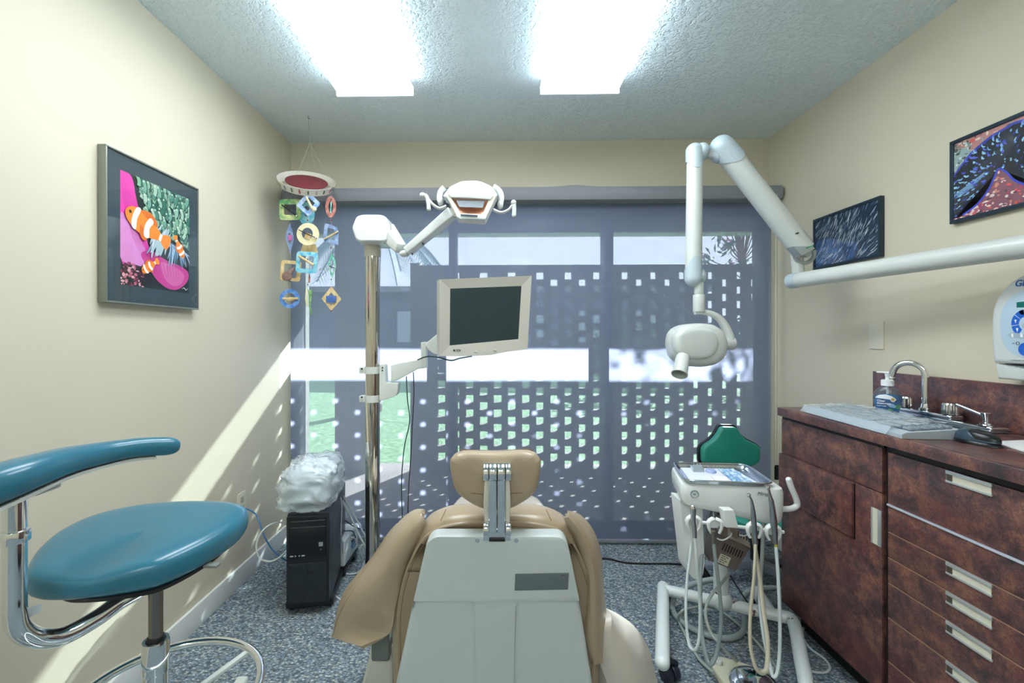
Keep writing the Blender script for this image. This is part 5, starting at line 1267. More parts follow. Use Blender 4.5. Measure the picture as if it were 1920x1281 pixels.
# height lever paddle
mb = MB(); mb.tube([U(320, 1082, 1.12), U(360, 1070, 1.12), U(385, 1061, 1.12)], .004, 8, 4); mb.box(U(395, 1060, 1.12), (.042, .02, .007), .003); mb.build('height_lever', mat('lever_grey', '7F847C', .4), ts)
# column
zt_ = .665
mb = MB(); mb.cyl((CX0, CY0, .44), (CX0, CY0, zt_), .0142, n=28); mb.build('gas_piston', mat('dark_steel', '8E8680', .22, 1.0), ts)
cz = U(292, 1205, 1.03).z
mb = MB(); mb.cyl((CX0, CY0, .10), (CX0, CY0, cz-.055), .0252, n=32); mb.build('column', CHR, ts)
mb = MB(); mb.lathe([(.0262, 0), (.0268, .004), (.0268, .066), (.0255, .072), (.020, .072), (.016, .066)], (CX0, CY0, cz-.065), n=32); mb.build('column_sleeve', CHR, ts)
mb = MB(); mb.cyl((CX0, CY0, cz-.003), (CX0, CY0, cz+.006), .0235, n=28, bev=.002); mb.cyl((CX0, CY0, cz), (CX0, CY0, cz+.016), .017, n=24, bev=.002); mb.build('bushing', mat('black_plastic', '17191C', .35), ts)
# foot ring: its centre behind/right of the column as it hangs on spokes
RZ = .395; Rr = .205
pr = WZ(405, 1207, RZ); pr2 = WZ(472, 1255, RZ)
rc = Vector((CX0, CY0+.02, RZ))
mb = MB(); n = 48; mb.tube([rc+Vector((math.cos(2*PI*i/n)*Rr, math.sin(2*PI*i/n)*Rr, 0)) for i in range(n)], .0105, 12, 1, closed=True); rg = mb.build('foot_ring', CHR, ts)
for a in (58, 178, 298):
    a = math.radians(a); mb = MB(); bar(mb, rc+Vector((math.cos(a)*.02, math.sin(a)*.02, -.03)), rc+Vector((math.cos(a)*(Rr-.005), math.sin(a)*(Rr-.005), -.004)), .014, .010, .014, .010, .002); mb.build('spoke', EN2, rg)
mb = MB(); mb.cyl((CX0, CY0, RZ-.05), (CX0, CY0, RZ+.005), .032, n=28, bev=.004); mb.build('ring_clamp', CHR, rg)
# five star base with casters
BASEM = mat('base_cream', 'CFD3C8', .35, var=.02)
for k in range(5):
    a = math.radians(94+72*k); dv = Vector((math.cos(a), math.sin(a), 0)); c = Vector((CX0, CY0, 0))
    mb = MB(); bar(mb, c+dv*.02+Z_*.125, c+dv*.405+Z_*.150, .046, .05, .034, .030, .007); lg = mb.build('leg', BASEM, ts)
    e = c+dv*.40; sd_ = Vector((-dv.y, dv.x, 0))
    mb = MB(); mb.cyl(e+Z_*.06, e+Z_*.140, .009, n=12)
    for s in (-1, 1): mb.cyl(e+Z_*.042+sd_*s*.006+dv*.012, e+Z_*.042+sd_*s*.028+dv*.012, .0418, n=24, bev=.004)
    mb.box(e+Z_*.072+dv*.006, (.04, .036, .034), .008, (0, 0, a)); mb.build('caster', BASEM, lg)
# chrome L tube carrying the arm support
T0 = .87
tp_ = [U(27, 935, T0), U(27, 1020, T0), U(27, 1110, T0), U(28, 1150, T0), U(38, 1180, T0+.01), U(70, 1196, T0+.04), U(120, 1192, T0+.08), U(180, 1160, T0+.13), U(225, 1128, T0+.17), U(262, 1108, T0+.20)]
mb = MB(); mb.tube(tp_, .0185, 20, 8); tb = mb.build('support_tube', CHR, ts)
p = U(27, 1005, T0); mb = MB(); mb.cyl(p-Z_*.012, p+Z_*.012, .0235, n=28, bev=.002); q = U(6, 1011, T0-.01); mb.cyl(q, q+X_*.02, .007, n=12, bev=.001); mb.build('collar_clamp', CHR, tb)
# hanging paper/plastic tag under the seat
mb = MB(); mb.prism([U(a, b, .90) for a, b in rnd_poly([(17, 1172), (24, 1160), (42, 1147), (62, 1137), (80, 1132), (73, 1150), (50, 1160)], [2]*7, 2)], CAMF*.0008, 0); mb.build('hanging_tag', mat('tag_translucent', 'C6CFD6', .35), ts)
# arm pad: sweeping crescent, thick at the left and narrowing to a rounded end
path = [(-150, 960, .74), (-80, 935, .76), (0, 905, .80), (60, 884, .85), (120, 865, .92), (190, 850, 1.00), (262, 839, 1.07), (338, 836, 1.135)]
C = crom([U(*p) for p in path], 16); n = len(C); ns = 20; vs = []; fs = []
for i, c in enumerate(C):
    s = i/(n-1); T = (C[min(i+1, n-1)]-C[max(i-1, 0)]).normalized(); sdv = T.cross(Z_).normalized(); upv = sdv.cross(T)
    hgt = (.040-.018*min(1, s*1.25)); wid = .048-.026*min(1, s*1.15)
    endk = 1.0
    if s > .93: endk = math.sqrt(max(0.0, 1-((s-.93)/.07)**2))*.98+.02
    if s < .05: endk = math.sqrt(max(0.0, 1-((.05-s)/.05)**2))*.9+.1
    for k in range(ns):
        a = 2*PI*k/ns; vs.append(c+sdv*math.copysign(abs(math.cos(a))**.8, math.cos(a))*wid*endk+upv*math.copysign(abs(math.sin(a))**.8, math.sin(a))*hgt*endk)
for i in range(n-1):
    for k in range(ns): fs.append((i*ns+k, i*ns+(k+1) % ns, (i+1)*ns+(k+1) % ns, (i+1)*ns+k))
fs += [tuple(range(ns-1, -1, -1)), tuple((n-1)*ns+k for k in range(ns))]
mb = MB(); mb.add(vs, fs); ap = mb.build('arm_pad', TEAL, ts)
g = []
for i, c in enumerate(C[:-10]):
    s = i/(n-1); T = (C[min(i+1, n-1)]-C[max(i-1, 0)]).normalized(); sdv = T.cross(Z_).normalized(); upv = sdv.cross(T)
    w = .034-.022*min(1, s*1.2); h = .040-.018*min(1, s*1.25); g.append([c+sdv*w-upv*(h+.001), c-sdv*w-upv*(h+.001)])
mb = MB(); mb.sheet(g, -.006); mb.build('pad_underplate', EN2, ap)
mb = MB(); mb.prism([U(a, b, .85) for a, b in [(-20, 938), (68, 920), (68, 930), (30, 940), (-10, 946)]], CAMF*.05, .002); mb.build('pad_bracket', EN2, ap)
# ---------------------------------------------------------------- green stool behind the cart
GRN = mat('green_vinyl', '2F9683', .36, var=.05, vs=5, bump=.1, bs=250, coat=.15)
gt = 2.30
gx = U(1420, 960, 2.28)
gs = thing('operator_stool', 'green vinyl stool with black shell back in the corner behind the cart', 'stool', (gx.x, gx.y, 0))
bp_ = rnd_poly([(1313, 842), (1313, 868), (1330, 874), (1405, 876), (1424, 868), (1426, 842), (1420, 834), (1396, 822), (1387, 812), (1380, 799), (1350, 798), (1343, 812), (1334, 824), (1318, 834)], [4, 6, 8, 8, 8, 5, 6, 8, 6, 6, 6, 6, 8, 5], 3)
mb = MB(); mb.pillow(HP_([((a-1369)*.97+1369, (b-836)*.96+836) for a, b in bp_], gt), CAMF, .045, .12, .6, rings=6); gb = mb.build('backrest', GRN, gs)
mb = MB(); mb.prism(HP_([((a-1369)*1.035+1367.5, (b-836)*1.03+835) for a, b in bp_], gt+.018), CAMF*.02, .006, 2); mb.build('back_shell', mat('black_plastic', '17191C', .35), gb)
mb = MB(); c = U(1425, 962, 2.25); mb.lathe([(.001, .035), (.12, .036), (.17, .028), (.195, .005), (.19, -.02), (.165, -.038), (.001, -.040)], (c.x-.02, c.y, c.z), n=40, cap=True); mb.build('seat', GRN, gs)
mb = MB(); mb.cyl((c.x-.02, c.y, c.z-.055), (c.x-.02, c.y, c.z-.038), .12, n=32, bev=.004); mb.build('seat_pan', mat('black_plastic', '17191C', .35), gs)
mb = MB(); mb.cyl((c.x-.02, c.y, .10), (c.x-.02, c.y, c.z-.05), .025, n=24); mb.build('gas_column', mat('black_plastic', '17191C', .35), gs)
mb = MB(); mb.tube([U(1368, 872, gt+.03), U(1368, 930, gt+.05), U(1378, 968, gt+.05), Vector((c.x-.02, c.y+.05, c.z-.05))], .012, 10, 5, flat=2.0); mb.build('back_bar', mat('black_plastic', '17191C', .35), gs)
for k in range(5):
    a = math.radians(100+72*k); dv = Vector((math.cos(a), math.sin(a), 0)); o_ = Vector((c.x-.02, c.y, 0))
    mb = MB(); bar(mb, o_+dv*.02+Z_*.11, o_+dv*.24+Z_*.075, .045, .045, .035, .028, .006); lg = mb.build('leg', mat('leg_grey', '7D858F', .4), gs)
    e = o_+dv*.24; sd_ = Vector((-dv.y, dv.x, 0)); mb = MB(); mb.cyl(e+Z_*.04, e+Z_*.07, .007, n=10)
    for s in (-1, 1): mb.cyl(e+Z_*.0265+sd_*s*.005, e+Z_*.0265+sd_*s*.024, .026, n=20, bev=.004)
    mb.build('caster', mat('black_plastic', '17191C', .35), lg)
# ---------------------------------------------------------------- delivery cart
CW = mat('cart_white', 'E8ECE8', .28, var=.015, coat=.2)
def m_chip():
    m = bpy.data.materials.new('chipped_white_enamel'); m.use_nodes = True; nt = m.node_tree; N = nt.nodes; L = nt.links; b = N['Principled BSDF']; b.inputs['Roughness'].default_value = .3
    g = N.new('ShaderNodeNewGeometry'); n = N.new('ShaderNodeTexNoise'); n.inputs['Scale'].default_value = 22; n.inputs['Detail'].default_value = 6; n.inputs['Roughness'].default_value = .7; L.new(g.outputs['Position'], n.inputs['Vector'])
    cr = N.new('ShaderNodeValToRGB'); cr.color_ramp.interpolation = 'CONSTANT'; e = cr.color_ramp.elements; e[0].position = 0; e[0].color = srgb('DDE4E0'); e[1].position = .63; e[1].color = srgb('5E4238')
    L.new(n.outputs['Fac'], cr.inputs[0]); L.new(cr.outputs[0], b.inputs['Base Color']); return m
CHIP = m_chip()
ZT = .700
cc = Vector((.87, 1.80, 0))
ct = thing('instrument_cart', 'white rolling dental instrument cart with hanging handpieces', 'dental cart', (.90, 1.80, 0))
# body: top outline on z, section bulging to the front
TL_, TR_, BR_, BL_ = WZ(1277, 908, ZT), WZ(1476, 917, ZT), Vector((1.06, 1.92, ZT)), WZ(1257, 872, ZT)
def lerp4(u, v): return (BL_.lerp(BR_, u)).lerp(TL_.lerp(TR_, u), v)
cen = lerp4(.5, .5); ring2 = rnd_poly([(0, 0), (1, 0), (1, 1), (0, 1)], [.12, .12, .12, .12], 5)
rows = []
for dz, k in ((0, .93), (-.006, .98), (-.02, 1.0), (-.05, 1.0), (-.085, .985), (-.104, .955), (-.112, .90)):
    rows.append([cen+(lerp4(u, v)-cen)*k+Z_*dz*((.72+.52*u) if dz < -.03 else 1) for u, v in ring2])
m = len(rows[0]); vs = [p for r in rows for p in r]; fs = [(i*m+k, i*m+(k+1) % m, (i+1)*m+(k+1) % m, (i+1)*m+k) for i in range(len(rows)-1) for k in range(m)]+[tuple(range(m)), tuple(range((len(rows)-1)*m, len(rows)*m))[::-1]]
mb = MB(); mb.add(vs, fs); body = mb.build('head', CW, ct)
fdir = (TR_-TL_).normalized(); fn = Vector((fdir.y, -fdir.x, 0))
if fn.y > 0: fn = -fn
# round badge and script on the front face
p = TL_.lerp(TR_, .14)*1.0; 
pb = TL_.lerp(TR_, .13)+fn*.0015-Z_*.034
mb = MB(); mb.tube([pb+fdir*math.cos(a)*.0135+Z_*math.sin(a)*.0135 for a in [2*PI*i/24 for i in range(24)]], .0014, 6, 1, closed=True); mb.tube([pb+fdir*math.cos(a)*.0105+Z_*math.sin(a)*.0105 for a in [PI*.1+PI*.9*i/10 for i in range(10)]], .0008, 6, 1); mb.box(pb, (.010, .002, .004), .0005)
mb.build('badge', mat('badge_grey', '7FA0AA', .3, .3), body)
ps = TL_.lerp(TR_, .72)+fn*.0025-Z_*.026
text('script_lettering', 'Mirage', .0165, ps, fdir, Z_, mat('script_teal', '3E6E74', .4), body, .0003, 0, .35)
# waste tube on the left
tl0 = U(1288, 950, 1.70)
mb = MB(); wt_o = [(1275, 938), (1317, 944), (1321, 1060), (1317, 1083), (1309, 1088), (1298, 1084), (1290, 1070)]
mb.prism([U(a, b, 1.70) for a, b in rnd_poly(wt_o, [2, 2, 8, 5, 5, 5, 8], 3)], CAMF*.085, .012, 4); mb.build('side_canister', CW, ct)
# push handle
h = [U(1440, 958, 1.66), U(1465, 955, 1.66), U(1483, 954, 1.66), U(1494, 948, 1.66), U(1493, 936, 1.66), U(1484, 915, 1.66), U(1479, 900, 1.66)]
mb = MB(); mb.tube(h, .0105, 14, 7); mb.ell(h[-1], .0105); mb.build('handle', CW, ct)
# centre arm from head down to post
POST = Vector((U(1352, 1080, 1.93).x, U(1352, 1080, 1.93).y, 0))
mb = MB(); mb.cyl(POST+Z_*.10, POST+Z_*.585, .030, n=28); mb.build('post', CHIP, ct)
# base: cross tube, two legs
ZB = .10; r_t = .0255
l0 = WZ(1243, 1093, ZB+.02); l1 = WZ(1242, 1238, ZB)
mb = MB(); capsule(mb, (l0.x, l0.y, ZB), (l1.x, l1.y, ZB-.008), r_t, r_t, flat=1); mb.build('leg', CHIP, ct)
c0 = Vector((l0.x, l0.y-.05, ZB)); c1 = WZ(1452, 1153, ZB); l3 = WZ(1530, 1330, ZB)
dv = (l1-l0); dv.z = 0
c0 = Vector((l0.x-.002, l0.y-.02, ZB))
e3 = Vector((c1.x+.045, c1.y-.05, ZB))
mb = MB(); mb.tube([c0, c0.lerp(c1, .5), c1, Vector((c1.x+.028, c1.y-.012, ZB)), e3, WZ(1503, 1240, ZB), WZ(1513, 1290, ZB-.005), WZ(1520, 1335, ZB-.01)], r_t*.93, 20, 6); mb.build('base_tube', CHIP, ct)
st2 = Vector((c1.x+.02, c1.y+.16, ZB)); mb = MB(); capsule(mb, (c1.x-.01, c1.y+.01, ZB), st2, .026, .026); mb.build('leg', CHIP, ct)
mb = MB(); mb.ell(POST+Z_*.115, (.045, .045, .045)); mb.build('post_foot', CHIP, ct)
def caster2(e, a, parent):
    dvv = Vector((math.cos(a), math.sin(a), 0)); s_ = Vector((-dvv.y, dvv.x, 0)); mb = MB()
    mb.cyl(e+Z_*.055-s_*.028, e+Z_*.075-s_*.0, .010, n=10)
    for s in (-1, 1): mb.cyl(e+Z_*.028+s_*(s*.015-.013), e+Z_*.028+s_*(s*.015+.013), .028, n=28, bev=.004)
    c = mb.build('caster', mat('caster_black', '1C2430', .4), parent)
    mb = MB(); mb.lathe([(.0175, 0), (.0215, 0), (.0215, .0015), (.0175, .0015)], e+Z_*.028+s_*(-.0285), s_, 28); mb.lathe([(.0175, .0015), (.0175, 0)], e+Z_*.028+s_*(-.0285), s_, 28); mb.build('caster_ring', mat('ring_tan', 'B59F78', .5), c)
w = WZ(1252, 1276, 0)
caster2(Vector((w.x+.006, l1.y+.035, 0)), math.radians(110), ct)
caster2(Vector((l0.x+.01, l0.y+.01, 0)), math.radians(80), ct)
caster2(Vector((WZ(1513, 1290, ZB).x, WZ(1513, 1290, ZB).y-.08, 0)), math.radians(90), ct)
caster2(st2*1.0-Z_*ZB, math.radians(60), ct)
# instrument bar and holders
b0 = U(1284, 976, 1.60); b1 = U(1470, 998, 1.58)
mb = MB(); mb.cyl(b0, b1, .0058, n=16, bev=.002); ib = mb.build('holder_bar', CW, ct)
mb = MB(); mb.prism([U(a, b, 1.57) for a, b in [(1356, 957), (1376, 957), (1384, 985), (1384, 990), (1363, 990)]], CAMF*.035, .003, 3); mb.build('bar_bracket', CW, ct)
def bp2(a): s = (a-1284)/(1470-1284); return b0.lerp(b1, s)
HS = []
for a, dy in ((1298, 2), (1338, 6), (1411, 2), (1446, 3)):
    c = bp2(a)-CAMF*.012; mb = MB()
    for s in (-1, 1):
        mb.tube([c+fdir*s*.004+Z_*.020+CAMF*.006, c+fdir*s*.020+Z_*.012, c+fdir*s*.021-Z_*.010, c+fdir*s*.013-Z_*.028], lambda t: .0095-.004*t, 10, 5, flat=.8)
    mb.box(c+CAMF*.012, (.030, .016, .026), .005); hh = mb.build('instrument_holder', CW, ib)
mb = MB(); c = bp2(1338); mb.tube([c+Z_*.008, c+Z_*.022+fdir*.004], .003, 8, 1); mb.build('holder_lever', CW, ib)
HOSE_G = mat('hose_grey_green', 'A9B2A8', .4); HOSE_T = mat('hose_tan', 'C5BEA6', .42); HOSE_W = mat('hose_pale', 'C3CDCC', .38); HOSE_D = mat('hose_dark_grey', '7F8A8A', .4)
# air-water syringe
def inst(name, label, cat, pts, prof, m, t=1.575):
    c = [U(a, b, t-.02) for a, b in pts]; rad = prof; n = len(c)
    T = thing(name, label, cat, c[-1])
    P_ = crom(c, 5)
    def rf(s):
        x = s*(len(rad)-1); i = min(int(x), len(rad)-2); return rad[i]+(rad[i+1]-rad[i])*(x-i)
    mb = MB(); mb.tube(P_, rf, 20, 1); mb.build('handle', m, T); return T
SS = mat('satin_steel', 'AEB6BA', .22, 1.0)
sy = inst('water_syringe', 'steel air-water syringe hanging in the leftmost cart holder', 'syringe', [(1299, 950), (1300, 958), (1300, 975), (1302, 990), (1303, 1008)], [.0085, .0100, .0085, .0075, .0070, .0062], SS)
mb = MB(); mb.ell(U(1299, 951, 1.548), (.0085, .0085, .0085)); mb.cyl(U(1299, 952, 1.548), U(1299, 953, 1.535), .004, n=12); mb.build('button', CHR, sy)
hv = inst('suction_tip', 'short suction coupling in the second cart holder from the left', 'suction tip', [(1337, 996), (1338, 1005), (1338, 1020)], [.0075, .0065, .0060], mat('brownish_steel', '8F8478', .3, .8))
h1 = inst('dental_handpiece', 'slim steel handpiece without any motor in the third cart holder', 'handpiece', [(1405, 930), (1409, 940), (1412, 960), (1414, 985), (1416, 1010), (1417, 1020)], [.0035, .0040, .0060, .0080, .0085, .0080, .0078, .0070], SS)
mb = MB(); p = U(1403.5, 929, 1.55); mb.cyl(p-Z_*.006+fn*.002, p+Z_*.006+fn*.002, .0062, n=18, bev=.001); mb.build('head', CHR, h1)
h2 = inst('dental_handpiece', 'tall thick handpiece with angled head in the rightmost cart holder', 'handpiece', [(1441, 917), (1444, 932), (1447, 946), (1449, 965), (1451, 985), (1453, 1005), (1454, 1020)], [.0035, .0050, .0085, .0090, .0105, .0110, .0095, .0075, .0060], SS)
mb = MB(); p = U(1439, 914.5, 1.55); mb.cyl(p-Z_*.006+fn*.002, p+Z_*.006+fn*.002, .0070, n=18, bev=.001); mb.build('head', CHR, h2)
mb = MB(); mb.cyl(U(1454.5, 1018, 1.555), U(1455, 1026, 1.555), .005, n=12); mb.build('wire_bundle', mat('wire_yellow', 'C9B23A', .5), h2)
# hoses
def hose(label, pts, r, m, flat=1.0, sm=8, ribs=0, name='instrument_hose', n=10):
    mb = MB(); mb.tube(pts, r, n, sm, flat=flat, ribs=ribs); return mb.build(name, m, label=label, cat='hose', group='hoses and cords of the instrument cart' if name == 'instrument_hose' else None)
hose('pale grey hose looping down from the water syringe', [U(1303, 1008, 1.555), U(1307, 1060, 1.54), U(1312, 1120, 1.54), U(1312, 1180, 1.53), U(1308, 1212, 1.52), U(1300, 1219, 1.53), U(1291, 1205, 1.56), U(1286, 1150, 1.60), U(1288, 1090, 1.64), U(1294, 1040, 1.68), U(1299, 985, 1.74)], .0050, HOSE_W)
hose('grey-green hose looping from the suction coupling past the floor', [U(1338, 1020, 1.555), U(1343, 1060, 1.54), U(1350, 1120, 1.53), U(1352, 1170, 1.52), U(1345, 1220, 1.51), U(1335, 1245, 1.50), U(1326, 1238, 1.52), U(1316, 1190, 1.57), U(1313, 1130, 1.62), U(1314, 1060, 1.68), U(1322, 1000, 1.76), U(1334, 955, 1.83)], .0055, HOSE_D, 1.3)
hose('tan hose hanging in a long loop from the slim handpiece', [U(1417, 1020, 1.555), U(1414, 1080, 1.53), U(1407, 1150, 1.51), U(1407, 1210, 1.49), U(1416, 1250, 1.47), U(1428, 1262, 1.47), U(1438, 1250, 1.49), U(1439, 1200, 1.53), U(1432, 1150, 1.58), U(1424, 1080, 1.66), U(1413, 1010, 1.75), U(1405, 960, 1.80)], .0055, HOSE_T, 1.35)
hose('pale hose hanging in a long loop from the thick handpiece', [U(1455, 1026, 1.555), U(1459, 1080, 1.53), U(1462, 1150, 1.51), U(1462, 1220, 1.49), U(1457, 1262, 1.47), U(1449, 1268, 1.47), U(1442, 1240, 1.50), U(1430, 1180, 1.56), U(1424, 1110, 1.64), U(1428, 1050, 1.72), U(1431, 990, 1.78), U(1433, 960, 1.80)], .0056, HOSE_W, 1.2)
hose('grey hose sweeping left to the foot pedal in front of the cart', [U(1368, 1075, 1.80), U(1352, 1095, 1.74), U(1331, 1120, 1.68), U(1323, 1150, 1.64), U(1332, 1185, 1.60), U(1352, 1210, 1.58), WZ(1385, 1243, .02), WZ(1420, 1258, .012), WZ(1446, 1262, .012), WZ(1450, 1250, .03)], .0055, HOSE_G)
hose('pale hose curling from the foot pedal up behind the syringe hose', [WZ(1338, 1262, .03), WZ(1310, 1235, .012), WZ(1290, 1200, .010), WZ(1273, 1165, .03), U(1276, 1150, 1.86), U(1290, 1142, 1.88), WZ(1340, 1140, .02), WZ(1400, 1185, .010), WZ(1440, 1230, .010), WZ(1462, 1262, .010)], .0055, HOSE_G)
hose('thick ribbed suction hose coiled on the floor under the cart', [U(1345, 1085, 2.02), U(1310, 1092, 2.06), U(1280, 1105, 2.08), WZ(1262, 1125, .05), WZ(1264, 1150, .02), WZ(1290, 1175, .014), WZ(1330, 1192, .014), WZ(1368, 1197, .014), WZ(1392, 1185, .014), WZ(1396, 1160, .016), WZ(1392, 1130, .03), U(1405, 1108, 2.02), U(1440, 1103, 2.06), U(1470, 1105, 2.08), U(1500, 1118, 2.08)], .0125, mat('ribbed_hose', '9EABA9', .45), ribs=.14, sm=16, name='ribbed_hose', n=12)
hose('thin black cord hanging from the brown box to the floor', [U(1366, 1075, 1.82), U(1385, 1105, 1.86), U(1402, 1130, 1.9), WZ(1412, 1140, .006), WZ(1440, 1150, .006)], .003, BLK, name='thin_cord')
hose('pale grey cord looping out from under the cabinet', [WZ(1512, 1168, .006), WZ(1504, 1190, .006), WZ(1518, 1215, .006), WZ(1545, 1235, .006), WZ(1556, 1252, .006), WZ(1545, 1262, .006), WZ(1515, 1258, .006), WZ(1498, 1250, .006)], .0045, HOSE_W, name='mains_cable')
hose('grey vertical feed tube behind the right handpieces', [U(1431, 955, 1.80), U(1431, 1010, 1.82), U(1428, 1060, 1.84), U(1425, 1100, 1.88), U(1420, 1140, 1.92)], .0075, HOSE_G, name='feed_tube')
# brown control box under the head
bxN = CAMF*.11+Z_*(-.03)
q_ = [(1352, 1003), (1408, 1027), (1381, 1070), (1368, 1073), (1329, 1056)]
cb = thing('control_box', 'brown plastic box with vent slots and a small label under the cart', 'control box', U(1368, 1070, 1.74))
BRN = mat('box_brown', '6E645C', .5, var=.03); BRL = mat('box_brown_light', '96897A', .5)
mb = MB(); F4 = [U(1352, 1003, 1.74), U(1408, 1028, 1.74), U(1380, 1071, 1.72), U(1330, 1052, 1.72)]; 
mb.prism(F4, CAMF*.10+Z_*.02, .004, 3); mb.build('case', BRN, cb)
mb = MB(); mb.prism([U(1352, 1003, 1.738), U(1408, 1028, 1.738), U(1403, 1012, 1.80), U(1350, 962, 1.84)], CAMF*.03, .003, 2); tpn = mb.build('top_face', BRL, cb)
fx_ = (F4[1]-F4[0]); fy_ = (F4[3]-F4[0]); fnn = fx_.cross(fy_).normalized()
if fnn.y > 0: fnn = -fnn
for k in range(8):
    mb = MB(); a = F4[0]+fx_*(.20+.085*k)+fy_*.22+fnn*.001; mb.prism([a, a+fx_*.035, a+fx_*.035+fy_*.26, a+fy_*.26], -fnn*.001, 0); mb.build('vent_slot', DARK, cb)
for k in range(6):
    mb = MB(); tu = (F4[1]-F4[0]); a = U(1384+5*k*1.0, 996+2.2*k, 1.755)+fnn*.001; mb.tube([a, a+Z_*-.022+tu*.01], .0016, 6, 1); mb.build('vent_slot', DARK, tpn)
lbx = [F4[0]+fx_*u+fy_*v+fnn*.0012 for u, v in ((.22, .60), (.56, .60), (.56, .92), (.22, .92))]
mb = MB(); mb.prism(lbx, -fnn*.001, 0); lbo = mb.build('sticker', mat('sticker_cream', 'CBCBB4', .6), cb)
for k, v in enumerate((.64, .71, .78, .85)):
    mb = MB(); a = F4[0]+fx_*.27+fy_*v+fnn*.0018; 
    for s, e in (((0, .07), (.10, .16)) if k % 2 else ((0, .12), (.15, .22)),)[0]: mb.prism([a+fx_*s, a+fx_*e, a+fx_*e+fy_*.025, a+fx_*s+fy_*.025], -fnn*.0004, 0)
    mb.build('printed_line', mat('print_dark', '3A3A34', .6), lbo)
mb = MB(); mb.tube([U(1345, 1010, 1.70), U(1355, 1013, 1.68), U(1368, 1007, 1.68), U(1372, 1000, 1.70)], .0028, 8, 6); mb.tube([U(1386, 1003, 1.70), U(1396, 1005, 1.69), U(1406, 1000, 1.69), U(1409, 990, 1.66)], .0028, 8, 6); mb.build('white_lead', CW, cb)
mb = MB(); bar(mb, U(1345, 950, 1.85), U(1352, 1010, 1.84), .03, .02, .03, .02); bar(mb, U(1332, 955, 1.88), U(1318, 1010, 1.90), .010, .012, .010, .012, .002); mb.build('hanger', mat('hanger_grey', '6D7377', .4, .4), cb)
# ---------------------------------------------------------------- tray and what lies on it
TLr, TRr, BRr, BLr = WZ(1284, 902, ZT+.014), WZ(1452, 909, ZT+.014), WZ(1397, 872, ZT+.014), WZ(1262, 869, ZT+.014)
tc = (TLr+TRr+BRr+BLr)/4
tr_ = thing('instrument_tray', 'polished metal tray with a white paper liner on the cart top', 'tray', (tc.x, tc.y, ZT+.001))
def TP4(u, v, z=0.0): return (BLr.lerp(BRr, u)).lerp(TLr.lerp(TRr, u), v)+Z_*z
rr = rnd_poly([(0, 0), (1, 0), (1, 1), (0, 1)], [.12, .12, .12, .12], 5); m = len(rr)
ringz = [(1.0, .004), (1.0, .0005), (.965, -.001), (.93, -.011), (.90, -.0125)]
vs = [TP4(.5+(u-.5)*k, .5+(v-.5)*k, z) for k, z in ringz for u, v in rr]; fs = [(i*m+k, i*m+(k+1) % m, (i+1)*m+(k+1) % m, (i+1)*m+k) for i in range(len(ringz)-1) for k in range(m)]+[tuple(range((len(ringz)-1)*m, len(ringz)*m))]
mb = MB(); mb.add(vs, fs); mb.tube([TP4(u, v, .003) for u, v in rr], .0032, 8, 1, closed=True); mb.build('pan', STEEL, tr_)
mb = MB(); mb.prism([TP4(u, v, -.0120) for u, v in [(.09, .09), (.80, .09), (.90, .88), (.09, .88)]], Z_*.0012, 0); mb.build('paper_liner', mat('liner_white', 'E3E8F4', .6, var=.01), tr_)
def boxon(u, v, du, dv, h, name, m, label, cat, z0=-.0106, bev=.001):
    pts = [TP4(u, v, z0), TP4(u+du, v, z0), TP4(u+du, v+dv, z0), TP4(u, v+dv, z0)]; mb = MB(); mb.prism(pts, Z_*h, bev); return mb.build(name, m, label=label, cat=cat)
bl = thing('bur_block', 'small grey metal bur block standing on the tray liner', 'bur block', TP4(.29, .22, -.0106))
mb = MB(); mb.prism([TP4(u, v, -.0106) for u, v in ((.22, .12), (.36, .12), (.36, .34), (.22, .34))], Z_*.014, .001); mb.build('block', mat('block_grey', 'A7B4B4', .3, .5), bl)
for i in range(3):
    for j in range(2): p = TP4(.26+.04*i, .17+.08*j, .003); MB().cyl(p, p+Z_*.010, .0014, n=8).build('bur', CHR, bl)
dsh = thing('bur_stand', 'round pale blue stand with upright burs on the tray', 'bur stand', TP4(.45, .32, -.0106))
p = TP4(.45, .32, -.0106); mb = MB(); mb.cyl(p, p+Z_*.010, .020, .018, n=28, bev=.002); mb.build('stand', mat('pale_blue_plastic', 'A9B8E0', .35), dsh)
for a, h_ in ((0, .020), (2.0, .013), (4.0, .012)): q = p+Vector((math.cos(a)*.012, math.sin(a)*.012, .010)); MB().cyl(q, q+Z_*h_, .0010, n=8).build('bur', CHR, dsh)
boxon(.38, .60, .19, .24, .006, 'gauze_pad', mat('gauze_white', 'F0F0F2', .8), 'square white gauze pad at the front of the tray', 'gauze')
g = []; rnd = random.Random(8)
for i in range(15):
    row = []
    for j in range(13):
        u = .58+.23*i/14; v = .16+.70*j/12; z = -.0095+.006*abs(noise.noise(Vector((i*.45, j*.25, 3))))+.004*abs(math.sin(i*.9+j*.2)); row.append(TP4(u, v, z))
    g.append(row)
def m_pouch():
    m = bpy.data.materials.new('blue_pouch'); m.use_nodes = True; nt = m.node_tree; N = nt.nodes; L = nt.links; b = N['Principled BSDF']; b.inputs['Roughness'].default_value = .22
    tc_ = N.new('ShaderNodeTexCoord'); n = N.new('ShaderNodeTexNoise'); n.inputs['Scale'].default_value = 45; n.inputs['Detail'].default_value = 3; L.new(tc_.outputs['Object'], n.inputs['Vector'])
    cr = N.new('ShaderNodeValToRGB'); e = cr.color_ramp.elements; e[0].position = .35; e[0].color = srgb('5B9AC8'); e[1].position = .65; e[1].color = srgb('CFE6F2'); L.new(n.outputs['Fac'], cr.inputs[0]); L.new(cr.outputs[0], b.inputs['Base Color']); return m
mb = MB(); mb.sheet(g, .0008); mb.build('sterilising_pouch', m_pouch(), label='crinkled blue plastic pouch lying on the tray', cat='pouch')
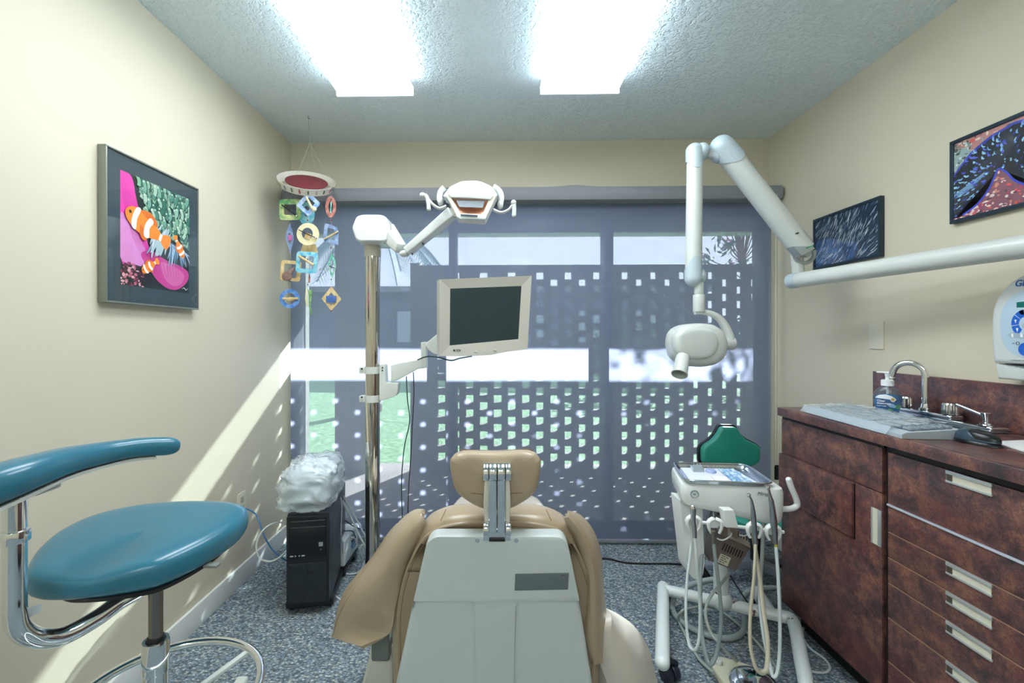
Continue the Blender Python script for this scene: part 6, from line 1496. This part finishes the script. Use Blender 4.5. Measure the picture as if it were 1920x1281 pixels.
# ---------------------------------------------------------------- foot pedal
fp = WZ(1385, 1275, 0)
ft = thing('foot_pedal', 'cream foot pedal with a chrome dome on the carpet before the cart', 'foot pedal', (fp.x, fp.y-.02, 0))
o_ = Vector((fp.x, fp.y-.02, 0))
mb = MB(); mb.prism([o_+Vector((x, y, .0)) for x, y in rnd_poly([(-.085, .035), (-.075, .085), (-.03, .10), (.03, .07), (.10, .03), (.10, -.14), (-.07, -.14)], [.02]*7, 3)], Z_*.032, .008, 3); mb.build('base', mat('pedal_cream', 'D6D3B8', .35), ft)
mb = MB(); mb.lathe([(.082, 0), (.080, .008), (.066, .020), (.040, .028), (.001, .031)], o_+Vector((.02, -.045, .032)), n=40); mb.build('dome', CHR, ft)
mb = MB(); mb.cyl(o_+Vector((-.055, .055, .030)), o_+Vector((-.055, .055, .046)), .013, n=20, bev=.002); mb.tube([o_+Vector((-.055, .055, .040)), o_+Vector((-.045, .095, .048))], .005, 8, 1); mb.build('valve_knob', EN, ft)
# ---------------------------------------------------------------- computer tower, wrapped box, battery unit
BK = mat('tower_black', '15191D', .28, var=.03, coat=.2); GR = mat('tower_side', '3C4248', .4, .3)
f0 = U(537, 1128, 2.0); f1 = U(617, 1122, 2.0)
pc_o = Vector((f0.x, f0.y, .055)); ex = (Vector((f1.x, f1.y+.03, 0))-Vector((f0.x, f0.y, 0))).normalized(); ey = Vector((-ex.y, ex.x, 0)); W_, Dp, Hh = .186, .42, .395
pc = thing('computer_tower', 'black desktop computer tower standing on the carpet near the window', 'computer', (f0.x, f0.y, 0))
def Q(u, v, z): return pc_o+ex*u+ey*v+Z_*z
rt_ = Matrix((ex, ey, Z_)).transposed()
mb = MB(); mb.box(Q(W_/2, Dp/2+.012, Hh/2), (W_, Dp, Hh), .006, rt_); mb.build('case', GR, pc)
mb = MB(); mb.box(Q(W_/2, .004, Hh/2-.004), (W_-.002, .03, Hh-.006), .008, rt_); fpn = mb.build('front_panel', BK, pc)
mb = MB(); mb.box(Q(W_/2, -.012, Hh*.745), (W_*.86, .006, Hh*.44), .002, rt_); dv_ = mb.build('drive_bay', mat('bay_black', '0E1216', .2), fpn)
mb = MB(); mb.box(Q(W_/2, -.0155, Hh*.93), (W_*.80, .002, .003), 0, rt_); mb.box(Q(W_/2, -.0155, Hh*.86), (W_*.80, .002, .002), 0, rt_); mb.build('drive_slit', mat('slit_grey', '4B5560', .3), dv_)
mb = MB(); mb.box(Q(W_*.80, -.0155, Hh*.66), (.018, .002, .018), 0, rt_); mb.build('sticker', mat('sticker_grey', '8E959A', .4), dv_)
for k in range(4): mb = MB(); mb.box(Q(W_*(.12+.085*k)+.004, -.016, Hh*.545), ((.014 if k in (0, 3) else .005), .003, .004), 0, rt_); mb.build('port', mat('port_white', 'B9C2C6', .4), dv_)
mb = MB(); mb.box(Q(W_*.80, -.0155, Hh*.60), (.007, .002, .007), .002, rt_); mb.build('power_button', mat('slit_grey', '4B5560', .3), dv_)
mb = MB(); mb.box(Q(W_/2, -.012, Hh*.24), (W_*.88, .006, Hh*.44), .003, rt_); mb.build('lower_door', mat('door_gloss', '1A2026', .15, coat=.4), fpn)
mb = MB(); mb.box(Q(W_/2, .22, -.02), (W_+.02, .40, .03), .005, rt_)
for u in (.01, W_-.01):
    for v in (.05, .38): mb.cyl(Q(u-.008, v, -.035), Q(u+.008, v, -.035), .0195, n=18, bev=.003)
mb.build('wheeled_stand', mat('black_plastic', '17191C', .35), pc)
# white box wrapped in a clear bag, on the tower
zt = pc_o.z+Hh+.001
pr = thing('bagged_printer', 'white machine wrapped in a clear plastic bag on top of the black tower', 'wrapped machine', Q(W_/2, .18, Hh+.002))
mb = MB(); mb.box(Q(W_*.46, .20, Hh+.095), (.18, .32, .15), .03, rt_, 4); mb.build('machine', mat('machine_white', 'B9C2C2', .4), pr)
BAG = glass('crinkled_bag', 'F4FAFC', .60, .06, 'EEF5F8')
vs = []; fs = []; n = 110; R = 60; cb_ = Q(W_*.42, .19, Hh+.092)
for i in range(R+1):
    th = PI*i/R
    for k in range(n):
        a = 2*PI*k/n; sp = lambda v, e: math.copysign(abs(v)**e, v)
        p = Vector((.124*sp(math.sin(th), .55)*sp(math.cos(a), .6), .215*sp(math.sin(th), .55)*sp(math.sin(a), .6), .104*sp(math.cos(th), .6)))
        nn = noise.noise(Vector((p.x*16, p.y*16, p.z*30+7)))*.018+abs(noise.noise(Vector((p.x*45+p.z*60, p.y*30, p.z*50))))*.016
        dn = p.normalized(); q = p+dn*nn
        if p.x < -.06 and p.z < .02: q.x -= .028*(1-abs(p.y)/.25); q.z -= .012
        w = cb_+ex*q.x+ey*q.y+Z_*q.z; w.z = max(w.z, zt) if True else w.z
        vs.append(w)
for i in range(R):
    for k in range(n): fs.append((i*n+k, i*n+(k+1) % n, (i+1)*n+(k+1) % n, (i+1)*n+k))
mb = MB(); mb.add(vs, fs); mb.build('plastic_bag', BAG, pr, ang=70)
ups = thing('battery_backup', 'white boxy battery unit on black castors behind the computer tower', 'battery unit', (U(634, 1085, 2.30).x, U(634, 1085, 2.30).y, 0))
c = U(630, 1052, 2.32); mb = MB(); mb.box((c.x+.004, c.y+.10, .125), (.088, .22, .13), .008, None, 3); mb.build('case', mat('ups_white', 'CDD4D6', .4), ups)
mb = MB(); mb.box((c.x+.0, c.y-.0105, .16), (.06, .002, .003), 0); mb.box((c.x, c.y-.0105, .10), (.06, .002, .003), 0); mb.build('face_groove', mat('groove_grey', '8C979C', .5), ups)
mb = MB(); mb.box((c.x, c.y+.10, .052), (.10, .22, .014), .003)
for dx in (-.035, .035):
    for dy in (.02, .18): mb.cyl((c.x+dx-.010, c.y+dy, .0235), (c.x+dx+.010, c.y+dy, .0235), .0230, n=18, bev=.003)
mb.build('castor_base', mat('black_plastic', '17191C', .35), ups)
# cables around it
WC = mat('white_cable', 'CBD2D0', .4); BC = mat('blue_cable', '2F6E9E', .4)
cable('network_cable', 'blue cable arching from the wall socket to the back of the tower', [U(456, 952, 2.20)+Vector((.0, 0, 0)), U(480, 965, 2.16), U(493, 1000, 2.12), U(510, 1030, 2.10), U(534, 1050, 2.10), U(548, 1055, 2.14)], .0035, BC)
cable('looped_cable', 'pale grey cable making a round loop between the left wall and the tower', [U(552, 984, 2.16), U(520, 980, 2.12), U(495, 993, 2.08), U(481, 1020, 2.06), U(486, 1045, 2.05), U(505, 1053, 2.05), U(525, 1045, 2.06), U(545, 1025, 2.12)], .0045, WC)
cable('power_lead', 'white lead hanging from the bagged machine toward the pole', [U(633, 918, 2.36), U(645, 945, 2.38), U(660, 975, 2.40), U(674, 1005, 2.40), U(682, 1020, 2.40), U(686, 1040, 2.42), WZ(684, 1062, .02)], .005, WC)
cable('power_lead', 'second white lead running beside the first toward the pole foot', [U(632, 912, 2.38), U(648, 938, 2.40), U(666, 970, 2.42), U(682, 1000, 2.42), U(700, 1030, 2.44)], .004, WC)
cable('side_lead', 'thin grey lead running down the right side of the black tower', [Q(W_*.9, .30, Hh+.004), Q(W_+.006, .27, Hh*.85), Q(W_+.007, .25, Hh*.5), Q(W_+.012, .28, Hh*.2), Q(W_+.012, .34, .0)], .003, mat('grey_lead', 'A3ACB2', .4))
cable('floor_lead', 'white lead on the carpet from the tower to under the chair', [WZ(610, 1098, .005), WZ(626, 1115, .005), WZ(648, 1132, .005), WZ(670, 1146, .005)], .0045, WC)
cable('coiled_lead', 'white lead curling on the carpet beside the pole foot', [WZ(640, 1072, .006), WZ(655, 1077, .006), WZ(674, 1072, .006), WZ(681, 1055, .006), U(676, 1035, 2.40), U(680, 1022, 2.40), WZ(690, 1050, .02), WZ(684, 1080, .006)], .004, WC)
bn = MB(); rnd = random.Random(2)
for q in range(7):
    cc_ = U(648+rnd.uniform(-4, 10), 1010+rnd.uniform(-6, 12), 2.42); a0 = rnd.uniform(0, 6); rr_ = rnd.uniform(.022, .045); pts = []
    for i in range(12): a = a0+i*.55; pts.append(cc_+Vector((math.cos(a)*rr_, rnd.uniform(-.01, .01), math.sin(a)*rr_*.8)))
    bn.tube(pts, .0028, 6, 4, mi=q % 3)
o_b = bn.build('cable_bundle', None, mats=[BC, WC, mat('black_cable', '101214', .45)], label='tangled bundle of blue, white and black cables behind the tower', cat='cables')
cable('black_lead', 'black lead from the bundle to the pole', [U(628, 968, 2.45), U(645, 975, 2.45), U(665, 988, 2.44), U(685, 995, 2.42)], .003, BLK)
# ---------------------------------------------------------------- hanging mobile
hk = WZ(578, 217, H); MTt = 2.44
mbm = thing('hanging_mobile', 'colourful hanging mobile of painted paper shapes on a tilted ring', 'mobile', (hk.x, hk.y, H-.02))
mb = MB(); mb.tube([hk, hk-Z_*.012, hk-Z_*.018+X_*.005, hk-Z_*.012+X_*.008], .0012, 6, 4); mb.build('ceiling_hook', mat('hook_dark', '4A4A44', .4, .6), mbm)
t = MTt
THR = glass('nylon_thread', 'E8E8E0', .45, .1, 'D8D6C8')
apex = U(581, 268, t)
mb = MB()
mb.tube([hk-Z_*.016, apex], .0006, 5, 1)
for a, b in ((556, 326), (560, 324), (592, 322), (612, 330)): mb.tube([apex, U(a, b, t)], .0006, 5, 1)
mb.build('thread', THR, mbm)
# tilted ring: printed carton band with dark red disc above
rcx = U(575, 343, t)
tilt = Matrix.Rotation(math.radians(15), 3, 'Y') @ Matrix.Rotation(math.radians(33), 3, 'X')
def ringpt(r, a, h): return rcx+tilt @ Vector((math.cos(a)*r, math.sin(a)*r, h))
n = 48; g = [[ringpt(.148-.014*j/2, 2*PI*i/n, .016-.020*j) for j in range(3)] for i in range(n+1)]
mb = MB(); mb.sheet(g, .0015); rgo = mb.build('carton_ring', mat('carton_white', 'E2DDCF', .6), mbm)
mb = MB(); mb.prism([ringpt(.108, 2*PI*i/n, .004) for i in range(n)], tilt @ Vector((0, 0, .003)), 0); mb.build('red_disc', mat('dark_red_paper', '7A3038', .5, var=.3, vs=25), rgo)
cols = ['3F6F5F', 'A14848', '56606A', 'C9A3A0', '2F5F4E', 'D8697C', '8A8F90', '446C8C']
for i in range(22):
    a = 2*PI*i/22+.1; mb = MB(); w = .010
    mb.prism([ringpt(.150, a-w/.15*.35, .008), ringpt(.150, a+w/.15*.35, .008), ringpt(.140, a+w/.15*.35, -.014), ringpt(.140, a-w/.15*.35, -.014)], (ringpt(.16, a, 0)-ringpt(.15, a, 0))*.12, 0); mb.build('printed_stripe', mat('stripe_'+cols[i % 8], cols[i % 8], .6), rgo)
def painted(nm, c1, c2, s=40):
    if nm in MATS: return MATS[nm]
    m = bpy.data.materials.new(nm); m.use_nodes = True; nt = m.node_tree; N = nt.nodes; L = nt.links; b = N['Principled BSDF']; b.inputs['Roughness'].default_value = .5
    tc_ = N.new('ShaderNodeTexCoord'); no = N.new('ShaderNodeTexNoise'); no.inputs['Scale'].default_value = s; no.inputs['Detail'].default_value = 4; L.new(tc_.outputs['Object'], no.inputs['Vector'])
    cr = N.new('ShaderNodeValToRGB'); e = cr.color_ramp.elements; e[0].position = .38; e[0].color = srgb(c1); e[1].position = .62; e[1].color = srgb(c2); L.new(no.outputs['Fac'], cr.inputs[0]); L.new(cr.outputs[0], b.inputs['Base Color']); MATS[nm] = m; return m
PBL = painted('paint_sky', '7FA6DC', 'C6D8F2'); PGR = painted('paint_green', '5EA36A', 'D9DE9A', 25); PYE = painted('paint_cream', 'E8DDA6', 'EFE6C4'); PAQ = painted('paint_aqua', '4CB4D6', 'A6DCE4'); PRD = painted('paint_rust', 'A8625A', 'C88A7C')
PCO = painted('paint_blue', '3F7FD0', '7FA8E0'); PIN = painted('paint_slate', '6F86B4', '9AB0CE'); PTA = painted('paint_tan', 'D8B87E', 'EAD3A2'); PMI = painted('paint_mint', '4CC0A0', 'C6E6E0')
def fr_shape(outer, inner, m, nm='painted_frame', th=.003, tt=t, yaw=0.0, parent=mbm, inset=None):
    """flat cut-out with an opening: real thickness, turned by yaw about its own middle"""
    k = len(outer); c = sum(HP_(outer, tt), Vector())/k; R_ = Matrix.Rotation(yaw, 3, 'Z')
    A = [c+R_ @ (p-c) for p in HP_(outer, tt)]; B = [c+R_ @ (p-c) for p in HP_(inner, tt)] if inner else None
    nn = R_ @ CAMF; mb = MB()
    if B is None: mb.prism(A, nn*th, .0005); return mb.build(nm, m, parent)
    vs = A+B+[p+nn*th for p in A]+[p+nn*th for p in B]; fs = []
    for i in range(k):
        j = (i+1) % k; fs += [(i, j, k+j, k+i), (2*k+i, 3*k+i, 3*k+j, 2*k+j), (i, 2*k+i, 2*k+j, j), (k+i, k+j, 3*k+j, 3*k+i)]
    mb.add(vs, fs); return mb.build(nm, m, parent)
def oval(cx, cy, rx, ry, n=28, rot=0): return [(cx+rx*math.cos(a)*math.cos(rot)-ry*math.sin(a)*math.sin(rot), cy+rx*math.cos(a)*math.sin(rot)+ry*math.sin(a)*math.cos(rot)) for a in [2*PI*i/n for i in range(n)]]
def rsq(cx, cy, w, h, r, rot=0, n=4):
    p = rnd_poly([(-w/2, -h/2), (w/2, -h/2), (w/2, h/2), (-w/2, h/2)], [r]*4, n); return [(cx+x*math.cos(rot)-y*math.sin(rot), cy+x*math.sin(rot)+y*math.cos(rot)) for x, y in p]
def stick(a, b, r, m, nm, tt=t, parent=mbm):
    mb = MB(); mb.tube([U(a[0], a[1], tt), U(b[0], b[1], tt)], r, 8, 1); return mb.build(nm, m, parent)
BLKP = mat('black_plastic', '17191C', .35)
f_ = fr_shape(rsq(544, 393, 41, 39, 7), rsq(544, 393, 23, 20, 2), PGR); stick((528, 384), (556, 405), .003, BLKP, 'black_pin', t-.01, f_); mb = MB(); mb.ell(U(556, 405, t-.01), .006); mb.build('pin_bead', CHR, f_)
f_ = fr_shape(rsq(578, 383, 32, 34, 4, .75), rsq(578, 383, 16, 20, 1, .75), PBL, tt=t-.05); stick((574, 369), (588, 396), .006, PYE, 'cream_stick', t-.06, f_); mb = MB(); mb.ell(U(589, 392, t-.06), .013); mb.build('cream_knob', PYE, f_)
f_ = fr_shape(oval(575, 401, 15, 22), oval(575, 396, 6, 10), PAQ, tt=t+.04)
f_ = fr_shape(oval(620, 388, 10, 20), oval(620, 388, 4.5, 11), PRD); stick((621, 379), (620, 400), .003, PMI, 'green_stick', t-.005, f_)
f_ = fr_shape(oval(577, 439, 21, 21), oval(576, 438, 10.5, 11), PYE, tt=t-.04); stick((560, 431), (594, 447), .0022, BLKP, 'black_pin', t-.05, f_); mb = MB(); mb.box(U(577, 443, t-.045), (.03, .004, .03), .003, (0, .3, 0)); mb.build('cream_square', PTA, f_); mb = MB(); mb.ell(U(592, 446, t-.05), .006); mb.build('pin_bead', CHR, f_)
f_ = fr_shape([(609, 418), (632, 426), (635, 436), (634, 460), (608, 453), (606, 440)], [(614, 427), (626, 430), (628, 436), (627, 451), (614, 447), (613, 440)], PIN); stick((607, 449), (634, 434), .004, PTA, 'wooden_stick', t-.01, f_)
f_ = fr_shape([(543, 419), (548, 432), (551, 446), (548, 462), (544, 474), (540, 462), (535, 446), (538, 432)], [(543, 436), (545, 440), (547, 446), (545, 452), (543, 456), (541, 452), (539, 446), (541, 440)], PIN); mb = MB(); mb.box(U(544, 446, t-.008), (.022, .005, .03), .003); mb.build('pink_charm', mat('pink_charm', 'C46FA8', .5), f_)
f_ = fr_shape([(568, 458), (592, 458), (596, 474), (562, 474)], None, PTA, 'tan_tab', tt=t+.02)
f_ = fr_shape(rsq(575, 492, 40, 40, 7, .06), rsq(575, 492, 26, 24, 3, .06), PAQ, tt=t-.03); stick((560, 480), (588, 497), .006, PTA, 'tan_bar', t-.04, f_); stick((598, 507), (602, 503), .002, mat('gold_wire', 'B9A98A', .3, .8), 'wire_end', t-.03, f_)
f_ = fr_shape(rsq(545, 508, 38, 38, 5, .08), rsq(544, 508, 24, 26, 2, .08), PTA); mb = MB(); mb.ell(U(538, 518, t-.012), (.028, .010, .026)); mb.tube([U(543, 512, t-.012), U(552, 503, t-.012)], lambda s: .016-.011*s, 10, 1); mb.build('seashell', mat('shell_brown', '8F7468', .5, var=.3, vs=60), f_)
f_ = fr_shape([(622, 476), (628, 488), (630, 498), (627, 510), (622, 523), (618, 510), (615, 498), (617, 488)], [(622, 484), (625, 490), (627, 498), (625, 506), (622, 514), (620, 506), (618, 498), (619, 490)], PMI); stick((617, 499), (628, 503), .0025, BLKP, 'black_pin', t-.01, f_)
f_ = fr_shape(oval(543, 560, 19, 18), oval(543, 560, 11, 11), PCO); mb = MB(); mb.ell(U(545, 561, t-.008), (.024, .006, .011)); mb.tube([U(530, 560, t-.008), U(559, 560, t-.008)], .006, 8, 1); mb.build('wooden_fish', PTA, f_)
f_ = fr_shape([(621, 537), (640, 561), (621, 583), (603, 560)], [(621, 548), (631, 561), (621, 573), (611, 560)], PTA); mb = MB(); mb.box(U(621, 561, t-.008), (.055, .008, .036), .006); mb.build('blue_barrel', mat('barrel_blue', '4A6FB4', .5, var=.2, vs=40), f_)
f_ = fr_shape([(578, 544), (585, 543), (582, 575), (586, 588), (583, 590), (579, 576)], None, painted('paint_leaf', '5E9A5A', 'A6C890'), 'green_strip'); f_ = fr_shape([(574, 536), (576, 548), (575, 560), (577, 571), (574, 574), (572, 560)], None, PYE, 'cream_strip', tt=t-.01)
f_ = fr_shape([(579, 512), (582, 520), (581, 530), (578, 530)], None, PRD, 'rust_strip', tt=t-.01)
for x in (545, 577, 621):
    mb = MB(); mb.tube([U(x, 352, t), U(x, 545 if x != 577 else 540, t)], .0006, 5, 1); mb.build('thread', THR, mbm)
for x, ys in ((544, (364, 416, 528)), (577, (349, 413, 486, 534)), (621, (374, 413, 465, 524, 583))):
    for y in ys: mb = MB(); mb.ell(U(x, y, t-.004), .0038, n=10, m=6); mb.build('bead', mat('bead_red' if y % 2 else 'bead_green', 'A8343C' if y % 2 else '2F6E52', .3), mbm)
# clean helper properties
for o in bpy.data.objects:
    if '_w' in o: del o['_w']
